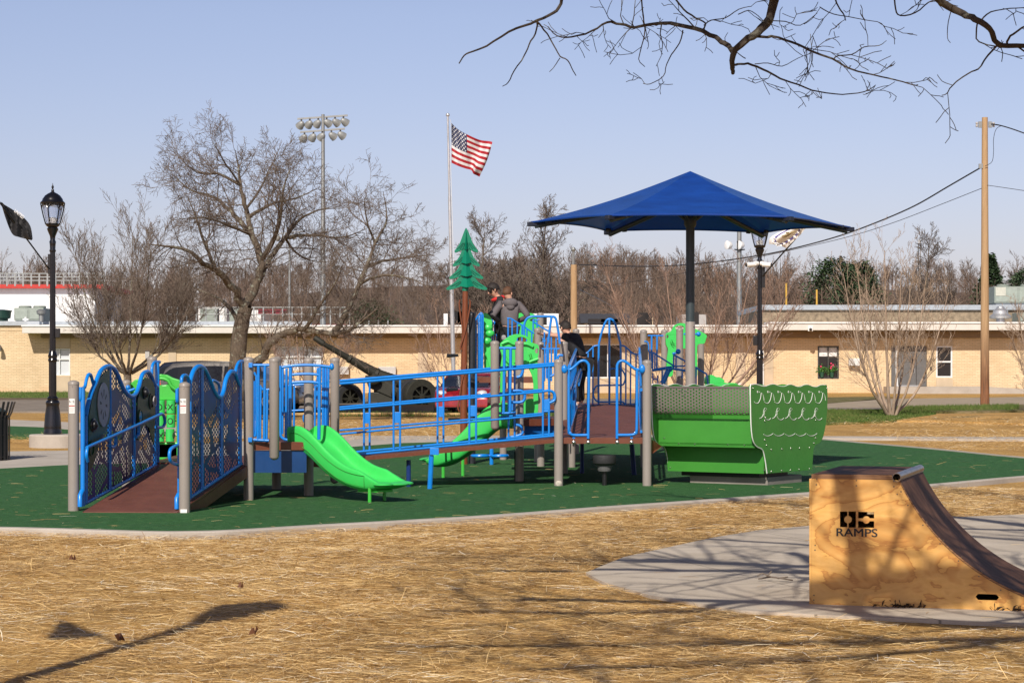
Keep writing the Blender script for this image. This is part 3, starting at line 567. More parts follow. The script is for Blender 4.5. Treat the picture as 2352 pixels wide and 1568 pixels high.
evergreen(1918, 598, 225, 1.5, 31, 'broad dark pine left of the vase shaped tree, beyond the stone parapet', .30, 'round'); evergreen(1975, 605, 235, 1.5, 32, 'smaller dark pine just right of the broad one', .24, 'round'); evergreen(2277, 590, 250, 1.5, 33, 'conical spruce just right of the utility pole', .3); evergreen(2362, 625, 230, 1.5, 34, 'pine at the right frame edge', .4, 'round'); evergreen(1745, 655, 300, 4, 35, 'small dark conifer behind the right lamp post', .22)
evergreen(850, 700, 150, .8, 36, 'low dark conifer behind the roof near the cannon', .4, 'round', None)
# --- hillside and its woodland
def hz(x, y): return .8+np.interp(y, [150, 230, 330, 430, 560, 900], [0, 1, 7.4, 14.5, 21.5, 24])*(1+.16*np.sin(x*.016+1.0)+.10*np.sin(x*.041+2.2)+.05*np.sin(x*.09))
ys = np.linspace(150, 900, 30); xs = np.linspace(-420, 460, 60)
rows = [[V(x, y, float(hz(x, y))) for x in xs] for y in ys]
tag(MB().grid(rows).build('hill', MATS['hill'], smooth=True), kind='structure')
def woodland():
    rg = np.random.default_rng(50); var = []
    for k in range(6):
        out = []; P = dict(steps=[5,4,3,2], wig=.12, up=[.05,.08,.04], kids=[10,8,6], ang=(.3,.75), lr=(.4,.62), rmin=.018, maxlev=3, lift=.1); H = 12
        pts = [V(0,0,0), V(.1,0,4), V(-.1,.1,8), V(.1,0,12)]
        for i in range(3): out.append((*pts[i], *pts[i+1], .2-.05*i, .15-.05*i))
        for j in range(14):
            z = rg.uniform(2, 10.5); a = rg.uniform(0, 6.28); d = V(math.cos(a), math.sin(a), 1.1); grow(out, V(0,0,z), d, H*.42*(1-.5*z/12), .055, 1, P, rg)
        var.append(np.array(out)); 
    allS = []
    n = WOODS
    for i in range(n):
        y = 165*(700/165)**rg.random(); x = rg.uniform(-.34, .36)*y; 
        if y < 235 and rg.random() < .55: continue
        S = var[rg.integers(6)].copy(); s = rg.uniform(.55, 1.05)*(1 if y > 230 else .62)*float(np.interp(y, [230, 420, 700], [1, .76, .62]))*(.92+.16*math.sin(x*.07)); a = rg.uniform(0, 6.28); R = np.array([[math.cos(a), -math.sin(a), 0], [math.sin(a), math.cos(a), 0], [0, 0, 1]])*s
        base = V(x, y, float(hz(x, y))); S[:,0:3] = S[:,0:3]@R.T+base; S[:,3:6] = S[:,3:6]@R.T+base; S[:,6:8] *= s*(y/300)**.5; allS.append(S)
    S = np.concatenate(allS); print('woods', len(S), [len(v) for v in var])
    v, q = flatmesh(S, rg); o = fastmesh('woodland', v, q, MATS['wood_far']); tag(o, kind='stuff')
m, nt, b = newmat('wood_far'); p = gpos(nt); L(nt, ramp(nt, noise(nt, .06, 5, .7, p), [(.3, (.10,.068,.048)), (.5, (.155,.11,.08)), (.7, (.19,.125,.095))]), b.inputs['Base Color']); b.inputs['Roughness'].default_value = .95
woodland()
# --- tree overhead (out of the frame, its branches hang in at the top and shade the ground)
rg = np.random.default_rng(61); mb = MB(); out = []
P = dict(clear=1, steps=[6,7,5,3], wig=.13, up=[.0,.01,.02], kids=[6,5,4], ang=(.4,1.1), lr=(.45,.65), rmin=.009, maxlev=2, lift=.12, rk=.06)
T0 = V(5.9, 6.8, 0)
mb.tube([T0+V(0,0,-.1), T0+V(0,0,.8), T0+V(-.2,.1,2.2), T0+V(-.5,.2,3.7)], [.45,.36,.32,.28], 14)
Fk = V(5.4, 7.0, 3.6)
LM = [([Fk,(3.6,6.5,5),(1.5,6,5.4),(-.8,5.5,5.6),(-2.6,5.2,5.8)], .13, .010), ([Fk,(3.8,7.6,4.8),(2,8.2,5),(.2,8.6,4.9),(-1.4,8.7,5.1)], .11, .025), ([Fk,(4.2,9.5,5),(2.6,10.5,5.2),(.8,11,5.2),(-.4,11.4,5.4)], .11, .025),
      ([(3.6,6.5,5),(2.3,7.6,4.5),(1.12,8.4,4.35),(1.1,9,4.8),(1.05,9.8,5.5),(.7,10.8,6.4)], .085, .06), ([Fk,(4.5,10.5,5.5),(3.8,13.5,6.3),(2.4,16,7),(.5,17.5,7.4)], .14, .04), ([(4.5,10.5,5.5),(5,13.5,6.2),(5.2,17,7),(4,20,7.6)], .10, .04), ([Fk,(4.5,5,4.8),(2.5,3.8,5.2),(.5,3.4,5.4),(-1.5,3.6,5.8)], .10, .03),
      ([(3.8,13.5,6.3),(2,14,6.4),(0,14.3,6.6)], .06, .02), ([(2,8.2,5),(1,7.6,5.4),(-.6,7.4,6)], .05, .02), ([(1.5,6,5.4),(.2,5,5.5),(-1.6,4.2,5.8)], .05, .02), ([(2.6,10.5,5.2),(1.4,12,5.8),(-.4,13,6.2)], .05, .02), ([(.8,11,5.2),(-.8,11.2,5.5),(-2.4,11.8,5.9)], .07, .025), ([(2,8.2,5),(1.5,9.8,5.4),(-.2,10.2,5.5),(-1.8,10,5.8)], .08, .025), ([(.2,8.6,4.9),(-.6,7.6,5.3),(-2.2,7.2,5.7)], .06, .02), ([Fk,(7.4,6,6),(9,5,8)], .15, .04), ([Fk,(5.6,7.5,6.5),(5.2,8,9)], .16, .05), ([(5.6,7.5,6.5),(3.4,8.4,8.4),(1.5,9,9.6)], .09, .03)]
for pts, r, r1 in LM: limb(mb, out, [V(*p) for p in pts], r*1.15, r1*1.9 if r1 < .055 else .07, P, rg, n=8, ln=3.0, dens=1.85, start=.12)
def z2(zx, zy, d): return at(1033.6+zx*.5605, zy*.5605, d)
P2 = dict(steps=[4,4,3], wig=.22, up=[.0,.03], kids=[6,4], ang=(.4,1.1), lr=(.35,.55), rmin=.0022, maxlev=2, lift=.0, rk=.008)
BR = [([(1345,-60,12),(1330,20,12),(1290,100,12),(1240,150,12),(1165,212,12),(1158,270,12),(1168,292,12)], .046, .02, None),
 ([(1165,205,12),(1130,170,12.1),(1090,150,12.3),(1000,125,12.5),(900,105,12.8),(820,97,13),(760,105,13.1),(700,98,13.2),(640,100,13.3),(580,135,13.4),(500,150,13.5),(440,140,13.6),(402,110,13.6)], .022, .006, 1),
 ([(1245,155,12),(1310,142,11.9),(1350,150,11.8),(1420,190,11.7),(1490,225,11.6),(1570,240,11.5),(1650,275,11.4),(1740,305,11.3),(1820,335,11.2),(1890,355,11.1),(1922,345,11.1)], .017, .005, 1),
 ([(1160,268,12),(1200,255,12.1),(1240,262,12.2),(1300,300,12.3),(1345,328,12.4),(1430,348,12.5),(1520,370,12.6),(1610,385,12.7),(1690,383,12.7),(1738,355,12.8)], .015, .005, 1),
 ([(470,-40,11),(455,10,11),(425,50,11),(360,90,11),(330,105,11.1),(240,130,11.2),(150,180,11.3),(90,210,11.3),(60,235,11.4),(38,268,11.4)], .018, .006, 0),
 ([(360,92,11),(350,130,11),(325,180,11),(305,235,11),(262,300,11),(240,335,11),(215,347,11)], .009, .004, 0), ([(360,92,11),(400,130,11),(425,180,11),(450,238,11),(480,255,11),(505,290,11),(518,302,11)], .009, .004, 0), ([(450,238,11),(425,270,11),(408,290,11)], .005, .003, 0),
 ([(955,125,12.6),(945,170,12.6),(910,220,12.6),(885,270,12.6),(870,320,12.6),(820,343,12.6),(795,335,12.6)], .008, .004, 0.6), ([(783,-20,12.4),(795,60,12.5),(800,120,12.6),(785,190,12.7),(770,250,12.7),(798,272,12.7)], .009, .004, .6), ([(790,60,12.5),(808,130,12.5),(815,180,12.5),(805,208,12.5)], .006, .003, .5),
 ([(920,-10,12.3),(960,30,12.3),(1010,70,12.4),(1043,100,12.4),(1035,128,12.4)], .011, .008, .6), ([(1040,105,12.4),(1075,75,12.3),(1130,70,12.2),(1180,45,12.1),(1230,35,12)], .008, .004, 1), ([(1970,-20,10.5),(2060,20,10.5),(2110,50,10.5),(2150,90,10.4),(2200,130,10.4),(2250,178,10.4),(2300,180,10.4),(2400,184,10.4)], .028, .02, .4),
 ([(2250,178,10.4),(2220,215,10.4),(2190,255,10.4),(2155,290,10.4),(2110,310,10.4),(2060,350,10.4),(2050,375,10.4),(2020,388,10.4)], .010, .004, .5), ([(2060,350,10.4),(2030,325,10.4),(2003,303,10.4)], .004, .003, 0), ([(2160,100,10.4),(2170,150,10.5),(2210,180,10.5),(2250,205,10.5),(2248,262,10.5)], .008, .004, .6), ([(2060,20,10.5),(2055,80,10.6),(2045,150,10.6),(2042,182,10.6)], .005, .003, .3),
 ([(2280,178,10.4),(2310,140,10.3),(2352,110,10.2),(2400,90,10.2)], .012, .007, .8), ([(1570,-20,12),(1600,20,12),(1620,60,12),(1615,90,12)], .011, .006, 1.2), ([(1820,-20,11.6),(1835,30,11.6),(1850,60,11.6),(1900,60,11.6),(1950,20,11.6),(1990,0,11.6)], .009, .006, 1), ([(1515,30,12),(1580,50,12),(1640,65,12),(1700,90,12),(1760,105,12),(1798,142,12)], .006, .003, .8), ([(1575,238,11.5),(1600,220,11.5),(1650,220,11.4),(1690,200,11.3),(1750,195,11.2),(1790,165,11.2)], .008, .003, .9),
 ([(1250,262,12.2),(1310,252,12.2),(1365,268,12.2),(1420,245,12.1),(1475,225,12)], .006, .003, .8), ([(1210,240,12.1),(1190,215,12.1),(1130,165,12.1),(1135,140,12.1)], .006, .003, .5), ([(1180,60,12.1),(1230,35,12),(1265,60,12),(1280,95,12)], .006, .004, 1), ([(2180,80,10.4),(2230,40,10.4),(2300,30,10.3),(2360,40,10.3)], .008, .004, 1), ([(1300,85,12),(1380,80,12),(1440,100,12),(1500,60,12)], .007, .003, .9), ([(1450,100,12),(1490,70,12),(1520,30,12)],.004,.003,.4)]
for pts, r0, r1, tw in BR:
    P2['rk'] = r0*.28; limb(mb, out, [z2(*p)+V(0, .25*math.sin(i*1.3), 0)*.3 for i, p in enumerate(pts)], r0*(.72 if r0 > .02 else .52), r1*.55, P2, rg, n=6, k=3, ln=.37, dens=6.5*(tw or 0), start=.12)
def conn(a, b, r0, r1):                      # joins a hanging branch to a limb overhead
    m_ = (a+b)/2+V(.1,-.1,.15); mb.tube(smoothpath([a, m_, b], 5), [r0+(r1-r0)*i/10 for i in range(11)], 6)
tgt = [V(.8,11,5.2), V(2.6,10.5,5.2), V(1.6,3.2,10.2)]
for s_, k_, r_ in ((z2(1345,-60,12), 1, .046), (z2(470,-40,11), 0, .018), (z2(1970,-20,10.5), 1, .028), (z2(2400,184,10.4), 1, .02), (z2(783,-20,12.4), 0, .009), (z2(920,-10,12.3), 0, .011), (z2(1570,-20,12), 1, .011), (z2(1820,-20,11.6), 1, .009), (z2(2400,90,10.2), 1, .01)):
    if True: conn(tgt[k_], s_, max(.03, r_*1.3), r_*.52)
finish('bare_tree', mb, out, 'twig_dark', 'twig_dark', 'overhanging dark branches of a near tree hanging from the top frame edge', loc=tuple(T0))
# ================================================================ school building
WD = 97.0
bld = thing('school_building', 'long low yellow brick school building with a pale flat roof edge', 'building', (0, WD, .8))
def X(px, d=WD): return (px-CX)*d/F
def Z(py, d=WD): return CH+(HY-py)*d/F
def wallseg(pxa, pxb, yt, yb=930, d=WD, holes=(), name='wall', mat='brick', th=.3):
    a, b = X(pxa, d), X(pxb, d); zt, zb = Z(yt, d), Z(yb, d); hs_ = [[V(X(h[0], d), d, Z(h[3], d)), V(X(h[1], d), d, Z(h[3], d)), V(X(h[1], d), d, Z(h[2], d)), V(X(h[0], d), d, Z(h[2], d))] for h in holes]
    return MB().prism([V(a, d, zb), V(b, d, zb), V(b, d, zt), V(a, d, zt)], (0, th, 0), hs_).build(name, MATS[mat], bld, smooth=False)
WIN = [(112,161,800,862), (632,742,795,850), (1327,1430,790,868), (1878,1927,794,870), (2150,2188,794,867), (2047,2129,794,905)]
wallseg(-420, 2800, 759, 930, holes=WIN)
wallseg(-420, 93, 746, 759.5, WD-.02, name='parapet_wall', th=.32); wallseg(93, 705, 746, 759, WD+2.0, name='parapet_wall', th=.3)
fd = 95.85                                    # roof overhang, fascia
b = MB().box(((X(64)+X(1755))/2, fd+.9, Z(757.5, fd)), (X(1755)-X(64), 1.8, .30)); b.box(((X(1755)+X(2800))/2, fd+.9, Z(750.5, fd)), (X(2800)-X(1755)-.004, 1.8, .30)); b.build('fascia', MATS['fascia'], bld, smooth=False, bevel=.01)
b = MB().box(((X(64)+X(2800))/2, fd+.92, Z(748.2, fd)), (X(2800)-X(64)+.06, 1.84, .06)); b.v = []; b.f = []; b.m = []
b.box(((X(64)+X(1755))/2, fd+.9, Z(757.5, fd)+.19), (X(1755)-X(64)+.06, 1.9, .075)); b.box(((X(1755)+X(2800))/2+.04, fd+.9, Z(750.5, fd)+.19), (X(2800)-X(1755)-.06, 1.9, .075)); b.build('roof_edge', MATS['white_metal'], bld, smooth=False)
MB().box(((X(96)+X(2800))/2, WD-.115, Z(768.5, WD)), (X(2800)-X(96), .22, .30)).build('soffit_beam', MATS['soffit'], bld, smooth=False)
MB().box(((X(-420)+X(92))/2, WD+.1, Z(742.5)), (X(92)-X(-420), .5, .20)).build('coping', MATS['roof_cap'], bld, smooth=False)
MB().box(((X(93)+X(705))/2, WD+2.1, Z(742.8,WD+2)), (X(705)-X(93), .5, .20)).build('coping', MATS['roof_cap'], bld, smooth=False)
MB().box(((X(-420)+X(2800))/2, WD+12, Z(752)), (X(2800)-X(-420), 22, .1)).build('roof', MATS['roof_cap'], bld, smooth=False)
MB().box(((X(1775)+X(2900))/2, WD+9, Z(727, WD+4)), (X(2900)-X(1775), 10, 1.0)).build('upper_wall', MATS['stone_wall'], bld, smooth=False)
MB().box(((X(1768)+X(2900))/2, WD+9, Z(706, WD+4)), (X(2900)-X(1768), 10.3, .24)).build('upper_coping', MATS['roof_cap'], bld, smooth=False)
def pil(a, b_, t=772, bt=912, d=.05): 
    MB().box(((X(a)+X(b_))/2, WD-d/2, (Z(t)+Z(bt))/2), (X(b_)-X(a), d, Z(t)-Z(bt))).build('stone_panel', MATS['tan_stone'], bld, smooth=False)
for a, b_, t, bt in [(112,161,863,912), (387,405,772,912), (960,982,772,912), (1754,1776,772,912), (2150,2188,868,912), (2150,2188,772,793), (1425,1445,772,912), (1690,1712,772,912), (1327,1425,869,912), (112,161,772,799)]: pil(a, b_, t, bt)
def window(a, b_, t, bt, fm, gm, cols=1, rws=(), blind=0, fw=.05, panes=None):
    x0, x1, z0, z1 = X(a)+.003, X(b_)-.003, Z(bt)+.003, Z(t)-.003; f = MB(); y = WD+.08
    f.box(((x0+x1)/2, y, z1-fw/2), (x1-x0, .1, fw)); f.box(((x0+x1)/2, y, z0+fw/2), (x1-x0, .1, fw))
    for xx in (x0+fw/2, x1-fw/2): f.box((xx, y, (z0+z1)/2), (fw, .1, z1-z0-2*fw-.004))
    for i in range(1, cols): f.box((x0+(x1-x0)*i/cols, y, (z0+z1)/2), (fw*.8, .09, z1-z0-2*fw-.004))
    for r in rws: f.box(((x0+x1)/2, y-.01, z1-(z1-z0)*r), (x1-x0-2*fw-.004, .06, fw))
    o = f.build('window', MATS[fm], bld, smooth=False)
    MB().box(((x0+x1)/2, y+.06, (z0+z1)/2), (x1-x0-fw, .01, z1-z0-fw)).build('pane', MATS[gm], o, smooth=False)
    if blind: MB().box(((x0+x1)/2, y+.046, z1-fw-(z1-z0)*blind/2), (x1-x0-fw*2.2, .012, (z1-z0)*blind)).build('blind', MATS['blind'], o, smooth=False)
    return o
window(*WIN[0], 'frame_white', 'glass_pale', 2, (.4,)); window(*WIN[1], 'frame_white', 'glass_pale', 4, (.45,), blind=.0); window(*WIN[2], 'frame_white', 'glass_dark', 3, ())
wo = window(*WIN[3], 'frame_bronze', 'glass_dark', 2, (), blind=.27, fw=.07); window(*WIN[4], 'frame_white', 'glass_dark', 1, (.5,), fw=.07)
# flowers on the sill
for fx, big in ((1903, 1), (1888, 0)):
    t = thing('potted_plant', ['small geranium in a dark pot, left inside the bronze framed school window', 'larger pink geranium in a green pot, right inside the bronze framed school window'][big], 'plant', (X(fx+(8 if big else 0)), WD+.02, Z(866.5)))
    c = V(*t.location); MB().lathe([(.07,0),(.10,.22),(.105,.24)], c, 12).build('pot', M('pot_green', (.02,.08,.05), .5), t)
    r = np.random.default_rng(fx); mb = MB(); mf = MB()
    for i in range(160):
        p = c+V(*(r.normal(0, 1, 3)*(.14,.03,.10)))+V(0,0,.36)
        if p[1] > WD+.1: p[1] = WD+.1
        u = unit(r.normal(0,1,3))*.045; w_ = unit(np.cross(u, r.normal(0,1,3)))*.035; mb.add([p-w_, p+u, p+w_, p-u], [(0,1,2,3)])
    mb.build('foliage', M('leaf_green', (.06,.16,.03), .6), t, smooth=False)
    for i in range(4 if big else 1): mf.ball(c+V(*(r.normal(0, 1, 3)*(.10,.01,.05)))+V(0,-.02,.52), .05, 8)
    mf.build('flower', M('pink', (.6,.04,.12), .6), t)
# door
x0, x1, z0, z1 = X(2048), X(2128.5), .8+.26, Z(794.5); xm = X(2060); xs_ = X(2105)
dr = MB().box(((x0+X(2057))/2, WD+.1, (z0+z1)/2), (X(2057)-x0, .06, z1-z0)).box(((xs_+x1)/2+.01, WD+.1, (z0+z1)/2), (x1-xs_-.02, .06, z1-z0)).build('side_panel', MATS['door_gray'], bld, smooth=False)
dd = MB().box(((X(2063)+xs_)/2, WD+.1, z0+.01+(Z(808)-z0)/2), (xs_-X(2063)-.015, .05, Z(808)-z0)).build('door', MATS['door_gray'], bld, smooth=False, bevel=.004)
MB().box((X(2097), WD+.068, Z(836)), (.12, .015, .75)).build('pane', MATS['glass_dark'], dd, smooth=False)
MB().tube([V(X(2100), WD+.05, Z(846)), V(X(2100), WD+.02, Z(848)), V(X(2100), WD+.02, Z(856)), V(X(2100), WD+.05, Z(858))], .012, 6).build('handle', MATS['alu'], dd)
MB().box((X(2060), WD+.06, (z0+z1)/2), (.10, .1, z1-z0)).build('door_post', MATS['white_metal'], bld, smooth=False)
MB().box(((x0+x1)/2, WD+.14, Z(801)), (x1-x0, .04, .26)).build('transom', MATS['frame_bronze'], bld, smooth=False)
MB().box((X(2087), WD+.03, z0+.02), (1.0, .08, .05)).build('threshold', MATS['alu'], bld, smooth=False)
MB().box((X(2138), WD-.02, Z(846)), (.10, .04, .16)).build('card_reader', MATS['black'], bld, smooth=False)
# wall boxes, grilles, pipes
def unitbox(a, b_, t, bt, mat='vent_gray', name='wall_vent', dep=.22):
    o = MB().box(((X(a)+X(b_))/2, WD-dep/2-.01, (Z(t)+Z(bt))/2), (X(b_)-X(a), dep, Z(t)-Z(bt))).build(name, MATS[mat], bld, smooth=False, bevel=.01)
    f = MB(); n = 7
    for i in range(n): f.box(((X(a)+X(b_))/2, WD-dep-.018, Z(bt)+(Z(t)-Z(bt))*(i+.5)/n), (X(b_)-X(a)-.1, .012, .02))
    f.build('grille', MATS['white_metal'], o, smooth=False)
for q in [(340,393,843,858), (780,802,842,860), (870,910,842,860), (940,942,0,0)][:3]: unitbox(*q)
unitbox(1948, 1972, 823, 840, 'white_metal', 'air_conditioner', .30); unitbox(963, 981, 877, 903, 'white_metal', 'wall_vent', .1); unitbox(1690, 1706, 880, 905, 'white_metal', 'wall_vent', .1); unitbox(387,404,872,900,'vent_gray','wall_vent',.1)
MB().tube([V(X(1752), WD-.12, Z(772)), V(X(1752), WD-.12, Z(912))], .05, 8).build('drain_pipe', MATS['white_metal'], bld)
MB().box((X(339), WD-.05, Z(814)), (.2, .1, .35)).build('meter_box', MATS['vent_gray'], bld, smooth=False)
MB().tube([V(X(339), WD-.04, Z(821)), V(X(339), WD-.04, Z(842))], .02, 6).build('conduit', MATS['vent_gray'], bld)
c = V(X(3), WD-.0, Z(800)); MB().tube([c, c+V(0,-.25,.1), c+V(0,-.4,0), c+V(0,-.42,-.12)], [.05,.06,.1,.12], 10).build('wall_lamp', MATS['door_gray'], bld)
c = V(X(1861, fd), fd-.02, Z(756, fd)); t = thing('security_camera', 'small white dome camera under the roof edge above the bronze framed window', 'camera', tuple(c)); MB().box(c+V(0,-.03,.03), (.22,.06,.24)).build('mount', MATS['white_plastic'], t, bevel=.01); MB().ball(c+V(0,-.1,-.01), .07, 12).build('dome', MATS['black'], t)
# rooftop machines
def acunit(pxa, pxb, t, bt, d, label, n=2, cat='roof unit'):
    zc = (Z(t, d)+Z(bt, d))/2; o = thing('rooftop_unit', label, cat, (X((pxa+pxb)/2, d), d, Z(bt, d))); wd = X(pxb, d)-X(pxa, d); h = Z(t, d)-Z(bt, d)
    MB().box((X((pxa+pxb)/2, d), d, zc), (wd, 1.5, h)).build('casing', MATS['ac_gray'], o, smooth=False, bevel=.02)
    for i in range(n):
        MB().box((X(pxa, d)+wd*(i+.5)/n, d-.76, zc), (wd/n-.1, .03, h-.14)).build('panel', M('ac_panel', (.30,.345,.30), .5), o, smooth=False, bevel=.01)
    for i in range(n): MB().lathe([(.3,0),(.32,.08),(.28,.12)], V(X(pxa, d)+wd*(i+.5)/n, d, Z(t, d)), 14).build('fan', MATS['ac_gray'], o)
    MB().box((X((pxa+pxb)/2, d), d, Z(bt, d)-.08), (wd*.94, 1.3, .16)).build('curb', MATS['roof_cap'], o, smooth=False)
    return o
acunit(41, 108, 708, 737, 101, 'green grey rooftop unit with a white vent, on the left wing behind the lamp post', 2)
u = acunit(2276, 2440, 659, 697, 104, 'big green grey rooftop unit at the right edge, cut by the frame', 3)
MB().box((X(2290,104), 104-.79, Z(671,104)), (.5,.02,.42)).build('badge', M('badge', (.5,.5,.42), .5), u, smooth=False)
t = thing('roof_ventilator', 'round galvanised mushroom ventilator on the roof edge right of the utility pole', 'ventilator', (X(2298,98.5), 98.5, Z(741,98.5))); MB().lathe([(.22,0),(.22,.18),(.5,.2),(.52,.3),(.36,.42),(.35,.56),(.2,.68),(.18,.74),(.08,.78)], V(*t.location), 20).build('hood', MATS['alu'], t)
acunit(2333, 2430, 718, 741, 99.2, 'low grey box on the roof beside the round ventilator', 1)
t = thing('roof_ventilator', 'dark green roof cowl at the left frame edge', 'ventilator', (X(4,100), 100, Z(737,100))); MB().lathe([(.3,0),(.3,.1),(.42,.14),(.45,.42),(.5,.5),(.1,.55)], V(*t.location), 16).build('hood', M('cowl', (.012,.05,.035), .4), t)
t = thing('roof_ventilator', 'small white plastic pipe vent in front of the left rooftop unit', 'ventilator', (X(59,99.6), 99.6, Z(740,99.6))); MB().tube([V(*t.location), V(*t.location)+V(0,0,.25)], .06, 8).tube([V(*t.location)+V(-.14,0,.12), V(*t.location)+V(.14,0,.12)], .05, 8).build('pipe', MATS['white_metal'], t)
t = thing('roof_ventilator', 'rusty topped metal chimney vent beside the left rooftop unit', 'ventilator', (X(95,99.6), 99.6, Z(740,99.6))); MB().lathe([(.12,0),(.12,.35),(.22,.4),(.24,.55),(.12,.62)], V(*t.location), 12).build('hood', MATS['galv'], t)
# yellow goal posts
for i, (px, t_, b_) in enumerate([(1806, 650, 712), (1876, 665, 712)]):
    d = 125; tag(MB().tube([V(X(px,d), d, .8), V(X(px,d), d, Z(t_,d))], .055, 8).build('yellow_post', MATS['yellow_pole'], off=V(X(px,d), d, .8)), ['taller left yellow goal upright behind the stone parapet', 'shorter right yellow goal upright behind the stone parapet'][i], 'goal post', 'yellow uprights')
# --- stadium press box building far left
t = thing('press_box', 'white metal clad stadium building with red trim and a railed roof deck', 'building', (X(60,118), 118, .8)); dd_ = 118
def BX(pa, pb, ya, yb, d, dep, nm, mt): return MB().box(((X(pa,d)+X(pb,d))/2, d+dep/2, (Z(ya,d)+Z(yb,d))/2), (X(pb,d)-X(pa,d), dep, abs(Z(ya,d)-Z(yb,d)))).build(nm, MATS[mt], t, smooth=False)
BX(-200, 218, 662, 900, dd_, 8, 'wall', 'white_metal'); BX(-205, 238, 653, 662, dd_-.4, 9, 'trim', 'red_trim'); BX(175, 190, 690, 740, dd_-.03, .1, 'door', 'vent_gray')
rl = MB()
for k in range(-6, 13):
    px = 20+k*18.5; rl.box((X(px,dd_), dd_-.38, Z(643,dd_)), (.09, .06, .72))
for yy in (629, 637, 645): rl.tube([V(X(-120,dd_), dd_-.38, Z(yy,dd_)), V(X(240,dd_), dd_-.38, Z(yy,dd_))], .03, 6)
for k in range(-6, 13): rl.box((X(25+k*18.5,dd_), dd_+7, Z(643,dd_)), (.05, .05, .62))
rl.tube([V(X(-120,dd_), dd_+7, Z(632,dd_)), V(X(240,dd_), dd_+7, Z(632,dd_))], .03, 6); rl.build('railing', MATS['galv'], t)
# bleachers / field fence behind the roof
t = thing('bleachers', 'galvanised bleacher railings with a maroon walkway showing above the school roof', 'bleachers', (X(560,122), 122, .8)); d = 122; rl = MB()
for k in range(24): 
    px = 385+k*22; yt = 706 if px < 820 else 735
    rl.box((X(px,d), d, (Z(yt,d)+Z(760,d))/2), (.07,.07, Z(yt,d)-Z(760,d)))
for yy in (706, 722): rl.tube([V(X(385,d), d, Z(yy,d)), V(X(810,d), d, Z(yy,d))], .03, 6)
rl.build('railing', MATS['galv'], t); MB().box((X(640,d), d+.5, Z(748,d)), (X(815,d)-X(440,d), 1.0, .18)).build('walkway', M('maroon', (.18,.01,.02), .5), t, smooth=False)
MB().box((X(625,d), d+.3, Z(716,d)), (1.7,.06,.32)).build('banner', M('maroon', (.18,.01,.02), .5), t, smooth=False)
for pa, pb in ((650/1,690),(725,750)): MB().box(((X(pa*1.,d)+X(pb,d))/2-5, d+1.5, Z(725,d)), (1.0,.9,.9)).build('cabinet', MATS['ac_gray'], t, smooth=False)
# far houses
def house(pa, pb, yt, yb, d, label, col='white_metal', wins=(), roof=True, name='house'):
    t = thing(name, label, 'building', (X((pa+pb)/2,d), d, .8)); MB().box(((X(pa,d)+X(pb,d))/2, d+3, (Z(yt,d)+.6)/2), (X(pb,d)-X(pa,d), 6, Z(yt,d)-.6)).build('wall', MATS[col], t, smooth=False)
    if roof: 
        x0, x1 = X(pa,d)-.3, X(pb,d)+.3; z = Z(yt,d); MB().prism([V(x0,d-.3,z), V(x0,d+6.3,z), V(x0,d+3,z+.7)], (x1-x0,0,0)).build('roof', M('roof_dark', (.05,.05,.055), .7), t, smooth=False)
    for wx, wy in wins: MB().box((X(wx,d), d-.03, Z(wy,d)), (1.1,.05,1.0)).build('window', MATS['glass_dark'], t, smooth=False)
house(1019, 1283, 720, 765, 112, 'white flat roofed block behind the slide tower', 'white_metal', ((1052,737),(1232,745),(1075,737)), False, 'site_office')
house(1345, 1440, 742, 765, 135, 'low pale house with a dark roof seen right of the boys', 'white_metal', ((1370,750),(1400,750),(1420,750)))
house(1470, 1500, 728, 765, 150, 'cream house partly hidden by the wide reddish tree', 'tan_stone', ((1480,734),), False)
house(1566, 1622, 722, 765, 175, 'pale low house behind the canopy pole', 'vent_gray', ((1590,730),), False)
house(455, 520, 706, 765, 140, 'small white outbuilding behind the old bare tree', 'white_metal', (), False, 'shed'); house(560, 600, 712, 765, 132, 'white shed seen between branches of the low limb', 'white_metal', (), False, 'shed')
# --- stadium light mast
def mast(px, d, ytop, label, scale=1.0, rows=((6,0),(5,1))):
    c = V(X(px,d), d, .8); t = thing('floodlight_mast', label, 'floodlight mast', tuple(c)); H = Z(ytop,d)
    MB().tube([c, V(c[0], d, (H+.8)*.5), V(c[0], d, H)], [.14*scale, .12*scale, .08*scale], 14).build('pole', MATS['galv'], t)
    for n, k in rows:
        z = H-.12-k*.66*scale; hw = (.92-.14*k)*scale*1.0; a = V(c[0]-hw-.35*scale, d-.1, z-.12); b = V(c[0]+hw+.3*scale, d+.1, z+.08); MB().beam(a, b, .07, .09).build('crossarm', MATS['galv'], t, smooth=False)
        for i in range(n):
            q = a+(b-a)*(i+.5)/n+V(0,-.05,-.08); ax = V(-.55 if i < n/2 else .75, .75, -.55)
            o = MB().lathe([(.04,0),(.08,.02),(.14,.10),(.19,.24),(.205,.36),(.215,.38),(.19,.38),(.14,.26),(.03,.10)], q+V(0,0,-.18)-unit(ax)*.15, 14, ax).build('lamp_head', M('lamp_pale', (.30,.31,.30), .5, .3), t)
            MB().box(q+V(0,0,-.05), (.08,.08,.18)).build('bracket', MATS['black_matte'], o, smooth=False)
    return t
mast(742, 104, 263, 'tall galvanised mast carrying two rows of round floodlights, left of the flag')
mast(665, 150, 530, 'distant slimmer floodlight mast seen through the old tree', .8, ((4,0),))
c = V(X(1698,112), 112, .8); t = thing('floodlight_pole', 'grey pole with two white box floodlights left of the right lamp post', 'floodlight pole', tuple(c)); MB().tube([c, V(c[0], 112, Z(530,112))], [.16,.12], 12).build('pole', MATS['galv'], t)
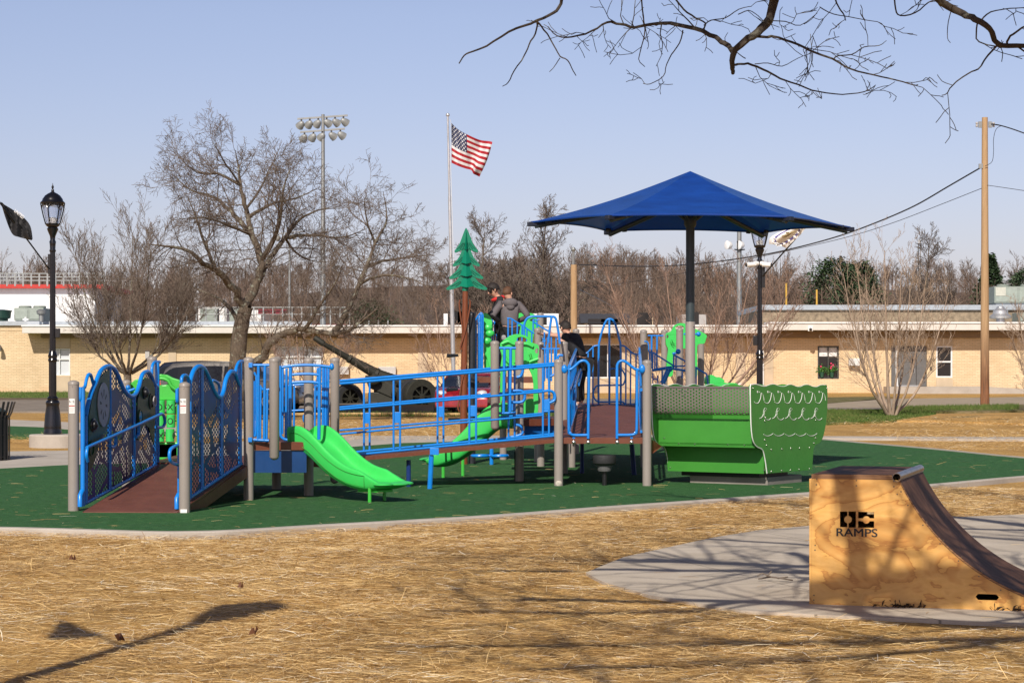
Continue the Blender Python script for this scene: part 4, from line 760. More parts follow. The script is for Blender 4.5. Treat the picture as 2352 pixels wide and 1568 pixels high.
for s in (-1, 1):
    q = V(c[0]+s*.32, 111.8, Z(564,112)); o = MB().lathe([(.1,0),(.2,.1),(.24,.32),(.20,.34)], q+V(-.1,.1,-.0), 12, V(-1,-.6,.05)).build('lamp_head', MATS['white_plastic'], t)
    MB().beam(q+V(-s*.05,0,-.22), V(c[0],112,Z(564,112)-.25), .06, .06).build('bracket', MATS['black_matte'], o, smooth=False)
MB().box((c[0], 111.85, Z(565,112)), (.28,.2,.5)).build('control_box', MATS['black_matte'], t, smooth=False)
c = V(X(2111,420), 420, 16); t = thing('radio_mast', 'thin lattice radio mast on the far ridge above the vase shaped tree', 'mast', tuple(c)); mb = MB(); zt = Z(555,420)
for a in range(3): mb.tube([c+V(math.cos(a*2.1)*.5, math.sin(a*2.1)*.5, -8), V(c[0]+math.cos(a*2.1)*.25, 420+math.sin(a*2.1)*.25, zt)], .07, 4)
for k in range(14): z = 10+k*(zt-10)/14; mb.tube([V(c[0]-.4, 420, z), V(c[0]+.4, 420, z+1.4)], .05, 4)
mb.build('lattice', MATS['galv'], t); MB().box((c[0], 419.5, zt), (.5,.3,.7)).build('antenna', MATS['white_metal'], t, smooth=False)
# --- flagpole and flag
d = 80; c = V(X(1043,d), d, gz(d)); top = V(X(1028.5,d), d, Z(268,d)); t = thing('flagpole', 'tall silver flagpole with a ball top, leaning slightly left', 'flagpole', tuple(c))
m1 = c+(top-c)*.43; m2 = c+(top-c)*.72
MB().tube([c, m1, m1+V(0,0,.01), m2, m2+V(0,0,.01), top], [.085,.08,.065,.06,.048,.04], 14).build('pole', MATS['alu'], t); MB().ball(top+V(0,0,.06), .075, 12).build('ball', MATS['alu'], t)
MB().tube([top+V(.08,-.05,-.1), at(1036,283,d), at(1035,375,d), m1+V(.1,-.06,.2)], .008, 4).build('halyard', MATS['white_plastic'], t)
Mr, Mw, Mb_ = M('flag_red', (.34,.006,.014), .7, var=.04), M('flag_white', (.62,.61,.60), .7, var=.02), M('flag_blue', (.010,.018,.075), .7, var=.05)
fl = thing('flag', 'red, white and blue star spangled flag blowing right from the tall flagpole', 'flag', tuple(at(1036,330,d)))
def fpos(u, v):                               # u along the fly, v down the hoist
    T = [(1037,283),(1052,297),(1072,309),(1096,319),(1116,324),(1131,327)]; B = [(1037,374),(1052,381),(1070,388),(1083,391),(1088,400),(1101,407)]
    a = smoothpath([V(*p,0) for p in T], 8); b = smoothpath([V(*p,0) for p in B], 8); i = min(int(u*40), 39); f = u*40-i
    p = (a[i]*(1-f)+a[i+1]*f)*(1-v)+(b[i]*(1-f)+b[i+1]*f)*v; R_ = V(3.5*math.sin(v*3.14)*u, 0, 0)
    return at(p[0]+R_[0], p[1]+1.2*math.sin(u*12)*u, d+.16*math.sin(u*11+v*2.6)*(.2+u)+.07*math.sin(u*21-v*5))
def fgrid(u0, u1, v0, v1, n=10, m=3, off=0): return [[fpos(u0+(u1-u0)*i/n, v0+(v1-v0)*j/m)+V(0,off,0) for i in range(n+1)] for j in range(m+1)]
mr, mw = MB(), MB()
for k in range(13): (mr if k % 2 == 0 else mw).grid(fgrid(.4 if k < 7 else 0, 1, k/13, (k+1)/13, 16 if k < 7 else 24, 2))
mr.build('red_stripe', Mr, fl, ang=80); mw.build('white_stripe', Mw, fl, ang=80); MB().grid(fgrid(0, .4, 0, 7/13, 12, 8)).build('canton', Mb_, fl, ang=80)
ms = MB()
for r in range(9):
    for q in range(6 if r % 2 == 0 else 5):
        u = .4*((q+.5 if r % 2 == 0 else q+1)/6); v = 7/13*((r+.6)/9.2); cc = fpos(u, v)+V(0,-.015,0); ux = unit(fpos(u+.01, v)-fpos(u-.01 if u > .01 else 0, v)); vx = unit(fpos(u, v+.01)-fpos(u, v)); pts = []
        for k in range(10): a = k*math.pi/5-math.pi/2; rr = .052 if k % 2 == 0 else .021; pts.append(cc+ux*rr*math.cos(a)+vx*rr*math.sin(a))
        ms.add([cc]+pts, [(0, 1+k, 1+(k+1) % 10) for k in range(10)])
ms.build('star', Mw, fl, smooth=False, fixn=False)['kind'] = 'stuff'
# --- wooden poles and wires
d = 75; c = V(X(2262,d), d, gz(d)-.3); ptop = V(X(2262,d), d, Z(270,d)); t = thing('utility_pole', 'tall brown wooden utility pole with a rust coloured foot at the right', 'utility pole', tuple(c)); MB().tube([c, c+(ptop-c)*.3, ptop], [.165,.15,.105], 16).build('pole', MATS['pole_wood'], t)
for s in (-1, 1):
    q = V(ptop[0]+s*.18, d-.06, Z(287,d)); o = MB().box(q, (.12,.06,.22)).build('bracket', MATS['galv'], t, smooth=False); MB().lathe([(.03,-.09),(.05,-.05),(.03,0),(.05,.05),(.03,.09)], q+V(s*.12,0,0), 10).build('insulator', MATS['vent_gray'], o)
q = V(ptop[0]-.16, d-.06, Z(382,d)); MB().box(q, (.14,.08,.16)).build('bracket', MATS['galv'], t, smooth=False)
d2 = 92; c2 = V(X(1318,d2), d2, .5); t2 = thing('utility_pole', 'shorter wooden pole topped by a grey conduit, behind the climbing boy', 'utility pole', tuple(c2)); MB().tube([c2, V(c2[0], d2, Z(608,d2))], [.16,.14], 14).build('pole', MATS['pole_wood'], t2)
MB().tube([V(c2[0]-.02, d2-.0, Z(610,d2)), V(c2[0]-.02, d2, Z(576,d2))], .06, 8).ball(V(c2[0]-.02, d2, Z(573,d2)), .11, 10).build('conduit', MATS['galv'], t2)
MB().tube([V(c2[0]-.1, d2, Z(574,d2)), V(c2[0]-.2, d2, Z(585,d2)), V(c2[0]-.22, d2, Z(600,d2)), V(c2[0]-.12, d2, Z(612,d2))], .012, 5).build('drip_loop', MATS['black'], t2)
def wire(pts, r, label, k=6):
    P = smoothpath([at(*p) for p in pts], k); tag(MB().tube(P, r, 5).build('power_line', MATS['black'], off=P[0]), label, 'cable')
wire([(2256,383,75),(2180,427,76.5),(2100,473,78),(2010,512,80),(1930,541,81.5),(1840,566,83.5),(1742,587,85.5),(1600,606,88),(1480,612,90),(1330,608,92)], .028, 'thick twisted black service cable sagging from the tall pole to the short pole')
wire([(2256,432,75),(2160,470,77),(2050,512,79),(1940,546,81),(1800,578,84.5),(1650,610,87.5),(1500,640,90),(1330,664,92)], .012, 'thin black line strung just below the thick service cable')
wire([(2271,285,75),(2300,289,74.5),(2352,306,73),(2450,345,70)], .022, 'black line leaving the top of the tall pole to the right'); wire([(2264,425,75),(2352,438,73),(2500,462,70)], .010, 'thin lower wire leaving the tall pole to the right')
wire([(2300,289,74.6),(2288,297,74.7),(2282,320,74.8),(2282,350,74.8),(2278,372,74.8),(2262,382,74.8)], .010, 'looped black jumper wires hanging beside the tall pole')
wire([(1330,664,92),(1400,700,105),(1450,735,118)], .010, 'thin black line dropping right from the short pole')
wire([(1600,702,128),(1900,696,128),(2300,704,128)], .012, 'thin grey wire above the stone parapet')
# --- lamp posts
def lamp(px, D, zb, label, ytop, flag=None, x=None):
    xx = X(px, D) if x is None else x; c = V(xx, D, zb); s = (Z(ytop, D)-zb)/5.17; t = thing('street_lamp', label, 'street lamp', tuple(c), 'black lamp posts of the park')
    pr = [(.20,0),(.20,.06),(.185,.1),(.19,.14),(.185,.2),(.17,.42),(.14,.62),(.145,.66),(.155,.69),(.145,.73),(.11,.76),(.125,.79),(.09,.84)]
    MB().lathe([(r*s, z*s) for r, z in pr], c, 24).build('base', MATS['lamp_black'], t, ang=50)
    rows = []
    for z, r in ((.84,.085),(1.62,.083)):
        rows.append([c+V(math.cos(a*2*math.pi/32)*r*s*(1-.07*(a % 2)), math.sin(a*2*math.pi/32)*r*s*(1-.07*(a % 2)), z*s) for a in range(32)])
    sh = MB().grid(rows, True)
    sh.lathe([(r*s, z*s) for r, z in [(.088,1.60),(.105,1.64),(.09,1.68),(.105,1.74),(.085,1.79),(.07,1.84)]], c, 20)
    rows = []
    for z, r in ((1.84,.068),(4.05,.058)): rows.append([c+V(math.cos(a*2*math.pi/32)*r*s*(1-.09*(a % 2)), math.sin(a*2*math.pi/32)*r*s*(1-.09*(a % 2)), z*s) for a in range(32)])
    sh.grid(rows, True); sh.build('shaft', MATS['lamp_black'], t, ang=20)
    MB().lathe([(r*s, z*s) for r, z in [(.06,4.03),(.075,4.06),(.06,4.1),(.065,4.2),(.075,4.26),(.055,4.3),(.06,4.38),(.11,4.5),(.125,4.55),(.10,4.58),(.15,4.62),(.155,4.66)]], c, 24).build('capital', MATS['lamp_black'], t, ang=50)
    la = MB().lathe([(r*s, z*s) for r, z in [(.14,4.66),(.17,4.8),(.215,5.0),(.235,5.1)]], c, 16).build('lantern', MATS['lens'], t)
    MB().lathe([(r*s, z*s) for r, z in [(.075,4.67),(.08,4.78),(.05,4.8)]], c, 16).build('lamp_holder', MATS['refractor'], la)
    fr = MB()
    for k in range(6):
        a = k*math.pi/3+.3; e = lambda r, z, a=a: c+V(math.cos(a)*r*s, math.sin(a)*r*s, z*s)
        fr.tube([e(.15,4.64), e(.20,4.82), e(.245,5.02), e(.262,5.12)], .014*s, 6)
        b = a+math.pi/6; e2 = lambda r, z, g: c+V(math.cos(g)*r*s, math.sin(g)*r*s, z*s); fr.tube([e2(.235,4.98,a), e2(.24,5.06,a+.2), e2(.24,5.09,b), e2(.24,5.06,b+math.pi/6-.2), e2(.235,4.98,a+math.pi/3)], .010*s, 5)
    fr.build('cage', MATS['lamp_black'], la)
    MB().lathe([(r*s, z*s) for r, z in [(.265,5.10),(.27,5.13),(.23,5.17),(.225,5.2),(.17,5.28),(.10,5.33),(.075,5.34),(.03,5.37),(.035,5.40),(.015,5.43),(.03,5.47),(.01,5.52),(.004,5.56)]], c, 24).build('roof_cap', MATS['lamp_black'], t, ang=50)
    return t, c, s
t, c, s = lamp(121, 44.5, gz(44.5)+.22, 'black fluted lamp post on a round concrete footing at the left, carrying a black flag', 445+16)
MB().box(c+V(.11,-.02,2.15), (.1,.08,.2)).build('outlet_box', MATS['black'], t, bevel=.01); MB().box(c+V(-.07,0,3.62), (.05,.08,.42)).build('flag_bracket', MATS['black'], t, smooth=False)
tag(MB().lathe([(.62,-.1),(.62,.2),(.60,.22)], V(c[0]-.02+.15, c[1], gz(44.5)), 40).build('lamp_footing', MATS['concrete'], off=V(c[0],c[1],gz(44.5)), bevel=.01), 'low round concrete footing under the left lamp post', 'footing')
fs = MB().tube([c+V(-.06,-.03,3.5), at(-6,458,43.6)], .017, 8); fs.build('flag_staff', MATS['lamp_black'], t)
def cloth(P, Q, n, m, amp, d, name, mat, label, hol=None):   # P/Q picture traced edges
    a = smoothpath([V(*p,0) for p in P], n); b = smoothpath([V(*p,0) for p in Q], n); k = min(len(a), len(b)); rows = []
    for j in range(m+1):
        v = j/m; rows.append([at((a[i]*(1-v)+b[i]*v)[0], (a[i]*(1-v)+b[i]*v)[1], d+amp*math.sin(i*.7+v*4)) for i in range(k)])
    return rows
rows = cloth([(0,462),(20,482),(38,505),(52,524),(74,551)], [(3,466),(30,482),(55,500),(70,520),(75,548)], 6, 4, .03, 43.9, '', '', '')
rows2 = cloth([(2,466),(14,505),(28,537),(45,545),(73,552)], [(4,464),(22,482),(44,505),(60,525),(74,548)], 6, 5, .05, 43.9, '', '', '')
M('flag_black', (.01,.01,.011), .55); M('army_white', (.86,.85,.83), .8, var=.03); M('army_gold', (.35,.26,.10), .7); M('army_blue', (.10,.08,.32), .7)
o = MB().grid(rows2).grid(rows).build('flag', MATS['flag_black'], off=at(40,510,43.9)); tag(o, 'limp black flag on the angled staff of the left lamp post', 'flag')
puttext('UNITED', .1, at(44,492,43.75), V(.6,0,-.5), MATS['white_plastic'], o, sx=.7, up=(.5,0,.6))
# right lamp post, with cameras and the white flag
t, c, s = lamp(1745, 56, gz(56)+.15, 'black fluted lamp post at the right, its lantern partly behind the blue canopy', 520)
tag(MB().lathe([(.6,-.1),(.6,.14),(.58,.16)], V(c[0], c[1], gz(56)), 30).build('lamp_footing', MATS['concrete'], off=V(c[0],c[1],gz(56))), 'low round concrete footing under the right lamp post, behind the green boat', 'footing')
MB().box(c+V(-.12,-.02,2.2-.1), (.12,.1,.26)).build('outlet_box', MATS['black'], t, bevel=.01); MB().box(at(1753,637,55.95), (.09,.1,.55)).build('flag_bracket', MATS['black'], t, smooth=False)
for sx_, lab in ((-1, 'left white bullet camera on the right lamp post'), (1, 'right white bullet camera on the right lamp post, aimed at the viewer')):
    q = at(1742+sx_*14, 607, 55.8); k = thing('security_camera', lab, 'camera', tuple(q)); MB().tube([at(1744+sx_*4, 605, 55.9), at(1744+sx_*9, 605, 55.85)], .06, 10).build('mount', MATS['white_plastic'], k); MB().tube([q-V(sx_*.05,0,0), q+V(sx_*.16,-.10,-.02)], .065, 12).build('body', MATS['white_plastic'], k); MB().tube([q+V(sx_*.16,-.10,-.02), q+V(sx_*.165,-.105,-.02)], .052, 12).build('lens', MATS['black'], k)
MB().tube([at(1752,634,55.9), at(1852,520,54.6)], .02, 8).build('flag_staff', MATS['lamp_black'], t)
A = [(1806,570),(1820,556),(1838,540),(1850,524)]; B = [(1766,561),(1770,545),(1800,528),(1812,521)]
a = smoothpath([V(*p,0) for p in A], 8); b = smoothpath([V(*p,0) for p in B], 8)
def ap(u, v, o=0): 
    i = min(int(v*24), 23); f = v*24-i; pa = a[i]*(1-f)+a[i+1]*f; pb = b[i]*(1-f)+b[i+1]*f; p = pa*(1-u)+pb*u
    return at(p[0], p[1]-3*math.sin(u*3.1), 55.0-.5*v+.10*math.sin(u*7+v*2)*u-o)
fl = thing('flag', 'white flag with a blue ring of stars, on the right lamp post staff', 'flag', tuple(ap(.4,.5)))
MB().grid([[ap(i/16, j/10) for i in range(17)] for j in range(11)]).build('cloth', MATS['army_white'], fl, ang=80)
def ringpt(r, th, o=.02): return ap(.48+r*.42*math.cos(th), .52+r*.62*math.sin(th), o)
MB().grid([[ringpt(r, th/24*2*math.pi) for r in (.70,.79,.88)] for th in range(25)]).build('ring', MATS['army_blue'], fl, fixn=False)
ms = MB()
for k in range(9):
    th = k/9*3.6+2.2-.3; cc = ringpt(.8, th, .035)
    for j in range(5):
        pass
    pts = [cc+V(math.cos(q*math.pi/5+1.57)*(.055 if q % 2 == 0 else .024), 0, math.sin(q*math.pi/5+1.57)*(.055 if q % 2 == 0 else .024)) for q in range(10)]; ms.add([cc]+pts, [(0, 1+q, 1+(q+1) % 10) for q in range(10)])
ms.build('star', MATS['army_white'], fl, smooth=False, fixn=False)['kind'] = 'stuff'
for i, ch in enumerate('ARMY'):
    th = -1.15+i*.30; P_ = ringpt(.8, th-.2, .04); puttext(ch, .16, P_, V(.5,0,.9), MATS['army_white'], fl, name='letter', up=(-.9,0,.5))
mb = MB(); 
for q in ([(.36,.7),(.45,.62),(.5,.5),(.6,.42)], [(.42,.62),(.4,.48),(.46,.36)], [(.5,.52),(.58,.6),(.66,.56)]): mb.tube([ap(x_, y_, .02) for x_, y_ in q], .012, 6)
mb.build('emblem', MATS['army_gold'], fl)
# lamp post behind the viewer whose shadow lies on the straw
t, c, s = lamp(0, 7.6, 0, 'black lamp post standing outside the frame on the left, whose shadow falls across the straw', 0, x=-3.05) if False else (None, None, None)
def lamp_at(x, y, label):
    global _l; D = y; ytop = HY-(5.17-CH)*F/D; return lamp(CX+x*F/D, D, 0, label, ytop)
t, c, s = lamp_at(LX, LY, 'black lamp post standing outside the frame at the left, its shadow lying on the straw')
MB().tube([c+V(-.05,0,3.5), c+V(-1.0,-.1,4.6)], .017, 8).build('flag_staff', MATS['lamp_black'], t)
tag(MB().grid([[c+V(-1.0,-.1,4.6)+(V(.95,.1,-1.1)*(.05+.6*i/8))+V(.02,.05*math.sin(i),-.42*j/4*(1-abs(i-4)/6)) for i in range(9)] for j in range(5)]).build('flag', MATS['flag_black'], off=c+V(-.6,0,4)), 'black flag on the lamp post outside the frame', 'flag')
# --- trash receptacle at the left edge
D = gd(1057); c = V(X(-26, D), D, 0); t = thing('trash_bin', 'black slatted steel litter bin with flared top slats at the left frame edge', 'litter bin', tuple(c)); R_ = .37
sl_ = MB()
for k in range(26):
    a = 2*math.pi*k/26; e = V(math.cos(a), math.sin(a), 0); tn = V(-math.sin(a), math.cos(a), 0); pr = [(R_,.04),(R_,.82),(R_+.04,.9),(R_+.10,1.10)]; rows = []
    for r, z in pr: rows.append([c+e*r-tn*.022+V(0,0,z), c+e*(r+.012)-tn*.022+V(0,0,z), c+e*(r+.012)+tn*.022+V(0,0,z), c+e*r+tn*.022+V(0,0,z)])
    sl_.grid(rows, True)
sl_.build('slats', MATS['black'], t, smooth=False); MB().lathe([(R_-.03,.06),(R_-.02,.8),(R_-.01,.86)], c, 24).build('liner', M('liner', (.02,.035,.035), .6), t)
hp = MB()
for z in (.1,.5,.84): hp.tube([c+V(math.cos(a*.2618)*(R_-.01), math.sin(a*.2618)*(R_-.01), z) for a in range(24)], .014, 6, closed=True)
hp.build('hoop', MATS['black'], t); MB().lathe([(.30,.86),(.34,.93),(.2,1.0),(.05,1.02)], c, 20).build('lid', MATS['liner'], t)
c2 = gp(8, 1045)
# ================================================================ vehicles and cannon
def wheel(name, c, r, wd, par, axis=(1,0,0), spokes=10, tm='rubber', rm='alloy'):
    ax = unit(V(*axis)); c = np.array(c, float); t = MB().lathe([(r*.62,-wd/2),(r*.95,-wd/2),(r,-wd*.35),(r,wd*.35),(r*.95,wd/2),(r*.62,wd/2)], c, 28, ax, False).build(name, MATS[tm], par, ang=40)
    m = MB().lathe([(.02,wd*.1),(r*.62,wd*.1)], c, 20, ax); m.lathe([(r*.16,wd*.40),(r*.16,wd*.52),(.02,wd*.54)], c, 14, ax); m.lathe([(r*.60,wd*.30),(r*.66,wd*.52),(r*.60,wd*.52)], c, 28, ax, False)
    X_ = unit(np.cross(ax, V(0,0,1))); Z_ = V(0,0,1)
    for k in range(spokes):
        a = 2*math.pi*k/spokes; e = X_*math.cos(a)+Z_*math.sin(a); m.beam(c+ax*wd*.45+e*r*.14, c+ax*wd*.42+e*r*.63, r*.09, wd*.12)
    m.build('rim', MATS[rm], t); return t
def car(c, ang, body, label, L_, W_, Hh, prof, glass_from, name='parked_car', light='lens', group=None, front=True):
    # local axes: f = forward, s = left; profile is (x along length from rear 0..1, z) upper outline
    c = np.array(c, float); f = V(math.cos(ang), math.sin(ang), 0); s = V(-f[1], f[0], 0); t = thing(name, label, 'car', tuple(c), group)
    def P(x, y, z): return c+f*(x-.5)*L_+s*y*W_/2+V(0,0,z*Hh)
    n = len(prof); rows = []
    ys = [(-1,0),(-.97,.02),(-.93,.04)]
    belt = glass_from
    def half(x, z, y): # tumblehome above the belt line
        k = max(0, (z-belt)/(1-belt)); return y*(1-.20*k)*(1-.10*max(0, abs(x-.5)*2-.72)/.28)
    low = [(x, .13 if .04 < x < .96 else .2) for x, z in prof]
    for yk in (-1, -.96, -.5, 0, .5, .96, 1):
        r = []
        drop = .0 if abs(yk) < .97 else .035
        for (x, z) in prof: r.append(P(x, half(x, z, yk), z-drop if z > .4 else z))
        rows.append(r)
    b = MB().grid(rows)
    for yk in (-1, 1):                        # sides: strips from the upper outline to the sill with bulge at the belt
        rr = []
        for fz in (1, .75, .5, .25, 0):
            r = []
            for (x, z), (xl, zl) in zip(prof, low):
                zz = zl+(z-.035-zl)*fz if fz > 0 else zl; r.append(P(x, half(x, zz, yk)*(1 if fz > 0 else .96)*(1.0), zz))
            rr.append(r)
        b.grid(rr)
    b.grid([[P(x, y, .14) for x in (.02,.98)] for y in (-.94,.94)])
    ends = MB()
    for i in (0, -1):
        x, z = prof[i]; b.grid([[P(x, y, zz) for y in (-1*(.9), 0, .9)] for zz in (.18, z)])
    b.build('body', MATS[body], t, ang=38)
    # glasshouse
    top = [p for p in prof if p[1] >= belt-.001]
    for yk in (-1, 1):
        xs_ = [p for p in prof if p[1] > belt+.02]; x0, x1 = min(p[0] for p in xs_), max(p[0] for p in xs_); mb = MB(); seg = [(x0+.0, x0+(x1-x0)*.28), (x0+(x1-x0)*.30, x0+(x1-x0)*.58), (x0+(x1-x0)*.60, x1)]
        zt = lambda x: np.interp(x, [p[0] for p in prof], [p[1] for p in prof])
        for a, b_ in seg:
            r0, r1 = [], []
            for q in range(7):
                x = a+(b_-a)*q/6; z1_ = max(belt+.03, zt(x)-.085); r0.append(P(x, half(x, belt+.02, yk)*1.005+.006*yk, belt+.02)); r1.append(P(x, half(x, z1_, yk)*1.005+.006*yk, z1_))
            mb.grid([r0, r1])
        mb.build('side_window', MATS['glass_dark'], t, smooth=False)
    # windscreen and rear screen: quads between roof and belt
    pk = [i for i, p in enumerate(prof) if p[1] > .93]; i0, i1 = pk[0], pk[-1]
    for nm, ia, ib in (('windscreen', i1, next(i for i in range(i1, n) if prof[i][1] <= belt+.03)), ('rear_window', i0, next(i for i in range(i0, -1, -1) if prof[i][1] <= belt+.03))):
        a, b_ = prof[ia], prof[ib]; mb = MB(); r = []
        for q in range(2):
            k = .12+.80*q; x = a[0]+(b_[0]-a[0])*k; z = a[1]+(b_[1]-a[1])*k; o = .012*(1 if nm == 'windscreen' else -1); r.append([P(x+o, half(x, z, y), z+.012) for y in (-.86,-.4,0,.4,.86)])
        mb.grid(r).build(nm, MATS['glass_dark'], t, smooth=False)
    for x in (.18, .80):
        for y in (-1, 1):
            wheel('wheel', P(x, y*.93, .22*1.0)*V(1,1,0)+V(0,0,c[2]+.36), .36, .22, t, s*y)
            MB().lathe([(.43,-.02),(.43,.012)], P(x, y*.955, 0)*V(1,1,0)+V(0,0,c[2]+.37), 24, s*y).build('wheel_arch', MATS['black_matte'], t)
    for y in (-1, 1):
        hz_ = .50; MB().ball(P(.965, y*.70, hz_), .17, 12, (1.0,.8,.6)).build('headlight', MATS['refractor'], t)
        MB().ball(P(.02, y*.8, .55), .14, 10, (.5,.9,1.2)).build('tail_light', MATS['red_trim'], t)
        MB().ball(P(.62, y*1.10, belt+.03), .11, 10, (.7,1.,.7)).build('mirror', MATS[body], t)
        for x in (.40, .55): MB().box(P(x, y*1.005, belt-.07), (.14,.03,.03), ux=f).build('door_handle', MATS['alu'], t, smooth=False)
    MB().box(P(.995, 0, .36), (.9,.03,.14), ux=s).build('grille', MATS['black'], t, smooth=False, bevel=.01); MB().box(P(.995, 0, .20), (1.2,.04,.1), ux=s).build('lower_grille', MATS['black_matte'], t, smooth=False, bevel=.01)
    for y in (-1, 1): MB().box(P(.992, y*.66, .22), (.24,.05,.15), ux=s).build('fog_light', MATS['black'], t, smooth=False)
    return t
suv = [(0,.30),(.0,.55),(.02,.62),(.05,.85),(.10,.96),(.2,.985),(.4,1.0),(.55,.985),(.60,.96),(.66,.84),(.73,.66),(.76,.635),(.88,.60),(.95,.55),(.985,.47),(1,.35),(1,.2)]
D = 66; car((X(538,D), D+.6, gz(D)), math.radians(-12), 'car_gray', 'grey beige crossover parked behind the first play deck, mostly hidden by rails', 4.7, 1.9, 1.62, suv, .60)
car((X(500,70), 70.5, gz(70)), math.radians(-10), 'car_navy', 'dark blue hatchback parked beyond the beige crossover, only its roof line showing', 4.3, 1.8, 1.62, suv, .60)
D = 64.5; car((X(1080,D), D+1.8, gz(D)), math.radians(-97), 'car_red', 'dark red small pickup or wagon facing the camera behind the plastic tree post', 4.4, 1.8, 1.30, [(0,.30),(.0,.55),(.02,.62),(.06,.9),(.12,.96),(.3,1.0),(.50,.985),(.56,.94),(.64,.78),(.70,.665),(.88,.62),(.95,.57),(.985,.48),(1,.35),(1,.2)], .60)
# howitzer
D = 76; zb = gz(D); t = thing('cannon', 'olive drab towed artillery gun with its barrel raised to the left', 'cannon', (X(900,D), D, zb))
def q(px, py, o=0): return at(px, py, D+o)
MB().tube([q(722,775,-1), q(740,787,-1), q(744,790,-1)], [.10,.115,.10], 14).tube([q(744,790,-1), q(800,822,-.6)], [.085,.12], 14).tube([q(800,822,-.6), q(806,825.5,-.6)], .16, 14).tube([q(806,825.5,-.6), q(862,857,-.3)], [.14,.20], 14).tube([q(862,857,-.3), q(868,860,-.3)], .225, 14).tube([q(868,860,-.3), q(960,893,0)], [.20,.24], 14).tube([q(960,893,0), q(1000,908,.2)], .3, 14).build('barrel', MATS['olive'], t)
MB().tube([q(852,862,-.4), q(905,890,-.2)], [.20,.24], 12).tube([q(838,868,-.4), q(862,880,-.4)], [.10,.12], 10).build('recoil_cylinder', MATS['olive'], t)
MB().prism([q(838,862,-.5), q(862,862,-.5), q(900,884,-.5), q(935,900,-.5), q(928,925,-.5), q(880,905,-.5), q(846,890,-.5)], (0,.5,0)).build('cradle', MATS['olive'], t, smooth=False, bevel=.03)
MB().box(q(888,920), (1.3,.9,.62)).box(q(888,902), (.9,.6,.4)).box(q(855,930), (.5,1.3,.25)).box(q(925,928), (.4,1.2,.35)).build('carriage', MATS['olive'], t, smooth=False, bevel=.03)
MB().box(q(876,933), (2.3,.14,.12)).tube([q(840,925,-.3), q(815,940,-.3)], .05, 8).tube([q(905,940,-.5), q(855,945,-.5)], .04, 8).box(q(862,944,-.4), (.5,.4,.16)).build('axle', MATS['olive'], t, smooth=False)
for px, o, nm in ((965,-1.1,0),(950,-.7,0),(800,1.0,0)): wheel('wheel', q(px, 910 if px > 900 else 915, o), .62 if px > 900 else .55, .34, t, (.45,-.9,0) if px > 900 else (.5,-.87,0), 8, 'olive' if px == 965 else 'rubber', 'olive')
MB().prism([q(1000,888), q(1060,892), q(1130,905), q(1138,915), q(1120,925), q(1040,930), q(990,928)], (0,.3,0)).prism([q(1100,915,-.4), q(1136,905,-.4), q(1080,945,-.4), q(1062,950,-.4)], (0,.15,0)).build('trail', MATS['olive'], t, smooth=False, bevel=.02)
MB().ball(q(858,873,-.7), .22, 12, (1.2,.5,.9)).tube([q(935,888,-.5), q(945,868,-.5)], .06, 8).box(q(940,880,-.5), (.3,.2,.3)).ball(q(905,905,-.6), .12, 10).build('sight', MATS['olive'], t)
# ================================================================ skate ramp
A = V(2.087, 14.545, 0); uf = unit(V(1.373, -.425, 0)); ww = unit(V(.3, .955, 0)); Wd = 1.38; H_ = .872; R_ = 1.5; x0 = .60; xt = x0+1.36
t = thing('skate_ramp', 'plywood quarter pipe skate ramp with a steel coping tube on the concrete pad', 'skate ramp', tuple(A))
def arc(n=28, z0=.03):
    P_ = []
    for i in range(n+1):
        x = x0+(xt-x0)*i/n; P_.append((x, R_-math.sqrt(max(0, R_*R_-(xt-x)**2))))
    return P_
ar = [(x, max(z, .02)) for x, z in arc()]
def pl(x, z, k=0): return A+uf*x+ww*k+V(0,0,z+.004)
# stencil cut outs in the side sheet
def bm2(px, py): p = onplane(px, py, A, uf); return ((p-A) @ uf, p[2])
out2 = [(0,0), (xt+.12,0)]+ar[::-1]+[(x0-.02,H_),(0,H_)]
holes = []
def zr(zx, zy): return ((3150+zx/2.24)/1.7415, (1800+zy/2.24)/1.7415)
def cut(L2): holes.append([bm2(*zr(*p)) for p in L2])
def circ(cx_, cy_, r, a0, a1, n=8): return [(cx_+r*math.cos(math.radians(a0+(a1-a0)*i/n)), cy_+r*math.sin(math.radians(a0+(a1-a0)*i/n))) for i in range(n+1)]
cut([(470,552),(536,552),(536,592)]+circ(540,625,32,263,97)[1:]+[(536,658),(536,693),(470,693)])
cut([(546,552),(613,552),(613,697),(546,697),(546,660)]+circ(544,625,32,86,-86)[0:]+[(546,592)])
cut([(632,555),(776,558),(776,614),(737,614)]+circ(705,628,33,-25,-155)+[(632,614)])
cut([(632,636),(674,640)]+circ(705,628,33,160,20)+[(776,640),(776,700),(632,697)])
cut([(1684,1316),(1706,1289),(1872,1295),(1896,1322),(1874,1349),(1708,1345)])
sd = MB().prism([pl(*p) for p in out2], ww*.018, [[pl(*p) for p in h] for h in holes]); side = sd.build('side_panel', MATS['plywood'], t, smooth=False)
MB().prism([pl(x, z, Wd-.018) for x, z in out2], ww*.018, [[pl(*p, Wd-.018) for p in h] for h in holes[:4]]).build('side_panel', MATS['plywood'], t, smooth=False)
P_ = onplane(*zr(619,740), A, uf); w_ = -ww
puttext('RAMPS', .080, onplane(*zr(619,740), A, uf)-ww*.001, uf, MATS['black_matte'], side, sx=1.2)
for k_ in (-1, 1): puttext('RAMPS', .080, onplane(*zr(619,740), A, uf)-ww*(.001+.0006*k_)+uf*.0016*k_, uf, MATS['black_matte'], side, sx=1.2)
MB().prism([pl(0,H_+.001), pl(x0-.045,H_+.001), pl(x0-.045,H_+.033), pl(0,H_+.033)], ww*Wd).build('platform', MATS['skate_brown'], t, smooth=False, bevel=.002)
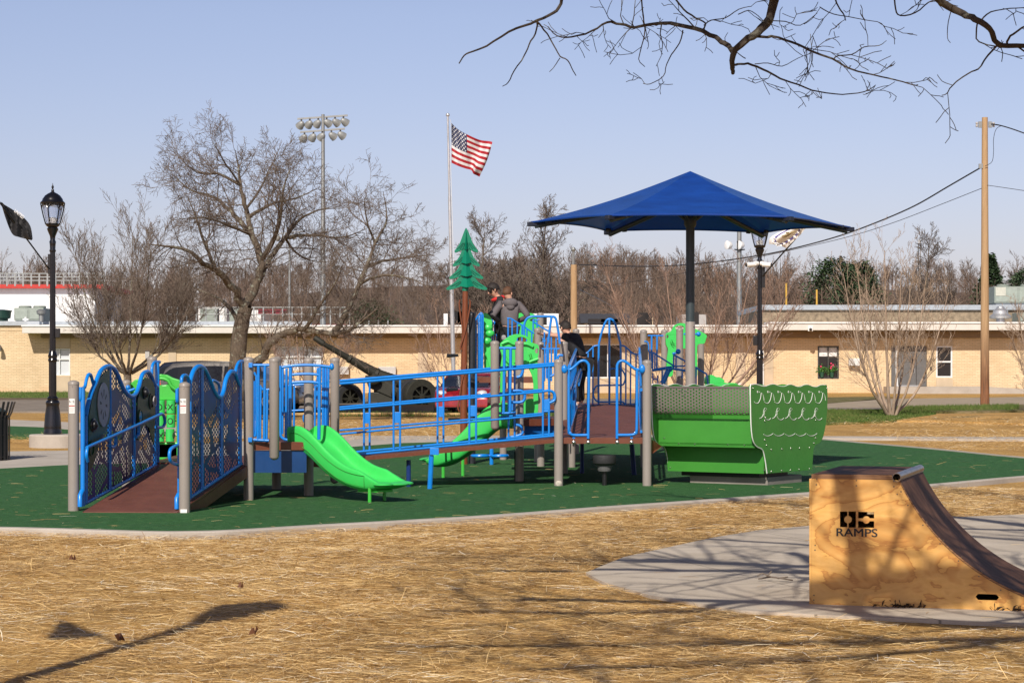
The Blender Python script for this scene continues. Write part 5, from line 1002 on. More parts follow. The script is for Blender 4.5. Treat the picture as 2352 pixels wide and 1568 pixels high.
MB().prism([pl(-.002,H_+.002,-.003), pl(x0-.047,H_+.002,-.003), pl(x0-.047,H_+.031,-.003), pl(-.002,H_+.031,-.003)], ww*.004).build('plywood_edge', MATS['ply_edge'], t, smooth=False)
MB().prism([pl(-.018,0,0), pl(-.001,0,0), pl(-.001,H_,0), pl(-.018,H_,0)], ww*Wd).build('back_panel', MATS['plywood'], t, smooth=False)
rows = []
for kk in (0, Wd): pass
top_ = [(x, z+.022) for x, z in ar]; sk = MB().grid([[pl(x, z+.018, k) for x, z in ar] for k in (-.004, .3, .7, 1.0, Wd+.004)]); sk.grid([[pl(x, z+.001, k) for x, z in ar] for k in (-.004, Wd+.004)])
for k in (-.004, Wd+.004): sk.grid([[pl(x, z+.018, k) for x, z in ar], [pl(x, z+.001, k) for x, z in ar]])
sk.build('riding_surface', MATS['skate_brown'], t, ang=40)
MB().grid([[pl(x+.001, z+.016, -.006) for x, z in ar], [pl(x+.001, z+.003, -.006) for x, z in ar]]).build('plywood_edge', MATS['ply_edge'], t, smooth=False)
cp = MB(); r1, r2 = .031, .026; ax0 = pl(x0-.012, H_+.018, -.03); ax1 = pl(x0-.012, H_+.018, Wd+.01); rows = []
for (rr, P_) in ((r2, ax0+ww*.25), (r2, ax0), (r1, ax0), (r1, ax1), (r2, ax1)):
    rows.append([P_+rr*(math.cos(k*math.pi/10)*uf+math.sin(k*math.pi/10)*V(0,0,1)) for k in range(20)])
cp.grid(rows, True).build('coping', M('steel', (.22,.19,.16), .32, .9, dirt=.3), t, ang=50)
sc_ = MB()
for zx, zy in [(262,260),(258,308),(617,270),(617,317),(952,278),(952,325),(1022,302),(1047,343),(1017,370),(983,394),(1115,466),(1078,491),(1397,805),(1367,835),(1562,955),(1532,990),(1741,1090),(1715,1128),(1934,1212),(1910,1252),(248,850),(246,893),(237,1297),(235,1340),(1247,640),(1213,670)]:
    p = onplane(*zr(zx, zy), A, uf); sc_.lathe([(.0055,0),(.005,.0015)], p, 8, -ww)
sc_.build('screw', M('screw', (.16,.12,.08), .4, .5), side); 
lf = MB(); r = np.random.default_rng(4)
for px, py in [(2010,1389),(2050,1392),(2085,1394),(2100,1395),(2120,1395),(2290,1404),(2330,1406),(2068,1393),(2345,1407)]:
    p = onplane(px, py+3, A, uf)*V(1,1,0)-ww*.03
    for k in range(5): a = unit(V(r.normal(), r.normal()*.4, .5*r.random()))*.05; b_ = p+V(*(r.normal(0, .02, 3)))*V(1,.5,0); lf.add([b_, b_+a+V(0,0,.012), b_+a*1.3, b_+a*.6-V(.01,.01,-.02)], [(0,1,2,3)])
tag(lf.build('leaf_litter', M('dark_leaf', (.05,.028,.015), .8), smooth=False), 'dark dry leaves caught along the foot of the plywood ramp', 'leaves', kind='stuff')
# ================================================================ play structure
def c1(x, y): return (114.8+x*.2637, 792.4+y*.2637)
def c2_(x, y): return (516.8+x*.249, 792.4+y*.249)
def c3(x, y): return (918.7+x*.2563, 689.1+y*.2563)
def c4(x, y): return (1004.9+x*.21976, 620.2+y*.21976)
def c5(x, y): return (1263.3+x*.2783, 689.1+y*.2783)
def c6(x, y): return (1378.1+x*.21966, 516.8+y*.21966)
def cb(x, y): return (1464.2+x*.2014, 832.6+y*.2014)
def cc(x, y): return (1177.1+x*.3418, 373.2+y*.3418)
ps = thing('play_structure', 'large ramped playground structure with taupe posts, blue rails and green plastic panels on green turf', 'playground', (0, 28, 0))
RT = .0215
def post(px, ptop, d, base=None, r=.0635, mat='taupe', hang=False):
    x = (px-CX)*d/F; zt = Z(ptop, d); zb = 0 if base is None else Z(base, d)
    m = MB(); pr = [(r,zb if not hang else zb+r*.7),(r,zt-.02)]
    if hang: pr = [(r*.25,zb),(r*.7,zb+r*.25),(r*.95,zb+r*.6)]+pr[1:]
    m.lathe(pr, V(x, d, 0), 24); o = m.build('post', MATS[mat], ps, ang=50)
    cp = MB().lathe([(r*1.045,zt-.035),(r*1.045,zt-.008),(r*.9,zt+.004),(r*.5,zt+.016),(r*.1,zt+.02)], V(x, d, 0), 24).build('cap', MATS[mat+'_cap' if mat+'_cap' in MATS else mat], o, ang=50)
    MB().ball(V(x, d-r*1.03, zt-.05), .007, 6).build('bolt', MATS['bolt'], o)
    return o
POSTS = [(169,877,24.4),(424,881,24.1),(349,821,27.4),(290,875,29.5),(571,823,26.5),(709,824,27.45),(635,822,29.0),(1283,827,29.9),(1486,829,29.9),(1295,786,33.6),(1313,793,35.8),(1323,757,40.4),(1193,785,31.2),(1155.6,715,38.3),(1235,755,37.6),(1242,787,36),(1241,720,41),(1478,759,39.6),(1480,793,35.8),(1526,759,42),(1561,755,38.5),(1610,756,40.7)]
for q_ in POSTS: post(*q_)
post(630,824,26.2,1056,hang=True); post(769,824,28.2,1110,hang=True); post(1136.6,785,30.4,987,hang=True); post(1084,720,37,None,mat='black_post')
def rail(groups, conv, d, r=RT, name='guard_rail', mat='blue', n=8, par=None, smooth_=True):
    mb = MB()
    for g in groups:
        rr = r
        if isinstance(g, tuple) and isinstance(g[0], list): g, rr = g
        rr = rr*(.80 if d < 33 else .64)
        P = [at(*conv(p[0], p[1]), p[2] if len(p) > 2 else d) for p in g]
        if len(P) > 2 and smooth_: P = smoothpath(P, 4)
        mb.tube(P, rr, n)
    return mb.build(name, MATS[mat], par or ps, ang=60)
def rrect(pts, k=.35):                        # polyline with rounded corners (screen units)
    out = [pts[0]]
    for i in range(1, len(pts)-1):
        a, b, c = (np.array(p, float) for p in pts[i-1:i+2]); la, lc = np.linalg.norm(a-b), np.linalg.norm(c-b); r = min(la, lc)*k; r = min(r, 40)
        p0 = b+(a-b)/la*r; p1 = b+(c-b)/lc*r
        for t in (0, .33, .67, 1): out.append(tuple(p0*(1-t)**2+2*b*t*(1-t)+p1*t*t))
    out.append(pts[-1]); return out
# ---- decks and ramps
def slab(corners, th, name='deck', mat='deck_brown', edge='brown_edge'):
    P = [np.array(p, float) for p in corners]; o = MB().prism([p-V(0,0,th) for p in P], V(0,0,th)).build(name, MATS[mat], ps, smooth=False, bevel=.006)
    e = MB(); m = len(P)
    for i in range(m):
        a, b = P[i], P[(i+1) % m]; n_ = unit(np.cross(b-a, V(0,0,1))); c0 = sum(P)/m
        if np.dot(n_, (a+b)/2-c0) < 0: n_ = -n_
        e.prism([a+n_*.003-V(0,0,th+.003), b+n_*.003-V(0,0,th+.003), b+n_*.003-V(0,0,.004), a+n_*.003-V(0,0,.004)], n_*.012)
    e.build('edge_beam', MATS[edge], o, smooth=False); return o
RL0, RL1 = V(-5.02, 24.35, .02), V(-4.63, 27.25, .46); RR0, RR1 = V(-3.85, 24.15, .02), V(-3.40, 26.45, .46)
slab([RL0+V(.08,-.25,0), RR0+V(.0,-.12,0), RR1, RL1+V(.08,0,0)], .03, 'ramp')
e = MB().beam(RR0+V(.03,.25,-.06), RR1+V(.03,0,-.085), .05, .14).beam(RL0+V(.06,.25,-.06), RL1+V(.06,0,-.085), .05, .14); e.build('ramp_beam', MATS['brown_edge'], ps, smooth=False)
slab([V(-4.7,27.27,.46), V(-3.42,26.47,.46), V(-3.4,28.1,.46), V(-2.45,28.15,.46), V(-2.4,29.35,.46), V(-4.75,29.5,.46)], .10, 'landing')
zD = Z(1015, 26.6)
slab([at(577,1015,26.55), at(700,1019,26.7)*V(1,1,0)+V(0,0,zD), V(-2.55,27.9,zD), V(-3.3,28.0,zD)], .10, 'deck')
MB().prism([at(581,1034,26.55), at(704,1034,26.72), at(704,1085,26.72), at(581,1085,26.55)], V(0,.012,0)).build('kick_panel', MATS['perf_blue'] if 0 else MATS['blue_panel_shaded'], ps, smooth=False)  # cast shade is painted into this panel as a darker blue
# long ramp rising right
a0 = at(786,1052,29.3); a1 = at(1277,1007,29.9); bk = V(0,1.12,0)
slab([a0, a1, a1+bk, a0+bk], .055, 'ramp')
slab([V(.62,29.95,.70), V(1.98,29.95,.70), V(2.0,31.1,.70), V(.66,31.1,.70)], .085, 'deck')
slab([V(.68,31.1,.695), V(1.98,31.1,.695), at(1470,930,36.2), at(1309,930,36.2)], .05, 'ramp')
slab([at(1250,930,36.2), at(1480,930,36.2), at(1478,930,36.2)+V(.1,2.3,0), at(1320,930,36.2)+V(-.2,3.2,0)], .10, 'deck')
zt_ = 1.56; slab([V(-.62,36.9,zt_), V(.46,36.6,zt_), V(.55,39,zt_), V(-.1,41,zt_), V(-.9,38.6,zt_)], .10, 'deck')
slab([at(1150,963,31.3), at(1290,957,31.9)*V(1,1,0)+V(0,0,Z(963,31.3)), V(.75,33.8,Z(963,31.3)), V(-.1,33.6,Z(963,31.3))], .10, 'deck')
MB().prism([at(*c3(1112,1095),31.6), at(*c3(1385,1085),31.9), at(*c3(1385,1205),31.9), at(*c3(1112,1235),31.6)], V(0,.012,0)).build('kick_panel', M('blue_mid', (.008,.12,.42), .35), ps, smooth=False)
slab([V(2.35,36.4,1.02), V(3.4,36.8,1.02), V(3.5,40.5,1.02), V(2.4,39.5,1.02)], .10, 'deck')
# steps between the small deck and the boys' deck
for i in range(3): 
    z = .96+.2*i; slab([V(-.25,33.9+i*.9,z), V(.42,33.9+i*.9,z), V(.42,34.6+i*.9,z), V(-.25,34.6+i*.9,z)], .05, 'step')
# support legs
def leg(px, pt, pb, mat='blue', r=.033, dx=0, name='support_leg'):
    d = 7680/(pb-HY); MB().tube([at(px, pb, d), at(px+dx, pt, d)], r, 10).build(name, MATS[mat], ps)
leg(938.5,1056,1119,'blue_dark'); leg(987,1045,1124,'blue',.035,4); leg(1337,1000,1088,'blue_dark'); leg(1457,1020,1092,'blue_dark',.04,-6); leg(452,1145,1168,'blue_dark'); leg(1190,1035,1106,'black',.06); leg(634,1080,1125,'black',.06) if 0 else None; leg(1279,1010,1096,'black',.05)
bk_ = MB()
for px, py in ((998,1036),): p = at(px, py, 29.1); bk_.box(p-V(0,.06,.0), (.125,.02,.095))
bk_.build('leg_bracket', MATS['blue'], ps, smooth=False, bevel=.004)
# ---- long ramp rails, front and rear
def dl(x): return float(np.interp(x, [780, 1283], [29.32, 29.92]))
def line(xa, ya, xb, yb, off=0, r=RT): 
    return [at(xa, ya, dl(xa)+off), at((xa+xb)/2, (ya+yb)/2, dl((xa+xb)/2)+off), at(xb, yb, dl(xb)+off)]
def lr(p, off, x): return np.interp(x, [p[0], p[2]], [p[1], p[3]])
FR = dict(top=(780,881,1273,839), mid=(780,940,1246,899.3), low=(780,996.8,1247,953), bot=(780,1047.5,1272,1000.5)); BK = dict(top=(780,874.5,1272,834.5), mid=(780,935,1246,895), low=(780,988,1246,949), bot=(780,1041,1272,996))
for dct, off, vs in ((FR, .02, [904,919,1078,1093.5,1247,1261]), (BK, 1.08, [836,849,1005,1018.6,1168,1182])):
    mb = MB()
    for k, p in dct.items():
        rr = {'top':.020,'mid':.017,'low':.0145,'bot':.017}[k]; mb.tube([at(p[0], p[1], dl(p[0])+off), at(p[2], p[3], dl(p[2])+off)], rr, 8)
    for x in vs:
        ta = at(x, lr(dct['top'], off, x), dl(x)+off); tb = at(x, lr(dct['bot'], off, x), dl(x)+off); mb.tube([ta, tb], .0155, 8)
    mb.build('guard_rail', MATS['blue'], ps, ang=60)
    hb = MB()
    for i in range(0, 6, 2): 
        x = (vs[i]+vs[i+1])/2; p = at(x, lr(dct['mid'], off, x)+30, dl(x)+off); hb.box(p, (.085,.012,.155))
    pl_ = hb.build('bracket', MATS['blue'], ps, smooth=False, bevel=.003)
hr = MB()
for off in (-.09, 1.0):                       # handrails on returns
    p = FR['mid']; hr.tube(smoothpath([at(1246,899,dl(1246)+off), at(1262,897,dl(1262)+off), at(1273,903,dl(1270)+off), at(1274,918,dl(1270)+off), at(1262,925,dl(1262)+off)], 4), .02, 8)
hr.tube(smoothpath([at(*c3(1100,600),30.9), at(*c3(1100,640),30.9), at(*c3(1080,680),30.9), at(*c3(1045,690),30.9)], 4), .022, 8)
hr.tube(smoothpath([at(*c3(1040,1115),30.9), at(*c3(1075,1125),30.9), at(*c3(1095,1160),30.9), at(*c3(1090,1200),30.9), at(*c3(980,1230),30.9)], 4), .02, 8)
hr.tube(smoothpath([at(*c3(990,815),30.7), at(*c3(1085,812),30.7), at(*c3(1118,845),30.7), at(*c3(1112,895),30.7), at(*c3(1075,915),30.7), at(*c3(1000,915),30.7)], 4), .021, 8)
hr.build('handrail', MATS['blue'], ps, ang=60)
# ---- wave panels
def wave(P0, u, conv, top, bot, verts, name='wave_panel'):
    T = smoothpath([onplane(*conv(*p), P0, u) for p in top], 4); B0, B1 = (onplane(*conv(*p), P0, u) for p in bot)
    ol = [B0]+T+[B1]; n_ = unit(np.cross(u, V(0,0,1))); t = thing(name, None, None); t.parent = ps; t.location = (0,0,0)
    t = None
    mb = MB().prism([p+n_*.002 for p in ol], -n_*.004); o = mb.build(name, MATS['perf_blue'], ps, smooth=False); me = o.data; uv = me.uv_layers.new(name='UVMap')
    for l in me.loops:
        co_ = V(*me.vertices[l.vertex_index].co)+wloc(ps); uv.data[l.index].uv = (float((co_-P0) @ u), float(co_[2]))
    fr = MB().tube(T, .028, 10).tube([B0, B1], .022, 8)
    for x0_, yt in verts:
        p = onplane(*conv(x0_, yt), P0, u); s = (p-P0) @ u; L_ = (B1-B0) @ u; k = ((p-B0) @ u)/L_; zb = B0[2]+(B1[2]-B0[2])*k; fr.tube([p, V(p[0], p[1], zb)], .026, 8)
    fr.build('panel_frame', MATS['blue'], o, ang=60); return o, n_
bpy.data.objects
uL = unit(RL1*V(1,1,0)-RL0*V(1,1,0)); uR = unit(RR1*V(1,1,0)-RR0*V(1,1,0)); PL0 = V(-5.00,24.4,0); PR0 = V(-3.86,24.2,0)
topL = [(395,335),(420,270),(450,215),(500,185),(550,200),(590,260),(620,340),(650,400),(690,440),(720,445),(750,420),(775,360),(790,300),(810,250),(850,232),(880,265),(895,310),(915,350),(937,372)]
oL, nL = wave(PL0, uL, c1, [(312,615),(330,520),(352,440),(372,385)]+topL, [(312,1375),(937,1035)], [(312,615),(520,190),(730,440),(915,350),(937,372)])
topR = [(1215,340),(1235,262),(1262,208),(1300,185),(1340,205),(1370,255),(1400,325),(1430,400),(1460,445),(1490,448),(1512,400),(1530,310),(1555,255),(1580,230),(1610,245),(1630,300),(1655,355)]
oR, nR = wave(PR0, uR, c1, topR, [(1215,1330),(1668,1030)], [(1217,340),(1322,190),(1492,448),(1655,355)])
def onL(x, y, o=0): return onplane(*c1(x, y), PL0, uL)+nL*o
sgn = 1 if nL[0] > 0 else -1
def plate(par, pts, mat, o=.010, th=.012, name='panel_insert', sm=True, closed_smooth=True):
    P = [onL(*p) for p in pts]; P = (smoothpath(P+[P[0]], 4)[:-1] if sm else P); return MB().prism([p+nL*sgn*o for p in P], nL*sgn*th).build(name, MATS[mat], par, smooth=False)
plate(oL, [(325,620),(345,500),(375,400),(420,290),(460,240),(505,215),(508,640),(480,730),(430,800),(410,860),(390,960),(355,1060),(322,1105)], 'dark_green', sm=False)
plate(oL, [(750,480),(770,400),(795,310),(825,285),(860,290),(888,330),(900,380),(905,600),(902,640),(895,870),(880,830),(850,720),(815,690),(790,720),(760,830),(748,810)], 'dark_green', sm=False)
dk = plate(oL, [(395,520),(405,410),(440,325),(478,370),(492,480),(488,600),(465,690),(438,708),(410,650)], 'wheel_gray', .024, .012, 'spinner_wheel')
for k in range(8):
    a = k*math.pi/4; cx_, cy_ = 442, 515; e1, e2 = (math.cos(a), math.sin(a)), (math.cos(a+.22), math.sin(a+.22)); f1 = lambda r, e: (cx_+36*r*e[0], cy_+150*r*e[1])
    plate(dk, [f1(.45, e1), f1(.88, e1), f1(.88, e2), f1(.5, e2)], 'black', .0365, .001, 'slot', sm=False)
for q_, r_ in (((358,695),.075),((808,415),.07)): MB().lathe([(.085*r_/.075,0),(.08,.015),(.06,.02),(.055,.04),(.03,.055),(.01,.06)], onL(*q_, .022*sgn), 20, nL*sgn).build('bubble', MATS['black'], oL)
for q_, r_ in (((865,490),.10),((772,620),.09),((345,900),.09)):
    mb = MB().lathe([(r_,0),(r_,.014),(r_*.8,.014),(r_*.8,.0)], onL(*q_, .02*sgn), 24, nL*sgn); mb.build('port_window', MATS['black'] if q_[0] == 865 else MATS['dark_green'], oL)
mb = MB(); c_ = onL(872, 490, .06*sgn)
mb.tube([c_+(uL*math.cos(a*.5236)+V(0,0,1)*math.sin(a*.5236))*.06 for a in range(12)], .012, 6, closed=True); mb.tube([c_-V(0,0,.055), c_+V(0,0,.055)], .008, 6); mb.build('ring', MATS['vent_gray'], oL)
MB().prism([onL(*p, .02*sgn) for p in ((760,575),(775,555),(790,590),(795,640),(785,680),(765,690),(757,640))], nL*sgn*.006).build('window_lens', M('cyan', (.05,.35,.5), .15), oL, smooth=False)
# handrails on the wave panels
def hand(P0, u, n_, o, groups, conv, r=.021):
    mb = MB()
    for g in groups: mb.tube(smoothpath([onplane(*conv(*p[:2]), P0+n_*(p[2] if len(p) > 2 else o), u) for p in g], 4), r, 8)
    return mb.build('handrail', MATS['blue'], ps, ang=60)
hand(PL0, uL, nL*sgn, .11, [[(330,1010),(318,960),(325,900),(345,880),(550,790),(750,700),(940,612),(975,600),(995,625),(1000,680),(975,715),(925,712)], [(770,700),(772,770),(750,800)], [(572,790),(572,860),(545,890),(525,880)]], c1)
hand(PL0, uL, nL*sgn, -.02, [[(290,375),(305,360),(318,300),(335,258),(355,262),(370,310),(385,360)], [(268,365),(268,470),(285,490)], [(887,255),(890,190),(910,150),(955,148)]], c1)
MB().tube([onL(286,370), onL(286,1400)], .028, 8).tube([onL(262,1405), onL(262,1310), onL(280,1270)], .03, 8).tube([onL(935,150), onL(935,360)], .03, 8).build('panel_upright', MATS['blue'], ps)
# small enclosure tubes between first wave panel and the posts
rail([[(670,375),(690,395),(740,380)], [(684,400),(684,440)]], c1, 28.8, .024); MB().ball(at(*c1(680,368),28.8), .035, 10).build('clamp', MATS['blue'], ps)
hand(PR0, uR, nR, 0, [[(1145,330),(1150,280),(1175,262),(1200,280),(1210,330)], [(1108,380),(1108,480),(1120,500)], [(1612,250),(1625,190),(1650,145),(1690,145)], [(1108,1040),(1060,1020),(1042,980),(1045,920),(1070,890),(1115,870)]], c1)
hand(PR0, uR, nR, -.9, [[(1410,310),(1430,310),(1465,335),(1475,380),(1470,440)]], c1)
MB().tube([onplane(*c1(1118,370),PR0,uR), onplane(*c1(1118,1390),PR0,uR)], .012, 8).tube([onplane(*c1(1104,1425),PR0,uR), onplane(*c1(1104,1330),PR0,uR), onplane(*c1(1120,1300),PR0,uR)], .028, 8).tube([onplane(*c1(1655,150),PR0,uR), onplane(*c1(1655,350),PR0,uR)], .03, 8).build('panel_upright', MATS['blue'], ps)
# age stickers
for px, d in ((169,24.4),(424,24.1)):
    x = (px-CX)*d/F; zc = Z(932, d); rows = []
    for a in np.linspace(-.72, .42, 7): e_ = V(x+.0645*math.sin(a)+0, d-.0645*math.cos(a), 0); rows.append([e_+V(0,0,zc-.085), e_+V(0,0,zc+.085)])
    st = MB().grid(rows).build('age_sticker', MATS['white_plastic'], ps, fixn=False); cx_ = x+.0645*math.sin(-.15)
    puttext('5-12', .034, V(cx_, d-.0658, zc+.052), V(1,-.15,0), MATS['black'], st, ext=.0004, name='lettering')
    rows = []
    for a in np.linspace(-.68, .38, 6): e_ = V(x+.0652*math.sin(a), d-.0652*math.cos(a), 0); rows.append([e_+V(0,0,zc-.004), e_+V(0,0,zc+.008)])
    MB().grid(rows).build('red_band', MATS['red_trim'], st, fixn=False); ln = MB()
    for k in range(9):
        z = zc+(.028 if k == 0 else .017 if k == 1 else -.016-.009*(k-2)); w0, w1 = (-.4,.1) if k < 2 else (-.62,.30-.1*(k % 3)); pts = [V(x+.0655*math.sin(a), d-.0655*math.cos(a), z) for a in np.linspace(w0, w1, 5)]; ln.grid([[p, p+V(0,0,.0028)] for p in pts])
    ln.build('print', MATS['vent_gray'], st, fixn=False)
MB().box(V((424-CX)*24.1/F-.0, 24.1-.064, .03), (.075,.004,.045)).build('base_label', MATS['white_plastic'], ps, smooth=False)
MB().ball(V((1283-CX)*29.9/F, 29.9-.03, .05), .06, 12, (.85,.7,1.1)).build('concrete_splash', M('pale_chip', (.55,.5,.42), .9, var=.3, vs=30, bmp=1), ps)
# ---- tic-tac-toe panel
D = 29.6
def g1(x, y): return at(*c1(x, y), D)
tt = MB().prism([g1(*p) for p in [(700,335),(740,300),(800,290),(915,265),(960,252),(1020,258),(1070,285),(1120,300),(1180,330),(1185,480),(1150,500),(1120,560),(1120,920),(1115,985),(900,985),(880,700),(700,640)]], V(0,.08,0), [[g1(*p) for p in [(925,315),(945,302),(990,300),(1018,312),(1028,330),(1010,345),(960,348),(925,340)]], [g1(*p) for p in [(905,480),(1100,480),(1100,845),(905,845)]]]).build('tic_tac_toe_panel', MATS['lime2'], ps, smooth=False, bevel=.02)
rail([[(760,340),(930,300),(975,290),(1030,310),(1060,360),(1120,400)]], c1, 29.55, .03, 'panel_rib', 'lime2', par=tt)
for k, zy in enumerate((538,660,785)):
    MB().tube([g1(880,zy)+V(0,.03,0), g1(1110,zy)+V(0,.03,0)], .012, 6).build('axle', MATS['bolt'], tt)
    for j, zx in enumerate((880,965,1055) if k < 2 else (880,960,1048)):
        hh = 116 if k < 2 else 112; z0_, z1_ = g1(zx, zy+hh/2)[2], g1(zx, zy-hh/2)[2]; rr = .0610; p = g1(zx, zy)+V(0,-.02,0)
        cy = MB().lathe([(rr*.9,z0_-p[2]),(rr,z0_-p[2]+.006),(rr,z1_-p[2]-.006),(rr*.9,z1_-p[2])], p, 24).build('cylinder', MATS['lime'], tt, ang=40)
        kind = {(0,1):'O',(0,2):'X',(1,2):'O',(1,1):None,(2,1):'X2',(2,2):None}.get((k,j)); R2 = .0625; mb = MB()
        def onc(a, z): return p+V(R2*math.sin(a), -R2*math.cos(a), z)
        if kind == 'O': mb.tube([onc((.0 if j == 2 else -.1)+.55*math.cos(q*.3927), .040*math.sin(q*.3927)) for q in range(16)], .0065, 6, closed=True)
        elif kind: 
            o_ = 0 if kind == 'X' else .35
            for s in (-1, 1): mb.tube([onc(o_+.5*(q/3-1), s*.040*(q/3-1)) for q in range(7)], .0065, 6)
        elif (k, j) == (2, 2): mb.tube([onc(1.25+.45*math.cos(q*.3927), .040*math.sin(q*.3927)) for q in range(16)], .0065, 6, closed=True)
        if mb.v: mb.build('mark', MATS['black_matte'], cy)
MB().prism([g1(*p) for p in [(890,860),(1118,850),(1118,1000),(890,1000)]], V(0,.06,0)).build('lower_panel', MATS['lime2'], tt, smooth=False, bevel=.02)
# ---- rails round the first deck
rail([[(238,185),(412,185)], [(228,870),(405,880)], [(308,190),(304,880)], [(368,190),(362,880)]], c2_, 26.5, .024)
MB().box(at(*c2_(236,185),26.42), (.05,.03,.06)).box(at(*c2_(232,872),26.42), (.05,.03,.06)).build('clamp', MATS['blue'], ps, bevel=.004)
rail([[(268,330),(265,830)], [(290,280),(288,790),(262,830)], [(330,390),(325,860)], [(392,410),(385,870)], [(320,370),(350,408),(408,408)], [(268,250),(290,290)]], c2_, 28.0, .020)
rail([[(525,206),(620,190),(750,183),(880,190),(985,204)], ([(605,205),(602,500),(598,872)], .028), ([(876,205),(870,500),(866,870)], .028), [(510,190),(512,500),(513,800),(525,850),(560,870),(600,872)], [(620,272),(700,266),(800,266),(872,276)], [(618,346),(700,340),(800,340),(870,350)]], c2_, 26.9, .023)
rail([([(533,206),(530,820)], .019), [(568,215),(560,870)], [(906,205),(902,860)], [(930,205),(926,850)], [(955,205),(948,850)], [(858,210),(850,500)]], c2_, 27.3, .021)
rail([[(540,380),(700,362),(850,357),(965,352)], [(640,380),(635,860)], [(583,380),(578,880)], [(540,640),(560,610),(740,598)], [(960,580),(850,590)], [(832,370),(828,860)], [(690,385),(685,860)] ][:6], c2_, 29.3, .019)
MB().ball(at(*c2_(735,675),29.2), .055, 12, (.6,.5,1.2)).ball(at(*c2_(985,200),26.9), .045, 12, (.7,.7,1)).build('clamp', MATS['blue'], ps)
rail([[(800,860),(850,850)]], c2_, 27.4, .03, 'slide_bracket')
# ---- slides
def slide(path, wv, W_, name, mat, wall, skin, label=None, endflare=3):
    # path: centre-line bed points; wv: horizontal unit vector across; wall: wall height per point
    P = smoothpath(path, 5); n = len(P); wl = np.interp(np.linspace(0, len(wall)-1, n), range(len(wall)), wall); sk = np.interp(np.linspace(0, len(skin)-1, n), range(len(skin)), skin)
    rows = []
    for i, p in enumerate(P):
        h = wl[i]; t = unit(P[min(i+1, n-1)]-P[max(i-1, 0)]); up = unit(np.cross(t, wv)); up = up if up[2] > 0 else -up; up = unit(up+V(0,0,1.2)); f = i/(n-1); sp = W_/2; ob = sk[i]
        sec = [(0,.0),(.45,.004),(.72,.03),(.86,.10),(.93,.55),(.97,.9),(1.03,1.0),(1.13,1.0),(1.22,.9),(1.25,.6)]
        r = []
        for s_ in (1, -1):
            half_ = []
            for a, b in sec:
                z = b*h if b > .1 else b*.4
                half_.append(p+wv*s_*a*sp+up*z)
            half_.append(p+wv*s_*1.20*sp-up*ob*.6); half_.append(p+wv*s_*.95*sp-up*ob)
            r.append(half_)
        rows.append(r[0][::-1]+r[1])
    mb = MB().grid(rows, True)
    for rr in (rows[0], rows[-1]): mb.add([sum(rr)/len(rr)]+rr, [(0, 1+k, 1+(k+1) % len(rr)) for k in range(len(rr))])
    o = mb.build(name, MATS[mat], ps, ang=60); s = o.modifiers.new('s', 'SUBSURF'); s.levels = 1; s.render_levels = 2; return o, P
dv = unit(V(.80,-.62,0)); wv1 = unit(V(.62,.80,0)); s0 = at(700,1019,27.05)*V(1,1,0)+V(0,0,zD+.0)
S1 = [s0-dv*.04, s0+dv*.14, s0+dv*.34+V(0,0,-.10), s0+dv*.62+V(0,0,-.30), s0+dv*.90+V(0,0,-.44), s0+dv*1.18+V(0,0,-.50), s0+dv*1.42+V(0,0,-.51), s0+dv*1.54+V(0,0,-.505)]
sl1, PP = slide(S1, wv1, .46, 'slide', 'lime', [.19,.20,.19,.18,.17,.16,.06,.0], [.14,.14,.13,.12,.11,.10,.07,.03])
e0 = S1[-1]; ms = MB()
for k in (-.62, .62): ms.ball(e0+wv1*.23*k*1.35+V(0,0,.0)-dv*.02, .13, 14, (1.0,1.0,.22))
ms.ball(e0+dv*.03, .15, 14, (1.05,1.05,.16)); ms.build('slide_lip', MATS['lime'], sl1)
gq = MB(); 
for f0, f1, hh in ((.06,.86,.45),): 
    idx = [int(q_) for q_ in np.linspace(2, len(PP)-9, 22)]; a_ = [PP[i]-wv1*.23*1.262+V(0,0,.105) for i in idx]; b_ = [PP[i]-wv1*.23*1.262+V(0,0,-.03) for i in idx]; gq.tube(a_+b_[::-1], .004, 5, closed=True)
gq.build('groove', M('lime_dark', (.03,.26,.03), .5), sl1)
for px, pt, pb in ((849,1118,1155),(883,1115,1151)): d = 7680/(pb-HY); MB().tube([at(px,pb,d), at(px,pt,d)], .022, 10).build('slide_leg', MATS['lime2'], sl1)
MB().box(at(862,1126,26.2), (.26,.36,.03), ux=wv1*V(1,1,0)).build('slide_foot', MATS['lime2'], sl1, bevel=.006)
q0 = at(1158,972,31.35); q0[2] = Z(963,31.3)+.02; dv2 = unit(V(-.93,.10,0)); wv2 = unit(V(.10,.93,0))
S2 = [q0-dv2*.15, q0+dv2*.1, q0+dv2*.32+V(0,0,-.16), q0+dv2*.55+V(0,0,-.38), q0+dv2*.80+V(0,0,-.56), q0+dv2*1.02+V(0,0,-.62), q0+dv2*1.14+V(0,0,-.625)]
sl2, PP = slide(S2, wv2, .50, 'slide', 'lime', [.20,.22,.2,.18,.16,.08,.0], [.16,.18,.18,.17,.15,.12,.06])
MB().ball(S2[-1]-dv2*.03, .20, 16, (.9,1.3,.18)).build('slide_lip', MATS['lime'], sl2)
for px, pt, pb in ((1018,1055,1098),(1063,1050,1094)): d = 7680/(pb-HY); MB().tube([at(px,pb,d), at(px,pt,d)], .026, 10).build('slide_leg', MATS['lime2'], sl2)
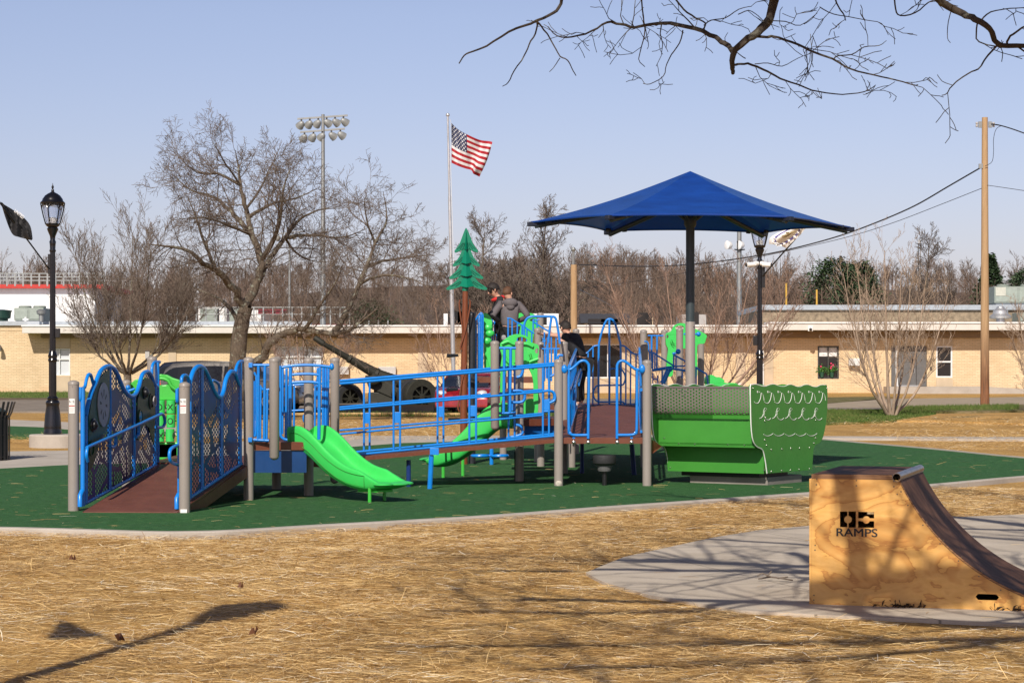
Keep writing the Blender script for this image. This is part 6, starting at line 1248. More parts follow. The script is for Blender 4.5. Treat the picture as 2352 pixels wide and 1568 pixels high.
# ---- moulded hoods and climbing walls
def mould(P, conv, d, th, name, mat, holes=(), bev=.03, par=None, sm=True, ty=0):
    O = [at(*conv(*p), d) for p in P]; O = smoothpath(O+[O[0]], 3)[:-1] if sm else O
    H = [smoothpath([at(*conv(*p), d) for p in h]+[at(*conv(*h[0]), d)], 3)[:-1] for h in holes]
    return MB().prism(O, V(0,th,0), H).build(name, MATS[mat], par or ps, smooth=True, ang=30, bevel=bev)
hd = mould([(655,765),(700,725),(760,685),(825,668),(900,678),(945,702),(972,748),(1020,768),(1055,788),(1060,860),(1048,930),(1045,1100),(1052,1300),(1050,1480),(1008,1482),(1003,1300),(998,1150),(968,1060),(930,1000),(860,965),(790,975),(740,1010),(712,1100),(700,1250),(660,1400),(655,1250),(660,1000),(672,900),(655,830)], c4, 31.6, .14, 'slide_hood', 'lime', [[(825,738),(835,708),(870,698),(910,706),(938,728),(925,748),(870,750)], [(1018,838),(1040,815),(1052,830),(1045,868),(1025,865)]], .035)
rail([[(690,880),(740,960),(820,1000),(900,1010),(960,960),(1010,940),(1055,925)], [(905,970),(950,985),(1000,1010)]], c4, 31.58, .03, 'hood_rib', 'lime', par=hd)
rail([[(672,770),(740,745),(790,770),(850,775),(930,770),(1000,800)]], c4, 31.58, .03, 'hood_rib', 'lime', par=hd)
rail([[(958,880),(968,920),(962,950)],[(975,870),(985,915),(978,948)]], c4, 31.57, .008, 'groove', 'lime_dark', par=hd)
mould([(900,1400),(920,1362),(960,1345),(1000,1348),(1012,1380),(1010,1510),(900,1530)], c4, 31.9, .3, 'slide_entry', 'lime', (), .05)
mould([(478,452),(500,446),(530,462),(560,500),(572,560),(556,620),(562,700),(548,770),(560,830),(548,900),(556,1000),(552,1035),(492,1035),(486,900),(486,700),(482,560)], c4, 37.4, .2, 'climbing_wall', 'lime', (), .05)
mould([(502,868),(530,820),(562,806),(566,1030),(540,1010),(520,940)], c4, 36.6, .3, 'climbing_wall', 'lime', (), .05)
for zx, zy in ((530,600),(548,660),(520,740),(538,880)): MB().ball(at(*c4(zx,zy),37.35), .07, 10, (1.2,.8,.9)).build('hand_hold', MATS['lime'], ps)
mould([(838,452),(900,446),(960,448),(1010,462),(1036,500),(1045,560),(1062,600),(1058,650),(1010,660),(990,780),(940,700),(850,680),(830,560)], c4, 40.6, .2, 'slide_hood', 'lime', [[(958,522),(990,505),(1020,508),(1025,528),(985,535)]], .05)
hd2 = mould([(688,1150),(700,1128),(745,1108),(770,1060),(805,1034),(850,1024),(900,1034),(930,1062),(990,1080),(1050,1110),(1115,1150),(1108,1195),(1090,1238),(1030,1245),(1016,1300),(1018,1568),(988,1568),(985,1380),(960,1300),(900,1290),(830,1300),(775,1340),(760,1420),(762,1568),(700,1568),(698,1420),(712,1300),(690,1245)], c6, 39.8, .16, 'slide_hood', 'lime', [[(785,1080),(800,1058),(850,1050),(880,1068),(868,1090),(820,1092)], [(694,1160),(705,1146),(718,1165),(708,1184),(695,1180)]], .045)
rail([[(750,1195),(762,1225),(785,1248)],[(735,1215),(750,1245),(772,1262)]], c6, 39.75, .009, 'groove', 'lime_dark', par=hd2)
mould([(1105,1600),(1130,1572),(1175,1566),(1220,1590),(1260,1592),(1300,1640),(1105,1660)], c6, 41.5, .35, 'slide_entry', 'lime', (), .05)
mould([(1130,1640),(1160,1615),(1240,1625),(1330,1650),(1420,1652),(1440,1700),(1130,1700)], c6, 42.4, .4, 'slide_entry', 'lime', (), .05)
# ---- first to upper deck rails
rail([[(385,515),(400,520),(425,478),(455,447),(472,470),(477,530),(470,1040)], [(400,522),(400,1035)], [(428,480),(425,1038)], [(446,455),(440,1040)], [(462,460),(456,1040)], [(395,540),(405,600),(404,1010),(415,1035)]], c4, 37.2, .021)
rail([[(572,450),(572,745)], [(570,450),(610,462),(640,510)], [(597,470),(594,745)], [(622,490),(618,745)], [(640,500),(636,745)]], c4, 38.2, .023)
rail([[(726,502),(770,508),(820,540),(890,580),(960,630),(1010,662)], [(738,505),(738,720)], [(780,520),(780,730)], [(835,555),(832,740)], [(885,580),(882,745)], [(935,615),(932,750)], [(985,650),(985,760)]], c4, 37.0, .022)
rail([[(905,700),(905,590),(925,520),(975,487),(1080,485),(1185,485),(1232,500),(1252,580),(1268,680),(1278,770)], [(1192,490),(1170,640),(1160,760)]], c4, 33.2, .030)
rail([[(1065,515),(1035,522),(1000,520),(1010,545),(1080,592),(1160,638)], [(1040,530),(1040,600)], [(1000,530),(1000,640)], [(1095,715),(1120,732),(1125,745),(1095,745)], [(1118,650),(1118,800)], [(1190,700),(1190,1000)], [(1240,700),(1240,980)]], c4, 35.4, .021)
rail([[(1090,822),(1275,822)], [(1122,825),(1118,1160)], [(1142,780),(1140,1130)], [(1160,825),(1158,1150)], [(1190,825),(1190,1160)], [(1225,825),(1222,1080)], [(1245,825),(1240,1000)], [(1150,700),(1160,1000),(1163,1400)]], c4, 34.2, .022)
rail([[(620,815),(820,815)], ([(700,820),(690,1490)], .027), ([(765,820),(757,1490)], .027), [(615,1495),(820,1492)]], c4, 30.6, .024)
rail([[(1310,893),(1275,890),(1258,930),(1255,1000)], [(1180,1110),(1220,1090)], [(1180,1260),(1215,1290),(1215,1350),(1180,1380)], [(1095,1475),(1220,1475)], [(1105,1010),(1105,1500)], [(1170,1010),(1165,1500)]], c4, 31.3, .023)
# ---- front deck rails
rail([([(115,570),(165,572),(205,545),(245,508),(285,500),(312,522),(322,570),(318,850),(315,1142)], .026), ([(155,545),(155,1060),(165,1090),(190,1112),(315,1112)], .026)], c5, 29.92, .026)
rail([([(765,570),(712,572),(665,540),(620,506),(585,502),(560,525),(553,580),(553,850),(553,1142)], .026), ([(718,575),(716,1060),(705,1090),(680,1110),(553,1112)], .026)], c5, 29.92, .026)
MB().ball(at(*c5(119,569),29.85), .045, 12, (1,.7,1.4)).ball(at(*c5(762,568),29.85), .045, 12, (1,.7,1.4)).build('clamp', MATS['blue'], ps)
bb = MB()
for zx in (196,316,555,673): bb.lathe([(.030,0),(.028,.006),(.018,.010),(.016,.02),(.008,.024)], at(*c5(zx,1171),29.93), 14, V(0,-1,0))
bb.build('bolt', MATS['bolt'], ps); bb = MB()
for zx in (196,316,555,673): bb.prism([at(*c5(zx-8,1122),29.93), at(*c5(zx+8,1122),29.93), at(*c5(zx+11,1142),29.93), at(*c5(zx-11,1142),29.93)], V(0,.01,0))
bb.build('rail_foot', MATS['blue'], ps, smooth=False)
MB().prism([at(*c5(835,1145),30.0), at(*c5(925,1205),30.3), at(*c5(845,1268),30.0), at(*c5(822,1262),30.0)], V(0,.02,0)).build('bracket', MATS['brown_edge'], ps, smooth=False)
# side rails of the second ramp (run away from the viewer)
def side(xn, xf, dn, df, lines, nv, name='guard_rail'):
    mb = MB()
    for yn, yf, r_ in lines: mb.tube([at(*c5(xn, yn), dn), at(*c5(xf, yf), df)], r_, 8)
    yt, yb = lines[0], lines[-1]
    for i in range(nv):
        k = (i+.5)/nv; dk = dn+(df-dn)*k; A_ = at(*c5(xn, yt[0]), dn); B_ = at(*c5(xf, yt[1]), df); C_ = at(*c5(xn, yb[0]), dn); E_ = at(*c5(xf, yb[1]), df); mb.tube([A_+(B_-A_)*k, C_+(E_-C_)*k], .012, 6)
    mb.build(name, MATS['blue'], ps, ang=60)
side(160, 220, 30.0, 35.6, [(545,400,.026),(740,575,.022),(1085,880,.02)], 11); side(752, 736, 30.0, 35.6, [(560,397,.026),(740,575,.022),(1085,880,.02)], 11)
mb = MB().tube(smoothpath([at(*c5(195,820),31.5), at(*c5(200,740),31.5), at(*c5(225,640),33), at(*c5(250,572),34.5), at(*c5(255,620),34.6), at(*c5(235,700),34)], 4), .021, 8); mb.build('handrail', MATS['blue'], ps, ang=60)
# far rails: tall arch and its wings
rail([([(400,888),(402,420),(412,325),(438,230),(465,170),(495,155),(525,172),(548,228),(572,325),(584,420),(583,888)], .030), ([(490,160),(490,888)], .030), [(262,442),(300,438),(340,402),(365,380),(398,374)], [(590,374),(622,384),(650,410),(685,440),(710,447),(745,445)], [(315,435),(312,700),(308,865)], [(355,395),(353,860)], [(627,388),(625,862)], [(666,425),(664,862)], [(710,447),(708,830),(690,862),(640,868),(590,866)], [(285,855),(310,868),(400,866)]], c5, 36.6, .022)
rail([[(497,567),(575,567),(605,590),(622,635),(612,680),(585,700),(410,704),(375,718),(358,760),(365,805),(390,835),(440,840),(580,838),(612,850),(632,885)]], c5, 36.4, .022, 'activity_rail')
rail([[(740,395),(742,1110)], [(752,815),(750,1090)], [(735,705),(755,705)]], c5, 33.5, .02)
# ---- right tower rails
rail([[(500,1155),(662,1157)], ([(540,1158),(538,1500)], .028), ([(597,1158),(594,1500)], .028), [(462,1215),(495,1222),(508,1260),(510,1325)], [(508,1325),(560,1335),(620,1375),(780,1475),(800,1476)], [(553,1335),(550,1520)], [(575,1345),(572,1510)], [(520,1330),(516,1520)]], c6, 37.8, .022)
rail([[(820,1320),(800,1338),(762,1340),(800,1370),(895,1425)], [(772,1345),(770,1500)], [(795,1370),(793,1520)], [(875,1140),(1040,1140)]], c6, 37.9, .024); MB().ball(at(*c6(818,1322),37.8), .05, 10).ball(at(*c6(1030,1140),37.8), .045, 10).build('clamp', MATS['blue'], ps)
rail([([(545,1522),(640,1508),(740,1500),(895,1522)], .03), ([(560,1510),(700,1485),(895,1470)], .02), [(1010,1490),(1040,1515),(1100,1548),(1118,1575),(1130,1680)], [(985,1475),(985,1700)], [(650,1520),(650,1700)], [(915,1560),(905,1640)], [(860,1530),(860,1600)], [(1005,1480),(1005,1700)]], c6, 36.8, .024)
rail([[(700,1190),(704,1500)]], c6, 40.2, .02) if 0 else None
MB().lathe([(.055,0),(.055,.02),(.045,.03),(.045,.24),(.06,.25),(.062,.28),(.055,.285)], at(*c6(655,1652),36.5), 16, V(.45,0,1)).build('talk_tube', MATS['blue'], ps)
rail([[(0,0),(0,0)]], c6, 37, .02) if 0 else None
# ladder between towers at far right of the front deck
rail([[(150+0*1,700)]]*0 or [[(845,650),(890,655)], [(848,600),(850,960)], [(890,620),(888,900)], [(845,700),(890,705)], [(845,750),(890,755)]], c5, 37.2, .018)
# ---- stepping pods and stool under the rails
pp = MB().tube([at(1129,1068,gd(1068)), at(1129,1010,gd(1068))], .035, 10)
sp = thing('step_pod', 'blue tube stepping pod with two round foot loops beneath the long ramp', 'play step', tuple(at(1129,1068,gd(1068))))
pp.build('pole', MATS['blue'], sp)
for s in (-1, 1):
    c_ = at(1125+s*22, 1046, gd(1068)); MB().tube([c_+V(.15*math.cos(a*.5236), .13*math.sin(a*.5236), 0) for a in range(12)], .024, 8, closed=True).tube([c_+V(-s*.15,0,0), at(1129,1046,gd(1068))], .024, 8).build('foot_loop', MATS['blue'], sp)
d = gd(1116); c_ = at(1388.5,1116,d); st = thing('spinner_seat', 'squat black round seat on a thin post under the front deck', 'play seat', tuple(c_))
MB().tube([c_, c_+V(0,0,.22)], .035, 12).tube([c_+V(0,0,.15), c_+V(0,0,.25)], .02, 10).build('pole', MATS['black'], st); MB().lathe([(.05,.21),(.09,.215),(.10,.24),(.10,.26),(.11,.30)], c_, 24).build('hub', M('grey_speck', (.10,.10,.10), .8, var=.5, vs=80), st); MB().lathe([(.11,.30),(.16,.325),(.165,.335),(.165,.43),(.158,.445),(.08,.45)], c_, 28).build('seat', MATS['black_matte'], st, ang=40)
# ---- plastic pine tree climber
d = 36.8
tr_ = thing('tree_climber', 'brown tree trunk climbing pole topped with a moulded green plastic pine', 'play climber', tuple(V((1067-CX)*d/F, d, gz(d))))
def at1(px, py, o=0): return at(px, py, d+o)
MB().tube([V((1066-CX)*d/F,d,0), at1(1065,940), at1(1066,870), at1(1067,800), at1(1068,730), at1(1069,662)], [.065,.064,.062,.058,.055,.05], 20).build('trunk', MATS['tree_brown'], tr_)
gr = MB()
for P_ in ([(1057,688),(1055,700),(1060,740),(1066,770)], [(1078,688),(1080,698),(1075,730),(1066,770),(1058,795),(1060,803)], [(1072,832),(1068,850),(1060,880),(1056,910),(1052,935),(1055,945)]): gr.tube(smoothpath([at1(x, y, -.07) for x, y in P_], 5), .014, 8)
gr.build('hand_grip', MATS['tree_brown'], tr_)
for px, py, s in ((1053,815,-1),(1052,893,-1),(1076,868,1),(1075,935,1),(1056,962,-1)):
    a = at1(px, py); e_ = a+V(s*.20 if s < 0 else .16, -.06, 0); rows = []
    for k in range(6):
        t = k/5; p = a+(e_-a)*t; w_ = .035+.02*t; h_ = .03+.02*t if s < 0 else .035
        rows.append([p+V(0,-w_,.02), p+V(0,w_,.02), p+V(0,w_*.8,-.02-h_*.3), p+V(0,0,-h_), p+V(0,-w_*.8,-.02-h_*.3)])
    mb = MB().grid(rows, True); mb.add(rows[-1], [tuple(range(5))]); mb.build('foot_step', MATS['black_post'], tr_, bevel=.008)
tiers = [(526,577,4,27),(560,609,11,31),(590,638,13,39),(618,663,15,47)]
for k, (yt, yb, w0, w1) in enumerate(tiers[::-1]):
    o = .012*k; rows = []; cx_ = 1071+(0 if k else 1)
    P_ = [(cx_-w0*.2,yt-3*(k == 3)),(cx_+w0*.7,yt+2),(cx_+max(w0,w1*.36),yt+(yb-yt)*.36),(cx_+w1*.58,yt+(yb-yt)*.66),(cx_+w1*.84,yb-7),(cx_+w1,yb-1),(cx_+w1*.93,yb+3),(cx_+w1*.6,yb),(cx_+w1*.25,yb-5),(cx_,yb-2),(cx_-w1*.25,yb-5),(cx_-w1*.6,yb),(cx_-w1*.93,yb+3),(cx_-w1,yb-1),(cx_-w1*.84,yb-7),(cx_-w1*.58,yt+(yb-yt)*.66),(cx_-max(w0,w1*.36),yt+(yb-yt)*.36),(cx_-w0*.9,yt+2)]
    O = smoothpath([at1(x, y, -.04-o) for x, y in P_]+[at1(*P_[0], -.04-o)], 3)[:-1]
    mb = MB().prism(O, V(0,.09,0)); t_ = mb.build('foliage', MATS['pine_green'], tr_, smooth=True, ang=35, bevel=.022)
    # raised central ridge and leaf creases
    rg_ = MB(); top_, bot_ = at1(cx_, yt+4, -.06-o), at1(cx_, yb-3, -.13-o); L_ = at1(cx_-w0*1.1, yb-6, -.045-o); R2 = at1(cx_+w0*1.1, yb-6, -.045-o); rg_.add([top_, L_, bot_, R2], [(0,1,2),(0,2,3)]); rg_.add([L_, bot_, R2, at1(cx_, yb-9, -.03-o)], [(0,3,1),(1,3,2)]); rg_.build('ridge', MATS['pine_green'], t_, smooth=False)
    cr = MB()
    for s in (-1, 1):
        for f0 in (.35,.6,.85): cr.tube(smoothpath([at1(cx_+s*w1*f0*.35, yt+(yb-yt)*.62, -.048-o), at1(cx_+s*w1*f0*.62, yb-11, -.048-o), at1(cx_+s*w1*f0*.92, yb-5, -.047-o)], 3), .0035, 4)
    cr.build('crease', M('pine_dark', (.0,.07,.04), .5), t_)
    if k < 3: MB().lathe([(.028,0),(.02,.004)], at1(cx_, yt+6, -.056-o), 12, V(0,-1,0)).build('hole', MATS['black'], t_)
MB().tube([at1(1069,668), at1(1069,655)], .058, 16).build('collar', MATS['pine_green'], tr_)
# ================================================================ green boat
C0 = at(1762,1087.4,29.9); C1 = at(1533.7,1080.7,30.82); ub = unit((C1-C0)*V(1,1,0)); urr = V(-ub[1], ub[0], 0); urr = urr if urr[0] > 0 else -urr; Lb = np.linalg.norm((C1-C0)[:2]); zb_ = C0[2]
bt = thing('play_boat', 'green panel rocking boat with engraved waves and a perforated grey back rail', 'play boat', tuple(C0))
def onb(zx, zy, off=0): return onplane(*cb(zx, zy), C0+ub*off, urr)
outl = [(1480,1262),(1466,1150),(1446,1040),(1424,985),(1380,966),(1340,928),(1312,850),(1298,700),(1293,500),(1290,275),(1310,250),(1360,246),(1420,266),(1470,268),(1520,250),(1570,248),(1620,268),(1680,272),(1720,255),(1760,250),(1810,270),(1860,276),(1900,256),(1950,252),(2000,272),(2050,276),(2090,256),(2140,256),(2166,275),(2166,500),(2150,690),(2120,840),(2080,915),(2032,936),(2008,990),(1992,1222)]
O = [onb(*p) for p in outl]; O = [O[0]]+smoothpath(O[1:-1], 2)+[O[-1]]
pr_ = MB().prism([p-ub*.0 for p in O], ub*.028).build('end_panel', MATS['boat_green'], bt, smooth=False, bevel=.002)
pr2 = MB().prism([p+ub*(Lb-.028) for p in O], ub*.028).build('end_panel', MATS['boat_green'], bt, smooth=False)
for k, par in ((-.002, pr_), (Lb-.030, pr2)):                          # white core edge
    MB().tube([p+ub*(k+.006)-urr*.004 for p in O[:26]], .008, 6).build('white_edge', MATS['white_plastic'], par)
    MB().tube([p+ub*(k+.012)+V(0,0,.001) for p in O[16:60]], .006, 5).build('white_edge', MATS['white_plastic'], par)
eg = MB()
def engr(P_, r=.0048, k=4): eg.tube(smoothpath([onb(x, y)-ub*.0015 for x, y in P_], k), r, 5)
for i in range(7):
    x = 117*i
    engr([(1330+x,445),(1345+x,460),(1368+x,462),(1388+x,440),(1402+x,400),(1410+x,345)]); engr([(1410+x,345),(1428+x,360),(1438+x,395),(1442+x,430)], .004)
    eg.lathe([(.017,0),(.016,.003)], onb(1370+x,333), 12, -ub); eg.lathe([(.008,0),(.007,.003)], onb(1393+x,334), 8, -ub)
for i in range(5):
    x = 146*i; engr([(1392+x,635),(1412+x,625),(1428+x,603),(1434+x,580)]); engr([(1434+x,580),(1448+x,620),(1470+x,648),(1498+x,650),(1519+x,632)]); engr([(1434+x,575),(1440+x,540),(1452+x,518),(1466+x,520),(1473+x,535)], .003); engr([(1448+x,590),(1446+x,560),(1456+x,545),(1466+x,548)], .003)
    x = 125*i; engr([(1438+x,816),(1460+x,832),(1490+x,834),(1520+x,824),(1546+x,806)], .0042) if i < 5 else None
eg.build('engraving', MATS['white_plastic'], pr_, ang=60)
sb = MB()
for zx, zy in [(1310,288),(2158,290),(1448,663),(2028,652),(1446,878),(2028,856),(1468,940),(2008,915),(1522,988),(1642,982),(1745,975),(1844,972),(1958,966),(1522,1240),(1642,1230),(1742,1222),(1840,1215),(1958,1208),(1456,623),(2018,610)]: sb.lathe([(.010,0),(.010,.008),(.006,.013)], onb(zx, zy), 10, -ub)
sb.build('bolt', MATS['bolt'], pr_)
def fb(zx, zy, t): return onplane(*cb(zx, zy), C0-urr*t, ub)
a_ = .028
def fpanel(t, zt0, zt1, name='front_panel', th=.018, mat='boat_green'):   # spans between the end panels
    p0 = C0-urr*t+ub*a_; p1 = C0-urr*t+ub*(Lb-a_); return MB().prism([V(p0[0],p0[1],zt0), V(p1[0],p1[1],zt0), V(p1[0],p1[1],zt1), V(p0[0],p0[1],zt1)], urr*th).build(name, MATS[mat], bt, smooth=False)
tu, tl = .33, .05
zc = lambda zy, t: onplane(*cb(900, zy), C0-urr*t, ub)[2]
lo = fpanel(tl, zb_, zc(952,tl)); up_ = fpanel(tu, zc(950,tu), zc(640,tu))
MB().prism([C0-urr*tl+ub*a_+V(0,0,zc(952,tl)-zb_), C0-urr*tu+ub*a_+V(0,0,zc(952,tl)-zb_), C0-urr*tu+ub*(Lb-a_)+V(0,0,zc(952,tl)-zb_), C0-urr*tl+ub*(Lb-a_)+V(0,0,zc(952,tl)-zb_)], V(0,0,.018)).build('seat_board', MATS['boat_green'], bt, smooth=False)
sb = MB()
for zx, zy, t_ in [(307,857,tu),(472,923,tu),(655,927,tu),(1031,932,tu),(1220,938,tu),(375,1195,tl),(1447,1227,tl)]: sb.lathe([(.010,0),(.010,.008),(.006,.013)], fb(zx, zy, t_), 10, -urr)
sb.build('bolt', MATS['bolt'], up_)
# perforated back rail: leaning sheet with rolled top and curved foot
tg = .49; rows = []; uvs = []; zt1, zt2 = zc(285, tg), zc(600, tg-.05); prf = [(tg,zt1),(tg,zt1-.12),(tg-.005,zt1-.26),(tg-.015,(zt2+.05)),(tg-.045,zt2+.012),(tg-.10,zt2)]
acc = 0; vv = [0]
for i in range(1, len(prf)): acc += math.hypot(prf[i][0]-prf[i-1][0], prf[i][1]-prf[i-1][1]); vv.append(acc)
for (t_, z), v in zip(prf, vv): rows.append([V(*(C0-urr*t_+ub*(a_+(Lb-2*a_)*k/12))[:2], z) for k in range(13)])
mb = MB().grid(rows); o = mb.build('back_rail', MATS['perf_gray'], bt, ang=80, fixn=False); me = o.data; uv = me.uv_layers.new(name='UVMap')
for l in me.loops:
    r_, k_ = divmod(l.vertex_index, 13); uv.data[l.index].uv = (5+(Lb-2*a_)*k_/12, 5+vv[r_])
MB().tube([C0-urr*(tg-.012)+ub*a_+V(0,0,zt1-zb_), C0-urr*(tg-.012)+ub*(Lb-a_)+V(0,0,zt1-zb_)], .018, 10).build('top_tube', MATS['gray_panel'], o)
sb = MB()
for zx, zy in [(500,320),(555,320),(532,375),(878,320),(934,320),(912,375)]: sb.lathe([(.010,0),(.010,.008),(.006,.013)], fb(zx, zy, tg+.002), 10, -urr)
sb.build('bolt', MATS['bolt'], o)
# the far side of the boat, mirrored: inner bench and wavy back board
wbt = 1.55
pw = [];
for k in range(41):
    s = k/40*(Lb-2*a_)+a_; pw.append((s, zc(262, 0)+.02+.018*math.cos(s*2*math.pi/.42)))
for t_ in (-1.32,): MB().prism([V(*(C0-urr*t_+ub*a_)[:2], zb_+.55)]+[V(*(C0-urr*t_+ub*s)[:2], z-.02) for s, z in pw]+[V(*(C0-urr*t_+ub*(Lb-a_))[:2], zb_+.55)], urr*.02).build('back_board', MATS['boat_green'], bt, smooth=False)
MB().prism([C0+urr*1.1+ub*a_+V(0,0,0), C0+urr*1.1+ub*(Lb-a_), C0+urr*1.1+ub*(Lb-a_)+V(0,0,.5), C0+urr*1.1+ub*a_+V(0,0,.5)], urr*.018).build('front_panel', MATS['boat_green'], bt, smooth=False)
MB().prism([C0+ub*a_+V(0,0,.06), C0+ub*(Lb-a_)+V(0,0,.06), C0+urr*1.1+ub*(Lb-a_)+V(0,0,.06), C0+urr*1.1+ub*a_+V(0,0,.06)], V(0,0,.03)).build('floor', MATS['deck_brown'], bt, smooth=False)
for t_ in (tu-.1, -1.0): MB().box(C0-urr*(t_-.05)+ub*Lb/2+V(0,0,.42), (Lb-.08,.3,.025), ux=ub).build('bench', MATS['boat_green'], bt, smooth=False)
MB().box(C0+urr*.55+ub*Lb/2+V(0,0,-.035), (Lb-.35,.9,.06), ux=ub).build('spring_frame', MATS['black'], bt, smooth=False)
bl = thing('boat_footing', 'grey concrete plinth in the shade under the green boat', 'plinth', tuple(V(*(C0+urr*.6+ub*Lb/2)[:2], 0)))
b1 = at(1563.5,1112,29.9); k_ = C0+urr*.10+ub*.02; q1 = V(*(C0+urr*.13+ub*(Lb-.30))[:2], 0); q2 = V(*(C0+urr*.13+ub*.06)[:2], 0)
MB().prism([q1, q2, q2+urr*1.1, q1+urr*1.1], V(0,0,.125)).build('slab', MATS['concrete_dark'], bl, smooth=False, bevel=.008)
# ================================================================ canopy
d = 33.5; base = V((1585.4-CX)*d/F, d, 0); cn = thing('shade_canopy', 'large blue six sided fabric shade umbrella on a dark central pole', 'shade canopy', tuple(base)); zap = Z(393, 33.5)
MB().tube([base, base+V(0,0,zap-.25)], .070, 24).build('pole', MATS['canopy_pole'], cn)
MB().lathe([(.078,0),(.078,Z(740,d)),(.076,Z(739,d))], base, 24).build('pole_sleeve', MATS['taupe'], cn, ang=50)
MB().ball(V(base[0]+.05, d-.075, Z(749,d)), .012, 6).ball(V(base[0]-.07, d-.05, Z(741,d)), .012, 6).build('bolt', MATS['bolt'], cn)
KC = [at(1399,495,31.7), at(1813,499,31.9), at(1953,523,34.2), at(1755,534,35.5), at(1396,529,35.3), at(1220,511,33.0)]
cz = sum(k[2] for k in KC)/6; KC = [V(k[0], k[1], .6*k[2]+.4*cz) for k in KC]; AP = V(base[0], d, zap); NG = 12; fab = MB()
for i in range(6):
    a, b = KC[i], KC[(i+1) % 6]; rows = []
    for r_ in range(NG+1):
        t = r_/NG; row = []
        for k in range(NG+1):
            s = k/NG; e_ = a+(b-a)*s; mid = (a+b)/2; hem = (4*s*(1-s)); e_ = e_+(AP*V(1,1,0)+V(0,0,e_[2])-e_)*.05*hem+V(0,0,.03*hem)
            p = AP+(e_-AP)*t; p[2] += -.06*math.sin(math.pi*t)*(1-.35*hem)*1.0-.03*hem*t*(1-t)*2; row.append(p)
        rows.append(row)
    fab.grid(rows)
fo = fab.build('fabric', MATS['canopy_blue'], cn, ang=12, fixn=False)
hem = MB(); seam = MB()
for i in range(6):
    a, b = KC[i], KC[(i+1) % 6]; H_ = []
    for k in range(17):
        s = k/16; e_ = a+(b-a)*s; h = 4*s*(1-s); H_.append(e_+(AP*V(1,1,0)+V(0,0,e_[2])-e_)*.05*h+V(0,0,.03*h))
    hem.tube(H_, .016, 6)
hem.build('hem', MATS['canopy_blue'], fo)
arms = MB(); caps = MB()
for k in KC:
    arms.tube([base+V(0,0,zap-.80)+(k-base)*V(1,1,0)*.02, base+V(0,0,zap-.52)+(k-base)*V(1,1,0)*.16], .03, 10)
    kk = k-base; kk[2] = 0; kk = unit(kk); nn = V(-kk[1], kk[0], 0); caps.box(k-kk*.02+V(0,0,-.03), (.16,.09,.07), ux=kk)
    for s in (-1, 1): caps.box(k-kk*.24+nn*s*.17+V(0,0,-.0), (.10,.05,.05), ux=kk)
for k in KC[:]: pass
for i in range(6): 
    kk = unit((KC[i]-base)*V(1,1,0)); a_m = MB().tube([base+V(0,0,zap-.44), KC[i]+V(0,0,-.06)-kk*.06], .040, 10).build('arm', MATS['canopy_pole'], cn)
arms.build('strut', MATS['canopy_pole'], cn)
caps.build('corner_cap', M('corner', (.01,.015,.03), .4), cn, smooth=False, bevel=.012)
MB().lathe([(.08,zap-.9),(.10,zap-.85),(.10,zap-.75),(.08,zap-.7)], base, 20).build('hub', MATS['canopy_pole'], cn)
# ================================================================ people
def skinfig(name, pts, edges, mat, parent=None, sub=2, loc=None, root=0):
    o0 = np.array(loc, float) if loc is not None else (wloc(parent) if parent is not None else V(0,0,0))
    me = bpy.data.meshes.new(name); me.from_pydata([tuple(np.array(p[:3], float)-o0) for p in pts], edges, []); me.update()
    o = bpy.data.objects.new(name, me); COL.objects.link(o); m = o.modifiers.new('skin', 'SKIN'); m.use_smooth_shade = True
    for i, p in enumerate(pts):
        v = me.skin_vertices[0].data[i]; r = p[3]; v.radius = (r, p[4] if len(p) > 4 else r)
    me.skin_vertices[0].data[root].use_root = True
    s = o.modifiers.new('sub', 'SUBSURF'); s.levels = sub; s.render_levels = sub
    dg = bpy.context.evaluated_depsgraph_get(); m2 = bpy.data.meshes.new_from_object(o.evaluated_get(dg)); bpy.data.objects.remove(o)
    ob = link(name, m2, MATS[mat], parent, True, 180)
    if parent is None: ob.location = Vector(o0)
    return ob
M('skin', (.58,.32,.22), .55, var=.05); M('hair_dark', (.018,.012,.009), .6, var=.3, bmp=.8, bs=150); M('hair_brown', (.10,.045,.02), .6, var=.3, bmp=.8, bs=150)
M('hoodie_grey', (.12,.105,.11), .85, var=.1, vs=12, bmp=.4, bs=30); M('red_cloth', (.6,.02,.02), .8); M('white_cloth', (.7,.69,.68), .8); M('black_cloth', (.014,.014,.016), .85, var=.3, vs=10, bmp=.5, bs=30); M('grey_shirt', (.3,.3,.3), .85)
def S_(c, H, f):                              # local frame helper: f = facing; returns fn(side(left), fwd, up)
    f = unit(V(*f)); l = V(-f[1], f[0], 0); c = np.array(c, float)
    return lambda s, fw, u: c+l*s+f*fw+V(0,0,u*H)
